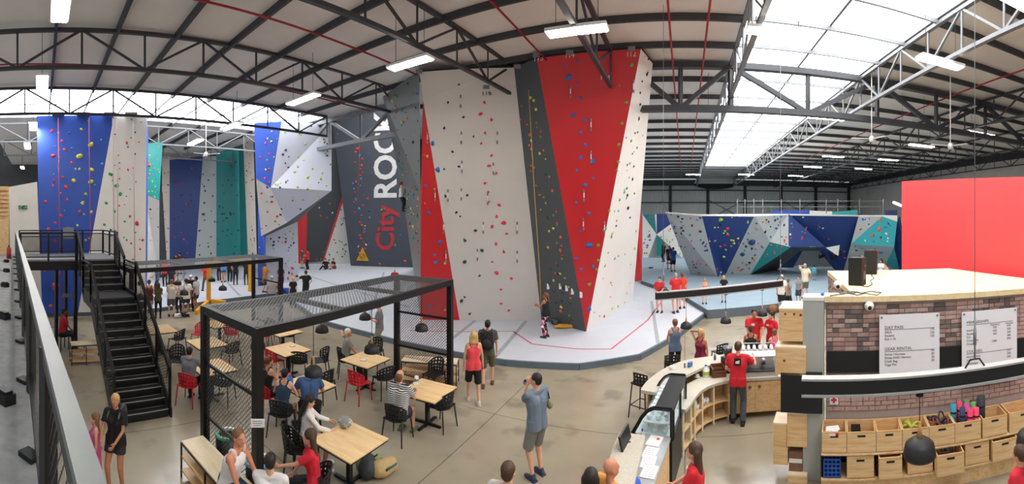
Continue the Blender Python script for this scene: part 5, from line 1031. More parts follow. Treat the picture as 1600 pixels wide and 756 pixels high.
t = thing('milk_bottle', 'white plastic milk bottle with green label behind the bar', 'bottle', on(1103, 588, .9)); MB().lathe([(0, 0), (.075, 0), (.08, .02), (.08, .16), (.03, .22), (.028, .25), (0, .25)], n=14).build('bottle_body', M_white, t); MB().lathe([(.03, .235), (.031, .26), (0, .262)], n=10).build('lid', mat('lid_blue', '#2a56a0', .5), t); MB().lathe([(.082, .05), (.082, .13)], n=14).build('label_band', mat('label_lime', '#a4c23a', .5), t)
t = thing('tea_caddy', 'brown wooden caddy with two compartments on the work top', 'box', on(1122, 586, .9), -.25)
for x in (-.15, .15): MB().box((x, 0, .1), (.016, .3, .2)).build('side', M_brown, t)
for y, h in ((-.15, .14), (0, .17), (.15, .22)): MB().box((0, y, h/2), (.284, .016, h)).build('board', M_brown, t)
MB().box((0, 0, .008), (.284, .29, .014)).build('bottom', M_brown, t)
t = thing('sugar_packet', 'blue and red packet on the bar top', 'packet', on(1078, 573, 1.1), .5); MB().slab([(-.06, -.03, 0), (.06, -.03, 0), (.06, .03, 0), (-.06, .03, 0)], (.01, 0, .11)).build('packet_body', mat('packet_blue', '#3f7fb8', .5, 0, .2, 20), t); MB().box((.02, -.035, .07), (.05, .006, .05)).build('red_print', M_crs, t)
t = thing('salt_shaker', 'small dark shaker beside the blue packet', 'shaker', on(1070, 574, 1.1)); MB().lathe([(0, 0), (.025, 0), (.022, .07), (0, .07)], n=10).build('shaker_body', M_steelL, t); MB().lathe([(.024, .07), (.02, .09), (0, .092)], n=10).build('lid', M_black, t)
t = thing('small_bottle', 'small bottle with blue label on the bright bar top', 'bottle', on(1117, 562, 1.1)); MB().lathe([(0, 0), (.03, 0), (.03, .1), (.012, .13), (.012, .16), (0, .16)], n=10).build('bottle_body', M_steelL, t); MB().lathe([(.031, .03), (.031, .08)], n=10).build('label_band', mat('lid_blue', '#2a56a0', .5), t)
t = thing('coffee_grinder', 'black coffee grinder with tall hopper beside the barista', 'grinder', on(1137, 580, .9), .2); MB().slab([(-.1, -.13, 0), (.1, -.13, 0), (.1, .13, 0), (-.1, .13, 0)], (0, 0, .34)).build('grinder_body', M_black, t); MB().lathe([(.05, .34), (.1, .42), (.11, .56), (0, .56)], n=16).build('hopper', mat('hopper_smoke', '#34302c', .2, 0, .05), t); MB().lathe([(.115, .55), (.115, .58), (0, .585)], n=16).build('lid', M_steelL, t); MB().box((0, -.17, .12), (.06, .1, .03)).build('spout_fork', M_black, t)
t = thing('espresso_machine', 'chrome espresso machine with white cups stacked on top', 'coffee machine', on(1184, 582, .9), -.52); W2 = .86
MB().slab([(-W2/2, -.25, .0), (-W2/2, .28, .0), (-W2/2, .28, .46), (-W2/2, .0, .5), (-W2/2, -.12, .42), (-W2/2, -.08, .12), (-W2/2, -.25, .1)], (W2, 0, 0)).build('machine_body', M_stain, t)
for s in (-1, 1): MB().slab([(s*W2/2, -.27, 0), (s*W2/2, .3, 0), (s*W2/2, .3, .5), (s*W2/2, .02, .56), (s*W2/2, -.14, .46), (s*W2/2, -.1, .14), (s*W2/2, -.27, .11)], (.02*s, 0, 0)).build('side_cheek', M_white, t)
for x in (-.2, .12):
    gh = MB().tube((x, -.06, .36), (x, -.16, .3), .06, .05, 14).build('group_head', M_stain, t); MB().tube((x, -.16, .28), (x, -.16, .25), .045, n=12).bar((x, -.18, .27), (x, -.34, .25), .03, .025).build('portafilter', M_black, gh)
MB().box((0, -.16, .125), (W2-.1, .2, .02)).build('drip_tray', M_steel, t); MB().path([(-W2/2, .02, .6), (-W2/2, .28, .6), (W2/2, .28, .6), (W2/2, .02, .6)], .01, 6).build('cup_rail', M_stain, t); MB().path([(.36, -.1, .4), (.36, -.18, .34), (.37, -.2, .2)], .009, 6).build('steam_wand', M_stain, t)
for i in range(6):
    for j in range(2):
        p = t.location+Matrix.Rotation(-.52, 3, 'Z')@Vector((-.34+.135*i, .08+.12*j, .50)); o = MB().lathe([(0, .08), (.028, .08), (.045, 0), (.04, 0), (.02, .07), (0, .07)], p, n=12).build('stacked_cup', mat('china_ecebe8', '#ecebe8', .3)); tag(o, 'white cup upside down on the espresso machine', 'cup', 'cups on the espresso machine')
for x, y, h, c, l in ((1091, 622, .16, '#d9d7d2', 'white tub'), (1098, 625, .2, '#e8e6e0', 'pale jug'), (1117, 612, .12, '#dcdad6', 'white bowl stack')):
    pass
for i, (f, h, c) in enumerate(((5.6, .2, '#e4e2dc'), (6.2, .14, '#34343a'), (6.9, .22, '#dcd8d0'), (7.5, .1, '#e6e4e0'), (9, .16, '#cfd2d4'), (10, .1, '#e4e4e2'))):
    k = int(f); p = inset[k].lerp(inset[k+1], f-k).lerp(deep[k], .35); o = MB().lathe([(0, 0), (.05, 0), (.06, h), (.05, h), (.04, .02), (0, .02)], Vector((p.x, p.y, .462)), n=12).build('shelf_jug', mat('jug_'+c[1:], c, .4)); tag(o, ['tall white tub', 'dark jar', 'tall cream tub', 'low white bowl', 'grey pot', 'small white pot'][i]+' on the shelf under the bar, by the barista', 'container', 'containers under the bar')
# till things
t = thing('till_screen', 'thin black till screen seen edge-on at the order counter', 'screen', cp(-.72, .5, .905), 0); R_ = Matrix.Rotation(atan2(dd.y, dd.x), 3, 'Z')
MB().slab([R_@Vector((-.22, .02, .06)), R_@Vector((.22, .02, .06)), R_@Vector((.22, .1, .4)), R_@Vector((-.22, .1, .4))], R_@Vector((0, .03, .01))).build('screen_panel', M_black, t); MB().box((0, .06, .02), (.2, .16, .03), rz=atan2(dd.y, dd.x)).build('foot', M_black, t); MB().bar((0, .08, .02), (0, .08, .2), .05, .03).build('stalk', M_black, t)
for i, (u, s, rz, l) in enumerate(((-.5, .25, .9, 'white printed sheet next to the white tray on the till counter'), (-.75, .22, 1.05, 'white printed sheet overlapping the middle of the till counter'), (-.98, .15, .95, 'white sheet at the outer end of the till counter by the blue cap'))):
    t = thing('printed_sheet', l, 'paper', cp(u, s, .906+.003*i), rz, 'paper sheets at the till'); MB().box((0, 0, 0), (.3, .21, .002)).build('sheet', M_board, t)
    for k in range(5): MB().box((-.11+.05*k, 0, .0015), (.006, .15, .001)).build('print_line', M_steelL, t)
t = thing('card_reader', 'white tray with red logo patch on the till counter', 'tray', cp(-.2, .25, .906), .9); MB().box((0, 0, .01), (.3, .22, .02)).build('tray_body', M_white, t); MB().ell((.06, -.04, .022), (.03, .03, .004)).build('red_patch', M_crs, t)
t = thing('water_bottle', 'clear water bottle with blue cap on the till counter', 'bottle', cp(-.33, .42, .906)); MB().lathe([(0, 0), (.035, 0), (.035, .16), (.013, .21), (.013, .23), (0, .23)], n=12).build('bottle_body', glass('bottle_clear', '#d8e4ea', .45), t); MB().lathe([(.016, .22), (.016, .25), (0, .25)], n=10).build('lid', mat('lid_indigo', '#3338a0', .4), t)
# bar stools
def stool(px, py, rz, label):
    p = pz(px, py, .78); p.z = 0; t = thing('bar_stool', label, 'stool', p, rz, 'black bar stools')
    def seat(u, v): return ((u-.5)*.4, (v-.5)*.38, .76+.02*((u-.5)*2)**2)
    shell(seat, 9, 9, lambda i, j: i % 2 and j % 2, .02).build('seat', M_chb, t)
    def back(u, v): a = (u-.5)*2*1.2; return (.21*sin(a), -.0-.2*cos(a)*(1+.2*v), .77+.28*v*(1-.25*(2*u-1)**2))
    shell(back, 13, 7, lambda i, j: i % 2 and j % 2, .016).build('backrest', M_chb, t)
    for sx in (-1, 1):
        for sy in (-1, 1): MB().tube((sx*.17, sy*.17, .76), (sx*.23, sy*.23, 0), .017, .013, 8).build('leg', M_chb, t)
    mb = MB(); q = [(-.2, -.2), (.2, -.2), (.2, .2), (-.2, .2)]
    for i in range(4): mb.tube((*q[i], .28), (*q[(i+1) % 4], .28), .012, n=6)
    mb.build('footrest', M_chb, t)
stool(1004, 596, -.9, 'black bar stool at the end of the curved bar'); stool(1050, 566, -.35, 'black bar stool behind the woman in denim blue'); stool(1126, 548, .1, 'black bar stool showing only its back over the bright bar top')
# table-top things
t = thing('water_jug', 'large blue water bottle with red cap on the cafe table', 'bottle', pz(453, 606, .755)); MB().lathe([(0, 0), (.07, 0), (.075, .02), (.075, .2), (.03, .27), (.028, .3), (0, .3)], n=14).build('bottle_body', mat('bottle_blue', '#3f93dc', .2, 0, .1), t); MB().lathe([(.03, .28), (.032, .32), (0, .32)], n=10).build('lid', mat('cap_red', '#d8394a', .5), t)
def papers(px, py, label):
    t = thing('table_card', label, 'card', pz(px, py, .755), random.uniform(0, 3), 'small cards and dishes on the tables'); MB().box((0, 0, .012), (.16, .12, .02)).build('card_body', mat('card_cream', '#e6d9c0', .6), t); MB().box((.01, 0, .026), (.08, .06, .008)).build('dish', M_white, t)
papers(568, 563, 'small pale dish on the old man\'s table'); papers(457, 541, 'small card on the empty square table'); papers(335, 534, 'small card on the table behind the mesh'); papers(650, 600, 'white card beside the phone of the striped man'); papers(247, 510, 'small red-topped card on the table by the stair')
t = thing('phone', 'black phone on the striped man\'s table', 'phone', pz(648, 609, .755), .6); MB().box((0, 0, .005), (.08, .15, .01)).build('phone_body', M_black, t); MB().box((0, 0, .0105), (.07, .13, .001)).build('screen', M_steelL, t)
t = thing('mug', 'tall white printed mug on the striped man\'s table', 'mug', pz(651, 598, .755)); MB().lathe([(0, 0), (.045, 0), (.05, .15), (.044, .15), (.04, .015), (0, .015)], n=14).build('mug_body', M_white, t); MB().lathe([(.05, .05), (.052, .1)], n=14).build('print_band', M_steelL, t)
# ================================================================ PEOPLE
JOBS = []
def job(mb, voxel, name, m, parent, smooth=3, hands=()): JOBS.append((mb, voxel, name, m, parent, smooth, hands))
def hand_mb(near):
    mb = MB(); n, m = (8, 3) if near else (5, 2)
    mb.ell((0, .05, 0), (.04, .056, .015), n=10, m=6); mb.cap((0, -.035, 0), (0, .02, 0), .026, .024, n, m)
    for x, L in ((.031, .066), (.0105, .076), (-.0105, .071), (-.030, .056)):
        k = Vector((x, .094, 0)); mb.cap((x*.7, .03, 0), k, .013, .0115, n, m)
        a, b = radians(22), radians(58); p = k+Vector((x*.25, cos(a)*L*.52, -sin(a)*L*.52)); q = p+Vector((x*.1, cos(b)*L*.48, -sin(b)*L*.48))
        mb.cap(k, p, .0098, .0088, n, m); mb.cap(p, q, .0088, .0074, n, m)
    mb.cap((.022, .02, -.002), (.052, .056, -.012), .0145, .0118, n, m); mb.cap((.052, .056, -.012), (.062, .088, -.02), .0118, .009, n, m); return mb
HAND = {}
def flush():
    for near in (True, False):
        hm = hand_mb(near).mesh('hand'); 
        if near:
            o = bpy.data.objects.new('hand', hm); COL.objects.link(o); r = o.modifiers.new('r', 'REMESH'); r.mode = 'VOXEL'; r.voxel_size = .0042; HAND['o'] = o
        HAND[near] = hm
    tmp = []
    for mb, vox, name, m, par, sm, hands in JOBS:
        me = mb.mesh(name); o = bpy.data.objects.new(name, me); COL.objects.link(o)
        r = o.modifiers.new('r', 'REMESH'); r.mode = 'VOXEL'; r.voxel_size = vox; r.use_smooth_shade = True
        s = o.modifiers.new('s', 'SMOOTH'); s.iterations = sm; s.factor = .5; tmp.append(o)
    dg = bpy.context.evaluated_depsgraph_get(); dg.update()
    ho = HAND['o']; HAND[True] = bpy.data.meshes.new_from_object(ho.evaluated_get(dg)); bpy.data.objects.remove(ho)
    for o, (mb, vox, name, m, par, sm, hands) in zip(tmp, JOBS):
        me = bpy.data.meshes.new_from_object(o.evaluated_get(dg)); old = o.data; bpy.data.objects.remove(o); bpy.data.meshes.remove(old); me.name = name
        if hands:
            bm = bmesh.new(); bm.from_mesh(me)
            for near, M in hands:
                h = HAND[near].copy(); h.transform(M); bm.from_mesh(h); bpy.data.meshes.remove(h)
            bmesh.ops.recalc_face_normals(bm, faces=bm.faces); bm.to_mesh(me); bm.free()
        me.polygons.foreach_set('use_smooth', [True]*len(me.polygons)); me.materials.clear(); link(name, me, m, par)
def ik(a, b, l1, l2, pole):
    a, b = Vector(a), Vector(b); d = b-a; L = d.length
    if L > (l1+l2)*.995: b = a+d*((l1+l2)*.995/L); d = b-a; L = d.length
    u = d/L; x = (l1*l1-l2*l2+L*L)/(2*L); h = sqrt(max(l1*l1-x*x, 0)); p = Vector(pole); p = p-u*p.dot(u); p.normalize(); return a+u*x+p*h, b
SKIN = {'fair': '#d9a184', 'pale': '#e3b497', 'tan': '#b97c58', 'ruddy': '#cf8a6b', 'dark': '#5d3a28', 'brown': '#8a5a3e'}
HAIR = {'brown': '#4a3222', 'dark': '#1e1612', 'blonde': '#c9a468', 'grey': '#a9a39a', 'white': '#dedad2', 'auburn': '#6a3a22', 'lightbrown': '#7a5838'}
HANDS = {'down': (.26, .06, .76), 'fwd': (.13, .36, 1.06), 'hip': (.2, .04, .98), 'chest': (.06, .27, 1.2), 'head': (.10, -.02, 1.66), 'reach': (.18, .58, 1.34), 'up': (.16, .3, 1.95), 'mouth': (.03, .22, 1.5), 'point': (.6, .25, 1.4), 'back': (.06, -.18, 1.0), 'belay': (.08, .4, 1.2),
         'table': (.2, .46, .80), 'lap': (.12, .34, .62), 'chin': (.02, .3, 1.05), 'nape': (.12, -.1, 1.17), 'outl': (.55, .3, .78), 'knee': (.2, .45, .6)}
def print_mat(kind):
    if kind in _M: return _M[kind]
    m = mat(kind, '#202024', .8); nt = m.node_tree; b = nt.nodes['Principled BSDF']; L = nt.links.new
    tc = nt.nodes.new('ShaderNodeTexCoord')
    if kind == 'shirt_striped':
        w = nt.nodes.new('ShaderNodeTexWave'); w.bands_direction = 'Z'; w.inputs['Scale'].default_value = 9; w.inputs['Distortion'].default_value = .6; L(tc.outputs['Object'], w.inputs['Vector']); src = w.outputs['Fac']; cols = ('#20242c', '#dcdad4')
    else:
        w = nt.nodes.new('ShaderNodeTexVoronoi'); w.inputs['Scale'].default_value = 14; L(tc.outputs['Object'], w.inputs['Vector']); src = w.outputs['Color']; cols = ('#1b1a20', '#c03a6a')
    cr = nt.nodes.new('ShaderNodeValToRGB'); e = cr.color_ramp.elements; e[0].position = .42; e[0].color = lin(cols[0]); e[1].position = .55; e[1].color = lin(cols[1])
    if kind != 'shirt_striped': q = e.new(.75); q.color = lin('#e8d8dc')
    L(src, cr.inputs[0]); L(cr.outputs[0], b.inputs['Base Color']); return m
def cloth(c): return print_mat(c) if not c.startswith('#') else mat('cloth_'+c[1:], c, .85, 0, .1, 5, .25, 30)
NP = 0
def person(label, pos, yaw, H=1.72, fem=False, pose='stand', hl='down', hr='down', top='#b02030', sleeve=.5, bottom='#2b2c30', leg='long', shoes='#2a2a2c', hair='brown', style='short', skin='fair', bulk=1.0, lean=None, head=(0, 0), near=None, seat=.45, group=None, barefoot=False, dress=False, feet=None, pitch=0, pz0=None, badge=False, stride=None):
    """yaw: 0 shows the back to the camera, 90 faces picture-left, 180 faces the camera"""
    global NP
    NP += 1; rnd = random.Random(NP); pos = Vector(pos); a = atan2(pos.x, pos.y); r = Vector((pos.x, pos.y)).length; s = H/1.75
    if near is None: near = r < 11.5
    vox = .0125 if r < 8 else .015 if r < 11.5 else .02 if r < 17 else .026
    t = thing('person', label, 'person', pos, -a+radians(yaw), group)
    if pitch: t.rotation_euler = (radians(pitch), 0, -a+radians(yaw))
    sit = pose in ('sit', 'floor'); V = Vector
    sw = .165 if fem else .19
    if lean is None: lean = .12 if pose == 'sit' else .25 if pose == 'floor' else .03
    P = V((0, 0, .93)) if pose == 'stand' else V((0, -.02, (seat+.10)/s)) if pose == 'sit' else V((0, 0, .12)) if pose == 'floor' else V((0, 0, .93))
    u = V((0, sin(lean), cos(lean))); f = V((0, cos(lean), -sin(lean)))
    waist, chest, nb = P+u*.17, P+u*.36, P+u*.545; sh = {k: P+u*.50+V((k*sw, 0, 0)) for k in (-1, 1)}; hip = {k: P+V((k*.09, 0, -.03)) for k in (-1, 1)}
    hd = nb+(u*.5+V((0, .12, 1))).normalized()*.155
    # feet
    if feet is None:
        if pose == 'stand':
            st = stride if stride is not None else rnd.uniform(-.06, .06); feet = {-1: (-.11, st, .08), 1: (.11, -st, .08)}
        elif pose == 'sit': feet = {-1: (-.13, .40+rnd.uniform(-.1, .05), .08), 1: (.13, .40+rnd.uniform(-.1, .08), .08)}
        else: feet = {-1: (-.16, .5, .07), 1: (.2, .72, .07)}
    else: feet = {-1: feet[0], 1: feet[1]}
    kn, an = {}, {}
    for k in (-1, 1): kn[k], an[k] = ik(hip[k], V(feet[k]), .425, .425, (k*.15, 1, .35 if pose != 'stand' else 0))
    hz = 0 if not sit else 0
    wr, el = {}, {}
    for k, h in ((-1, hl), (1, hr)):
        h = HANDS[h] if isinstance(h, str) else h
        tgt = V((h[0]*k, h[1], h[2]))
        hi = (hl if k < 0 else hr)
        pole = (k*1.0, -.15, .25) if hi in ('head', 'nape') else (k*1.0, -.9, -.5) if hi in ('hip', 'back') else (k*.55, -.5, -.75)
        if hi == 'up': pole = (k, .0, -.4)
        el[k], wr[k] = ik(sh[k], tgt, .285, .25, pole)
    b = bulk; bf = MB(); n = 9
    def torso(mb, e, lo=0.0, hiw=True):
        """body of the trunk inflated by e"""
        cw, cr_, ww, wr_, hw, hr_ = (.06, .105, .04, .093, .075, .112) if fem else (.075, .115, .055, .104, .068, .108)
        for k in (-1, 1):
            mb.cap(P+V((k*hw*b, 0, -.02+lo)), waist+V((k*ww*b, 0, 0)), hr_*b+e, wr_*b+e, n); mb.cap(waist+V((k*ww*b, 0, 0)), chest+V((k*cw*b, 0, 0)), wr_*b+e, cr_*(.5+.5*b)+e, n)
            if hiw: mb.cap(chest+V((k*cw, 0, 0)), sh[k]+V((-k*.03, 0, -.01)), cr_*(.5+.5*b)*.96+e, .062+e, n)
            if fem: mb.ell(chest+f*.075+V((k*.07, 0, .0)), (.062+e, .06+e, .06+e))
        if b > 1.15: mb.ell(waist+f*.07, (.15*b+e, .12*b+e, .15+e))
    torso(bf, 0)
    bf.cap(sh[-1]+u*.02-V((-.05, 0, 0)), sh[1]+u*.02-V((.05, 0, 0)), .05, .05, n); bf.cap(nb-u*.06, hd-V((0, .02, .03)), .056 if not fem else .047, .05 if not fem else .044, n)
    for k in (-1, 1):
        bf.cap(hip[k], kn[k], .083*(.6+.4*b), .054, n); bf.cap(kn[k], an[k], .054, .036, n); d = (an[k]-kn[k]); bf.cap(kn[k]+d*.15-f*.018*0+V((0, -.016, 0)) if pose == 'stand' else kn[k]+d*.15, kn[k]+d*.5, .05, .043, n)
        bf.cap(sh[k], el[k], .05*(.7+.3*b) if not fem else .041, .038 if not fem else .032, n); bf.cap(el[k], wr[k], .038 if not fem else .033, .026, n)
    # head
    yw, pt = radians(head[0]), radians(head[1]); RH = Matrix.Rotation(yw, 3, 'Z') @ Matrix.Rotation(pt, 3, 'X')
    def hp(x, y, z): return hd+RH@V((x, y, z))
    bf.ell(hp(0, -.008, .03), (.076, .093, .09), RH, 14, 10); bf.ell(hp(0, .02, -.035), (.06, .07, .078), RH, 12, 8); bf.cap(hp(0, .082, .012), hp(0, .104, -.022), .010, .0155, 8); bf.ell(hp(0, .075, -.068), (.03, .026, .03), RH)
    bf.cap(hp(-.035, .078, .026), hp(.035, .078, .026), .013, .013, 8)
    for k in (-1, 1): bf.ell(hp(k*.077, -.01, -.005), (.011, .022, .032), RH)
    skm = mat('skin_'+skin, SKIN[skin], .55, 0, .06, 8)
    hands = []
    for k in (-1, 1):
        Y = (wr[k]-el[k]).normalized(); Z = V((k, 0, 0)); Z = Z-Y*Z.dot(Y)
        if Z.length < .2: Z = V((0, 0, 1))-Y*Y.z
        Z.normalize(); X = Y.cross(Z); M = Matrix((X, Y, Z)).transposed().to_4x4(); M.translation = wr[k]
        hs = (1 if not fem else .92); M = Matrix.Scale(s, 4) @ M @ Matrix.Diagonal((-hs if k > 0 else hs, hs, hs, 1)); hands.append((near, M))
    def sc(mb):
        mb.v = [q*s for q in mb.v]; return mb
    job(sc(bf), vox, 'body', skm, t, 3, hands)
    # top
    tp = MB(); e = .013 if near else .018
    low = .05 if not dress else -.35
    if sleeve > 0:
        torso(tp, e, .03); tp.cap(sh[-1]+u*.012+V((.04, 0, 0)), sh[1]+u*.012-V((.04, 0, 0)), .05+e, .05+e, n)
        for k in (-1, 1):
            su = .050*(.7+.3*b) if not fem else .042
            if sleeve < 1: q = sh[k].lerp(el[k], sleeve*1.35); tp.cap(sh[k], sh[k].lerp(el[k], .15), su+e+.006, su+e+.008, n); tp.tube(sh[k], q, su+e+.006, su+e+.012, 10)
            else: tp.cap(sh[k], el[k], su+e, .038+e, n); tp.tube(el[k], el[k].lerp(wr[k], .93), .038+e, .03+e, 10)
    else:
        torso(tp, e, .03, False)
        for k in (-1, 1):
            c0_ = chest+V((k*(.06 if fem else .075), 0, 0)); c1_ = sh[k]+V((-k*.03, 0, -.01)); rc = (.105 if fem else .115)*(.5+.5*b)*.96; q = c0_.lerp(c1_, .62)
            tp.cap(chest-u*.03+V((k*.06, 0, 0)), c0_, rc+e, rc+e, n); tp.tube(c0_.lerp(c1_, -.2), q, rc+e, rc*.38+.062*.62+e+.002, 12); tp.ell(sh[k]+u*.02+V((-k*.075, 0, 0)), (.03, .062+e, .062+e))
    if pose == 'stand' and not dress:
        hw = .075 if fem else .068
        for k in (-1, 1): tp.tube(P+V((k*hw*b, 0, -.10)), P+V((k*hw*b, 0, .08)), (.112 if fem else .108)*b+e+.004, .105*b+e, 12)
    if dress:
        for k in (-1, 1): tp.tube(V((k*.07, 0, .32)), P+V((k*.05, 0, .1)), .15, .11, 12)
    job(sc(tp), vox, 'dress' if dress else ('shirt' if sleeve else 'tank_top'), cloth(top), t, 4)
    # bottom
    if not dress:
        bt = MB()
        for k in (-1, 1):
            hw = .075 if fem else .068; bt.cap(P+V((k*hw*b, 0, -.02)), P+V((k*hw*b*.8, 0, .09)), (.112 if fem else .108)*b+e*.8, .1*b+e*.8, n)
            if leg == 'short': q = hip[k].lerp(kn[k], .62 if not fem else .45); bt.tube(hip[k]+V((0, 0, .02)), q, .095*(.6+.4*b)+e, .085*(.6+.4*b)+e+.004, 12); bt.cap(P+V((k*.07*b, 0, -.02)), hip[k], .108*b+e*.8, .095*(.6+.4*b)+e, n)
            elif leg == 'knee': bt.tube(hip[k]+V((0, 0, .02)), hip[k].lerp(kn[k], .98), .095*(.6+.4*b)+e, .078*(.6+.4*b)+e, 12); bt.cap(P+V((k*.07*b, 0, -.02)), hip[k], .108*b+e*.8, .095*(.6+.4*b)+e, n)
            else:
                x = 0 if leg == 'tight' else .012; bt.cap(hip[k], kn[k], .088*(.6+.4*b)+e*.7, .056+e*.6+x, n); bt.tube(kn[k], kn[k].lerp(an[k], .97), .056+e*.6+x, .04+e*.6+x*1.6, 12); bt.cap(kn[k]-V((0, 0, .001)), kn[k], .056+e*.6+x, None, n)
        job(sc(bt), vox, 'trousers' if leg in ('long',) else 'leggings' if leg == 'tight' else 'shorts', cloth(bottom), t, 3)
    for k in (-1, 1):
        d = V((k*.12, 1, 0)).normalized(); q = an[k]; z0 = q.z-.08 if pose == 'stand' else q.z-.075; m2 = MB()
        if barefoot: m2.cap(q+V((0, -.03, -.045)), q+d*.13+V((0, 0, -.055)), .034, .026, 8)
        else: m2.cap(q+V((0, -.035, -.035)), q+d*.15+V((0, 0, -.048)), .042, .033, 8); m2.cap(q+V((0, -.01, 0)), q+V((0, .02, -.03)), .045, .045, 8); m2.slab([V((q.x, q.y, z0))+V(w) for w in ((-.042, -.08, 0), (.042, -.08, 0), (.048, .12, 0), (.02, .195, 0), (-.02, .195, 0), (-.048, .12, 0))], (0, 0, .028))
        sc(m2).build('foot' if barefoot else 'shoe', skm if barefoot else cloth(shoes), t)
    # hair
    hm = MB(); hc = mat('hair_'+hair, HAIR[hair], .6, 0, .25, 30, .3, 80)
    if style != 'bald':
        if style in ('cap', 'capback'):
            sg_ = 1 if style == 'cap' else -1; hm2 = MB(); hm2.ell(hp(0, -.008, .06), (.086, .102, .075), RH, 14, 8); hm2.slab([hp(x, y*sg_, .055) for x, y in ((-.07, .05), (.07, .05), (.06, .15), (.03, .175), (-.03, .175), (-.06, .15))], RH@V((0, 0, .012))); job(sc(hm2), min(vox, .012), 'cap', cloth('#e8e6e2' if hair != 'blonde' else '#d0cdc8'), t, 1)
        if style in ('short', 'pony', 'bun', 'long', 'curly', 'bob'):
            ex = .006 if style == 'short' else .012
            hm.ell(hp(0, -.022, .042), (.079+ex, .093+ex, .086+ex), RH, 14, 9); hm.ell(hp(0, -.052, -.01), (.068+ex, .052+ex, .066), RH)
        if style == 'receding': hm.ell(hp(0, -.055, .008), (.086, .064, .078), RH, 12, 8); hm.ell(hp(0, -.06, -.05), (.075, .05, .06), RH)
        if style == 'capback' or style == 'cap': hm.ell(hp(0, -.04, .0), (.078, .07, .06), RH)
        if style in ('long', 'bob'):
            L = .30 if style == 'long' else .13
            for x in (-.06, -.02, .02, .06): hm.cap(hp(x*1.05, -.05, .02), hp(x*1.25, -.095+.03*abs(x)/.06, -L), .052, .036, 9)
        if style == 'pony':
            hm.cap(hp(0, -.10, .06), hp(0, -.14, .03), .03, .034, 8); hm.cap(hp(0, -.14, .03), hp(0, -.15, -.16), .034, .014, 8)
        if style == 'bun': hm.ell(hp(0, -.09, .1), (.045, .045, .045))
        if hm.v: job(sc(hm), min(vox, .015), 'hair', hc, t, 2)
    if near:
        ew, ed, lip = mat('eye_white', '#e8e4de', .3), mat('eye_dark', '#2a1c14', .3), mat('lips', '#a85a50', .5)
        for k in (-1, 1):
            q = hp(k*.031, .079, .008); eo = MB().ell(q*s, (.0125*s, .008*s, .008*s), RH, 8, 6).build('eye', ew, t); MB().ell(hp(k*.031, .0865, .008)*s, (.0055*s, .003*s, .0055*s), RH, 8, 6).build('iris', ed, eo)
            MB().cap(hp(k*.018, .086, .026)*s, hp(k*.05, .078, .028)*s, .004*s, .003*s, 6).build('eyebrow', hc, t)
        MB().cap(hp(-.02, .083, -.050)*s, hp(.02, .083, -.050)*s, .0055*s, None, 6).build('mouth', lip, t)
    if badge:
        q = chest+f*(.118+e)+V((.05, 0, .06)); MB().box(q*s, (.09*s, .008, .06*s)).build('name_badge', M_white, t)
    t['_j'] = 0; del t['_j']
    return dict(t=t, s=s, P=P, chest=chest, nb=nb, u=u, f=f, hd=hd, wr=wr, el=el, sh=sh, world=lambda q: t.matrix_basis @ (Vector(q)*s))
def on_floor(px, py, z=0): return pz(px, py, z)
def at_r(px, r, z=0): a = az(px); return Vector((r*sin(a), r*cos(a), z))
def facing(p, q):
    """yaw relative to the line of sight so that a person at p looks at q"""
    d = Vector(q)-Vector(p); return degrees(atan2(-d.x, d.y))+degrees(atan2(p[0], p[1]))
def backpack(pp, label, c1, c2, back=True, size=1.0):
    """rucksack worn on a person's back"""
    t = thing('backpack', label, 'backpack', pp['world'](pp['chest']-pp['f']*.2), 0); t.rotation_euler = pp['t'].rotation_euler; mb = MB(); k = size; V = Vector
    mb.cap((-.08*k, 0, -.16*k), (-.08*k, 0, .14*k), .09*k, .075*k); mb.cap((.08*k, 0, -.16*k), (.08*k, 0, .14*k), .09*k, .075*k); mb.ell((0, -.02, -.02), (.16*k, .1*k, .24*k)); job(mb, .014, 'bag', cloth(c1), t, 3)
    mb = MB(); mb.ell((0, -.10*k, -.08*k), (.11*k, .05*k, .12*k)); job(mb, .014, 'pocket', cloth(c2), t, 2)
    for sx in (-1, 1): MB().path([V((sx*.09*k, .03, .2*k)), V((sx*.11*k, .17, .22*k)), V((sx*.115*k, .30, .1*k)), V((sx*.13*k, .26, -.06*k)), V((sx*.12*k, .08, -.16*k))], .018, 6).build('shoulder_strap', cloth(c2), t)
    MB().path([V((-.03, .02, .22*k)), V((0, .02, .27*k)), V((.03, .02, .22*k))], .01, 6).build('grab_loop', cloth(c2), t); return t
# ---- people near the rail
P1 = person('woman with short blonde hair in black t-shirt and shorts under the railing', at_r(181, 6.75), 158, 1.60, True, hl='fwd', hr='fwd', top='#141416', bottom='#2b2d31', leg='short', hair='blonde', skin='tan', head=(15, 5)); backpack(P1, 'grey backpack on the blonde woman in black', '#3c4144', '#4a5048', size=.85)
person('girl with long fair hair in a pink dress beside the blonde woman', at_r(150, 6.75), 95, 1.28, True, dress=True, top='#c8528e', sleeve=0, hair='lightbrown', style='long', skin='fair')
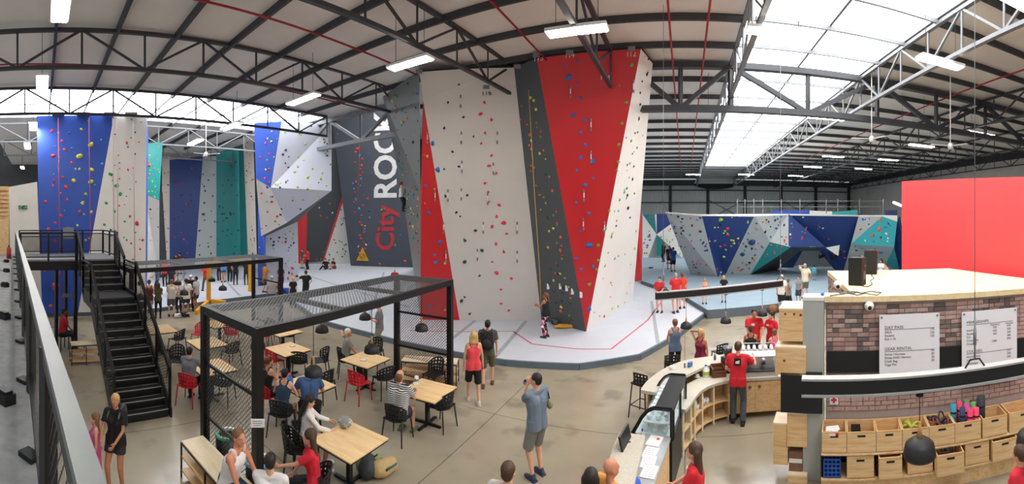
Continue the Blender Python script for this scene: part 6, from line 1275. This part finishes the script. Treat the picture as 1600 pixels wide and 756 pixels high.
# ---- cafe sitters
def sitter(label, kind, px, py, look, chair_label, **k):
    p = pz(px, py, .45); p.z = 0; q = pz(*look, .45); hd_ = degrees(atan2(-(q.x-p.x), q.y-p.y)); put_chair(kind, px, py, hd_, chair_label); y = hd_+degrees(atan2(p.x, p.y)); d = (q-p); d.z = 0; d.normalize()
    return person(label, p+d*.0, y, pose='sit', seat=.455, **k)
sitter('man in grey hooded top sitting in a red chair by the stair', 'r', 295, 601, (331, 573), 'red chair under the man in the grey hoodie', hl='table', hr='table', top='#75797f', sleeve=1, bottom='#1d1e22', hair='dark', H=1.74, head=(0, 10))
sitter('woman in black tank top with hand at her mouth', 'r', 417, 617, (479, 601), 'red chair under the woman in black at the water bottle table', hl='table', hr='chin', top='#17181b', sleeve=0, bottom='#1f2024', hair='auburn', style='pony', fem=True, H=1.66)
sitter('woman in dark blue vest and denim shorts seen from behind at the water bottle table', 'b', 440, 645, (479, 603), 'black chair under the woman in the dark blue vest', hl='table', hr='table', top='#22384f', sleeve=0, bottom='#23324a', leg='short', hair='dark', style='short', fem=True, H=1.7, lean=.35)
sitter('man in blue t-shirt leaning on the water bottle table', 'b', 484, 642, (478, 600), 'black chair under the man in the blue t-shirt', hl='table', hr='table', top='#3d5a86', bottom='#33353a', leg='short', hair='brown', style='receding', H=1.8, lean=.35)
sitter('woman in white open shirt looking down at the large table', 'b', 479, 692, (540, 690), 'black chair under the woman in the white shirt', hl='table', hr='table', top='#dedad4', sleeve=1, bottom='#c9a999', leg='short', hair='dark', style='long', fem=True, H=1.64, head=(-10, -22), shoes='#e6e4de')
sitter('woman in red t-shirt with long brown hair and an outstretched arm', 'b', 490, 764, (424, 760), 'black chair under the long haired woman in red', hl=(.10, .52, .86), hr='lap', top='#cf1f30', bottom='#2a2b30', hair='brown', style='long', fem=True, H=1.68, head=(0, -4))
put_chair('b', 464, 700, -60, 'black perforated chair standing empty beside the large table')
sitter('dark haired person in white shirt whose head shows at the lower frame edge', 'b', 421, 818, (450, 740), 'black chair under the dark haired person in white', hl='lap', hr='lap', top='#e2e0dc', bottom='#30353c', hair='dark', H=1.72, fem=False)
q = Vector((-3.72, 4.5, 0)); person('man in white tank top sitting on the near low shelf', q, facing(q, (-1.9, 4.7, 0)), 1.8, pose='sit', seat=.62, hl='knee', hr='knee', top='#e4e2de', sleeve=0, bottom='#1d3550', leg='short', hair='lightbrown', skin='ruddy', lean=.3, feet=((-.13, .45, .08), (.16, .40, .30)), head=(-20, 0))
sitter('old man with white hair and a hand behind his head', 'b', 541, 563, (571, 562), 'black chair under the old man', hl='nape', hr='lap', top='#8d8d88', bottom='#26262a', hair='white', H=1.72, skin='ruddy')
sitter('heavy man in black and white striped shirt at a square table', 'b', 621, 652, (668, 611), 'black chair under the striped shirt man', hl='table', hr='table', top='shirt_striped', bottom='#23283a', leg='short', hair='lightbrown', style='receding', bulk=1.28, H=1.78, lean=.2, shoes='#6a6a52')
# ---- standing in the cafe
person('man in grey t-shirt holding a camera, standing behind the hanging lamp', at_r(593, 13.3), 80, 1.76, hl='chest', hr='chest', top='#77777a', bottom='#8a8a78', leg='knee', hair='brown', style='capback')
person('woman in coral vest and black knee shorts walking away', at_r(740, 9.95), 8, 1.72, True, top='#e8484f', sleeve=0, bottom='#17181b', leg='knee', hair='blonde', style='bob', stride=.16, shoes='#c9bfae')
P15 = person('man in dark green shirt with black backpack walking beside the coral woman', at_r(762, 10.95), -5, 1.76, top='#4a4f42', bottom='#5c5a44', leg='knee', hair='dark', style='short', stride=-.14, shoes='#6a4a3a'); backpack(P15, 'large black backpack on the man in dark green', '#17181a', '#2a2c2f', size=1.05)
P16 = person('man in grey blue t-shirt and grey shorts holding a bottle to his face', at_r(839, 7.1), 42, 1.80, hl='mouth', hr=(.16, .28, 1.12), top='#6f7d8c', bottom='#84857f', leg='knee', hair='dark', shoes='#3a3f58', head=(18, 0), bulk=1.06)
bt = thing('drink_bottle', 'purple tinted drink bottle in the standing man\'s hand', 'bottle', P16['world'](P16['wr'][-1]+Vector((.03, .09, .02)))); MB().lathe([(0, -.1), (.035, -.1), (.035, .04), (.015, .08), (0, .085)], n=12, M=Matrix.Rotation(1.0, 3, 'X')).build('bottle_body', mat('bottle_purple', '#8a86c0', .2, 0, .2, 20), bt); MB().lathe([(.018, .07), (.018, .1), (0, .1)], n=10, M=Matrix.Rotation(1.0, 3, 'X')).build('lid', M_black, bt)
sb = thing('sling_bag', 'small tan bag hanging at the standing man\'s side on a black strap', 'bag', P16['world']((.22, -.08, 1.22))); m_ = MB(); m_.ell((0, 0, -.02), (.06, .08, .09)); job(m_, .012, 'pouch', cloth('#8a8468'), sb, 2); MB().path([Vector((0, 0, .05)), Vector((-.03, .04, .2)), Vector((-.08, .05, .27))], .01, 6).build('strap', M_blackm, sb)
person('brown haired man whose head shows at the lower edge beside the open floor', at_r(793, 4.6), -25, 1.75, top='#c9c4bc', bottom='#33363c', hair='brown')
person('dark haired person at the lower edge beside the bald man', at_r(923, 4.62), -10, 1.66, top='#3a3a3e', bottom='#2a2a2c', hair='dark', style='bob', fem=True)
person('bald man in yellow t-shirt waiting at the order counter', at_r(952, 4.72), -50, 1.72, top='#dda14a', bottom='#3a4048', hair='grey', style='bald', skin='ruddy', head=(-10, 5))
person('woman in red staff shirt with long brown hair behind the counter', at_r(1088, 5.2), 78, 1.64, True, hl='fwd', hr='fwd', top='#d3242f', bottom='#232428', hair='brown', style='long', badge=True)
cp_ = thing('baseball_cap', 'bright blue cap lying on the till counter behind the screen', 'cap', pz(990, 758, .92)); m_ = MB(); m_.ell((0, 0, .02), (.1, .11, .09)); m_.slab([(-.07, .06, .0), (.07, .06, .0), (.05, .17, 0), (-.05, .17, 0)], (0, 0, .015)); job(m_, .012, 'cap_body', cloth('#3560c0'), cp_, 2)
person('girl in red t-shirt with ponytail in front of the lower plywood bins', at_r(1596, 5.1), 60, 1.66, True, top='#d8283a', bottom='#24262a', hair='brown', style='pony', badge=False)
# ---- coffee bar
P22 = person('barista in red t-shirt and grey jeans seen from behind at the espresso machine', at_r(1153, 8.95), -6, 1.77, hl=(.2, .3, 1.02), hr=(.32, .4, 1.3), top='#cc1f2d', bottom='#4c5158', hair='brown', style='short', lean=.12, head=(-15, -12))
ch = P22['chest']; s_ = P22['s']; MB().box((ch-P22['f']*.142+P22['u']*.06)*s_, (.15, .006, .15), Matrix.Rotation(-.12, 3, 'X')).build('printed_square', M_blackm, P22['t'])
mb = MB(); c_ = (ch-P22['f']*.147+P22['u']*.06)*s_; mb.ell(c_+Vector((0, -.001, .0)), (.045, .003, .02)); mb.ell(c_+Vector((.03, -.001, .018)), (.018, .003, .016)); mb.box(c_+Vector((0, -.001, -.025)), (.09, .004, .02)); mb.build('print_emblem', M_white, P22['t'])
person('woman with short grey-blonde hair in denim blue top behind the bar', at_r(1055, 11.4), 15, 1.68, True, hl='fwd', hr='fwd', top='#5a6f8a', sleeve=0, bottom='#15161a', leg='tight', hair='lightbrown', style='short')
person('blonde woman in maroon vest touching her hair at the bar', at_r(1095, 10.75), 150, 1.58, True, hl='down', hr='head', top='#7a1d3c', sleeve=0, bottom='#2a2c36', hair='blonde', style='bob', skin='tan')
person('man in red staff t-shirt with white name badge talking past the bar', at_r(1178, 12.1), 190, 1.80, hl='fwd', hr='fwd', top='#d2202e', bottom='#1f2024', hair='dark', badge=True, skin='tan')
person('dark haired young woman in red staff t-shirt beside the plywood cubes', at_r(1206, 12.3), 140, 1.68, True, hl='down', hr='fwd', top='#cf2233', bottom='#1b1c20', hair='dark', style='pony', badge=True)
person('woman in black racerback top with hair tied up at the bar', at_r(1173, 11.15), 5, 1.56, True, hl='fwd', hr='fwd', top='#121214', sleeve=0, bottom='#1e1f24', hair='brown', style='bun', skin='tan')
person('girl in pink top with hair tied back beside the plywood cubes', at_r(1210, 11.3), 30, 1.42, True, hl='fwd', hr='fwd', top='#d8487a', sleeve=0, bottom='#2c3040', hair='lightbrown', style='bun')
# ---- main belay mat
P30 = person('woman belayer in black vest and floral leggings on the mat by the tower', on_floor(853, 527, ZM), 62, 1.62, True, hl='belay', hr='belay', top='#1a1a1c', sleeve=0, bottom='leggings_floral', leg='tight', hair='lightbrown', style='pony', shoes='#26262a', skin='tan')
hr_ = P30['world']((0, .2, 1.0)); T.rope([pr(826, 140, 13.7), pr(835, 300, 14.2), pr(843, 420, 14.5), hr_], '#c9a64a', .012, 'climbing_rope')
st_ = dict(top='#d0262f', sleeve=.5)
person('young man in red t-shirt and black shorts on the mat before the hanging beam', on_floor(1031, 488, ZM), 165, 1.62, hl='fwd', hr='hip', bottom='#1c1d20', leg='short', hair='brown', **st_)
person('tall man in red t-shirt and dark shorts standing with back turned near the beam', on_floor(1056, 489, ZM), 20, 1.82, bottom='#2c2d30', leg='short', hair='grey', shoes='#4a4640', **st_)
person('person in orange-red top half hidden behind the tall man in red', on_floor(1066, 482, ZM), 10, 1.7, True, top='#e0452f', bottom='#b88a70', leg='short', hair='auburn', style='pony')
person('small blonde child in skin-toned top on the edge of the blue mat', on_floor(1101, 475, ZBM), 12, 1.22, True, hl='hip', hr='hip', top='#d2a478', sleeve=0, bottom='#b08468', leg='short', hair='blonde', style='pony')
person('blonde child in black t-shirt standing on the edge of the blue mat', on_floor(1131, 472, ZBM), 170, 1.28, True, hl='hip', hr='hip', top='#1c1f24', bottom='#55585c', leg='short', hair='blonde', style='bob')
person('man in blue t-shirt with dark shorts standing deep on the blue mat', on_floor(1052, 424, ZBM), 20, 1.85, hl='hip', hr='chest', top='#2a5fa8', bottom='#24262a', leg='knee', hair='dark')
person('person in dark clothes close behind the man in blue', on_floor(1046, 420, ZBM), 170, 1.85, top='#2b2b2e', bottom='#2a2a2c', leg='short', hair='dark', skin='tan')
person('person in black beside the teal boulder corner', on_floor(1037, 409, ZBM), 120, 1.85, hl='point', top='#131416', sleeve=1, bottom='#131416', hair='dark', skin='brown')
person('woman in grey top beside the red edge of the tower', on_floor(995, 435, ZM), 40, 1.8, True, top='#a7a2a0', sleeve=0, bottom='#8a6a5c', leg='short', hair='lightbrown', style='pony')
person('man in white t-shirt and white cap at the end of the hanging beam', at_r(1221, 19.5), -20, 1.78, top='#e6e4e0', bottom='#24252a', leg='knee', hair='grey', style='cap')
person('girl in grey top beside the man in the white cap', at_r(1231, 19.8), -40, 1.55, True, hl='hip', hr='hip', top='#8d8a88', bottom='#2a2b30', leg='knee', hair='lightbrown', style='pony')
person('man in cream t-shirt shading his eyes before the cave', on_floor(1258, 466, ZBM), 20, 1.76, hl='head', hr='hip', top='#e6d8c0', bottom='#7a7468', leg='knee', hair='grey')
person('boy in grey t-shirt in front of the man in cream', on_floor(1248, 474, ZBM), 160, 1.32, hl='down', hr='fwd', top='#8b939c', bottom='#3a4150', leg='knee', hair='brown')
person('small child in aqua t-shirt deep before the cave', on_floor(1272, 438, ZBM), 0, 1.0, top='#3fb0bc', bottom='#5a8aa0', leg='knee', hair='dark')
person('dark haired person in white behind the loudspeakers', at_r(1377, 23.6, ZBM), 150, 1.72, top='#e8e4de', bottom='#3a3a40', hair='dark', style='bob', fem=True)
person('shorter child beside the dark haired person behind the loudspeakers', at_r(1385, 23.4, ZBM), 120, 1.5, top='#c9a08a', bottom='#3a3a40', hair='brown')
person('climber in black hanging under the roof of the bouldering cave', pr(1279, 408, 30), 90, 1.75, hl=(.25, .2, 2.0), hr=(.3, .3, 1.8), top='#141416', sleeve=1, bottom='#141416', hair='dark', skin='brown', pitch=75, feet=((-.3, .35, .25), (.25, .2, .15)))
h = T.hit('side2', 634, 312); qc = (h[0]+h[1]*.28) if h else pr(634, 318, 27); qc = Vector((qc.x, qc.y, EYE+.35)); nv = h[1]
person('climber in white top high on the grey face beside the lettering', qc, degrees(atan2(nv.x, -nv.y)) + degrees(atan2(qc.x, qc.y)), 1.7, True, hl=(.3, .2, 1.95), hr='reach', top='#e8e6e2', sleeve=0, bottom='#1c1d22', hair='auburn', style='pony', feet=((-.22, .15, .25), (.2, .1, .08)))
# ---- deep mats
person('person in red t-shirt far off in front of the red recess wall', on_floor(481, 421, ZM), 60, 1.7, hl='chest', hr='chest', top='#c9252f', bottom='#1c1d20', hair='dark')
person('person in grey behind the far person in red', on_floor(473, 419, ZM), 120, 1.66, top='#5a5c60', bottom='#8a7468', leg='short', hair='brown')
person('person in dark clothes sitting on the mat before the slate wall, propped on hands', on_floor(510, 420, ZM), 150, 1.7, pose='floor', hl=(.3, -.1, .3), hr=(.3, .4, .4), top='#22252c', bottom='#2a2d33', hair='dark')
person('person sitting on the mat before the slate wall with bare knees', on_floor(523, 420, ZM), 120, 1.7, pose='floor', hl=(.25, .35, .4), hr=(.25, .35, .4), top='#3a302e', bottom='#8a5a50', leg='short', hair='brown')
person('child in red sitting on the mat behind the pergola roof', on_floor(617, 438, ZM), 175, 1.5, pose='floor', hl=(.25, .35, .4), hr=(.25, .35, .4), top='#d0403a', bottom='#c0a8a0', leg='short', hair='white', style='short')
person('man in black t-shirt pointing to the side on the mat', on_floor(478, 474, ZM), 25, 1.66, hl='point', hr='hip', top='#17181b', bottom='#25272c', hair='dark')
person('woman with blonde ponytail in black beside the man pointing', on_floor(458, 480, ZM), 20, 1.45, True, top='#1a1b1e', bottom='#25262a', hair='blonde', style='pony')
person('man in pale shirt and white cap beyond the far pergola end', on_floor(425, 484, ZM), 10, 1.6, top='#cfccc8', bottom='#5a5a5a', hair='grey', style='capback')
person('person in plum top at the foot of the lilac wall', on_floor(439, 460, ZM), 30, 1.66, True, top='#7a3a58', bottom='#2a2a2e', hair='dark')
person('man in orange t-shirt with harness by the blue edge of the overhang', on_floor(414, 457, ZM), -60, 1.68, hl='chest', hr='chest', top='#e0862a', bottom='#9aa09a', leg='knee', hair='brown', shoes='#2a2a2a')
# ---- group at the mat edge
GR = [(218, 500, 0, '#dedbd6', 'white t-shirt behind the black stair rail', 'dark', 'short', 0, 'knee', '#3a3c42', .5), (233, 498, 5, '#5a2328', 'maroon vest beside the stair rail', 'brown', 'short', 0, 'short', '#9a9a94', 0), (247, 497, -5, '#4a4a2e', 'olive top and black leggings seen from behind', 'brown', 'bob', 1, 'tight', '#151618', .3), (268, 494, 8, '#cfc9bd', 'pale sleeveless top and grey shorts', 'lightbrown', 'short', 0, 'knee', '#5a5d60', 0), (280, 489, 160, '#ddd0c4', 'cream top facing the camera in the group', 'blonde', 'pony', 1, 'tight', '#2a2a2c', .5), (291, 495, 20, '#e0dedb', 'white t-shirt and dark shorts at the near side of the group', 'dark', 'short', 0, 'short', '#26282c', .5), (298, 484, 170, '#16171a', 'black t-shirt facing the camera in the group', 'dark', 'cap', 0, 'long', '#1c1d20', .5), (307, 486, 60, '#b9bbbe', 'grey t-shirt at the open end of the group', 'dark', 'short', 0, 'short', '#3c3f48', .5), (246, 460, 90, '#5a6478', 'slate blue top behind the group', 'brown', 'short', 0, 'long', '#2a2a2e', .5), (268, 462, 150, '#3a3438', 'dark top half hidden behind the group', 'dark', 'short', 0, 'long', '#2a2a2e', .5)]
for x, y, yw, c, l, hr2, sty, fm, lg, bc_, sl in GR:
    person('person in %s' % l, on_floor(x, y, 0 if y > 475 else ZM), yw, 1.6 if fm else random.uniform(1.66, 1.76), bool(fm), hl=random.choice(['hip', 'fwd', 'down']), hr=random.choice(['hip', 'down', 'chest']), top=c, sleeve=sl, bottom=bc_, leg=lg, hair=hr2, style=sty, skin=random.choice(['fair', 'tan', 'pale']), group='climbers waiting at the mat edge')
FR = [(258, 447, 170, '#c4202c', 'red t-shirt and black trousers on the deep mat', '#1d1e22', 'long', 'dark'), (275, 431, 10, '#2a2426', 'dark vest far back by the navy wall', '#33241f', 'short', 'brown'), (281, 428, 40, '#70202a', 'dark red vest deep by the navy wall', '#1d1e22', 'short', 'dark'), (322, 455, 30, '#d2242f', 'red t-shirt striding behind the yellow post', '#5a5d62', 'long', 'dark'), (343, 438, 20, '#7a2a30', 'dark red top beside the teal wall', '#17181c', 'long', 'brown'), (349, 441, 10, '#3f8fd0', 'bright blue t-shirt before the teal wall', '#55585e', 'short', 'brown'), (359, 440, 350, '#1c1d22', 'black vest between the blue shirt and the yellow post', '#1c1d22', 'long', 'brown'), (368, 445, 0, '#121316', 'black t-shirt and leggings in front of the teal wall', '#121316', 'tight', 'lightbrown'), (385, 445, 5, '#1a1d22', 'black t-shirt beside the yellow post with hands at the waist', '#1a1d22', 'tight', 'dark')]
for x, y, yw, c, l, bc_, lg, hr2 in FR:
    person('person in %s' % l, on_floor(x, y, ZM), yw, 1.66, x in (349, 368), hl='chest' if x % 2 else 'hip', hr='hip' if x % 3 else 'down', top=c, bottom=bc_, leg=lg, hair=hr2, stride=.22 if x == 322 else None, group='climbers on the deep mat')
q = on_floor(98, 545, 0); person('person in red t-shirt sitting under the gallery landing', q, -80, 1.68, pose='sit', seat=.5, hl='lap', hr='lap', top='#b01f2c', bottom='#17181b', hair='dark', skin='brown')
t = thing('stool', 'low black stool under the person in red below the landing', 'stool', q); MB().box((0, 0, .465), (.36, .36, .04)).build('seat', M_black, t)
for sx in (-1, 1):
    for sy in (-1, 1): MB().bar((sx*.15, sy*.15, 0), (sx*.15, sy*.15, .445), .03, .03).build('leg', M_black, t)
# ---- bags
def lying_pack(p, rz, label, c1, c2, k=1.0):
    t = thing('rucksack', label, 'bag', p, rz); mb = MB(); mb.cap((0, -.14*k, .13*k), (0, .14*k, .12*k), .13*k, .1*k); mb.cap((.06*k, -.1*k, .11*k), (.05*k, .12*k, .1*k), .1*k, .09*k); job(mb, .014, 'bag', cloth(c1), t, 3)
    mb = MB(); mb.ell((-.09*k, 0, .12*k), (.07*k, .11*k, .09*k)); job(mb, .014, 'pocket', cloth(c2), t, 2)
    for s in (-1, 1): MB().path([Vector((.1*k, .15*k, .12*k)), Vector((.17*k, .1*k*s, .2*k)), Vector((.15*k, -.1*k, .16*k))], .016, 6).build('shoulder_strap', cloth(c2), t)
    return t
lying_pack(pz(573, 738, 0), .4, 'charcoal and green rucksack under the large table', '#34383a', '#7f9a3a', 1.25); lying_pack(pz(601, 740, 0), -.5, 'plaid rucksack beside the charcoal one', 'bag_plaid' if 0 else '#b59a6a', '#3f6a52', 1.1)
lying_pack(pz(1203, 488, 0), .3, 'brown duffel bag on the floor at the foot of the blue mat', '#8a5a3c', '#5a4638', 1.5); lying_pack(on_floor(447, 458, ZM), 1, 'bright blue bag on the mat by the lilac wall', '#2458b8', '#1c3f8a', 1.3); lying_pack(pz(290, 494, 0), 0, 'black and white bag at the feet of the waiting group', '#2a2426', '#e0dcd8', .9); lying_pack(pz(278, 496, 0), 0, 'pale shoe bag at the feet of the waiting group', '#d8d4ce', '#6a4a48', .8)
dg_ = thing('dotted_bag', 'grey bag with white dots on the large table', 'bag', pz(539, 668, .755), .3); mb = MB(); mb.ell((0, 0, .09), (.13, .09, .09)); mb.ell((0, .02, .15), (.1, .06, .05)); job(mb, .012, 'bag', mat('bag_grey', '#8e918c', .8), dg_, 2)
mb = MB(); rr_ = random.Random(3)
for i in range(44):
    z = rr_.uniform(-.7, .95); a = rr_.uniform(0, 6.28); k = sqrt(1-z*z); p = Vector((.131*k*cos(a), .091*k*sin(a), .09+.091*z)); mb.ell(p, (.009, .009, .009), n=6, m=4)
o = mb.build('dot_print', M_white, dg_); o['kind'] = 'stuff'
t = thing('rope_bag', 'yellow rope tarp crumpled at the foot of the charcoal face', 'bag', on_floor(882, 512, ZM)); mb = MB(); rr_ = random.Random(6)
for i in range(9): a = rr_.uniform(0, 6.28); mb.cap((rr_.uniform(-.45, .45), rr_.uniform(-.2, .2), .04), (rr_.uniform(-.45, .45), rr_.uniform(-.2, .2), .1), .08, .05)
job(mb, .022, 'tarp', cloth('#c9982e'), t, 2)
lying_pack(on_floor(866, 507, ZM), .5, 'small grey rope bag on the mat beside the yellow tarp', '#55585a', '#2c2e30', .9)
for x, y, l in ((1017, 419, 'pair of black shoes lying on the blue mat near the red tower edge'), (1044, 412, 'pair of dark shoes deep on the blue mat behind the man in blue')):
    t = thing('shoe_pair', l, 'shoes', on_floor(x, y, ZBM), .4)
    for s in (-1, 1): MB().cap((s*.1, -.1, .05), (s*.1, .12, .04), .05, .04).build('shoe', M_black, t)
flush()
dg = bpy.context.evaluated_depsgraph_get(); dg.update()
for o, fit in TEXTS:
    me = bpy.data.meshes.new_from_object(o.evaluated_get(dg)); n = link(o.name.split('.')[0], me, None, o.parent); M = o.matrix_local.copy()
    if fit:
        xs = [v.co.x for v in me.vertices]; ys = [v.co.y for v in me.vertices]; M = M @ Matrix.Diagonal((fit[0]/(max(xs)-min(xs)), fit[1]/(max(ys)-min(ys)), 1, 1)) @ Matrix.Translation((-(max(xs)+min(xs))/2, -(max(ys)+min(ys))/2, 0))
    n.matrix_local = M; c = o.data; bpy.data.objects.remove(o); bpy.data.curves.remove(c)
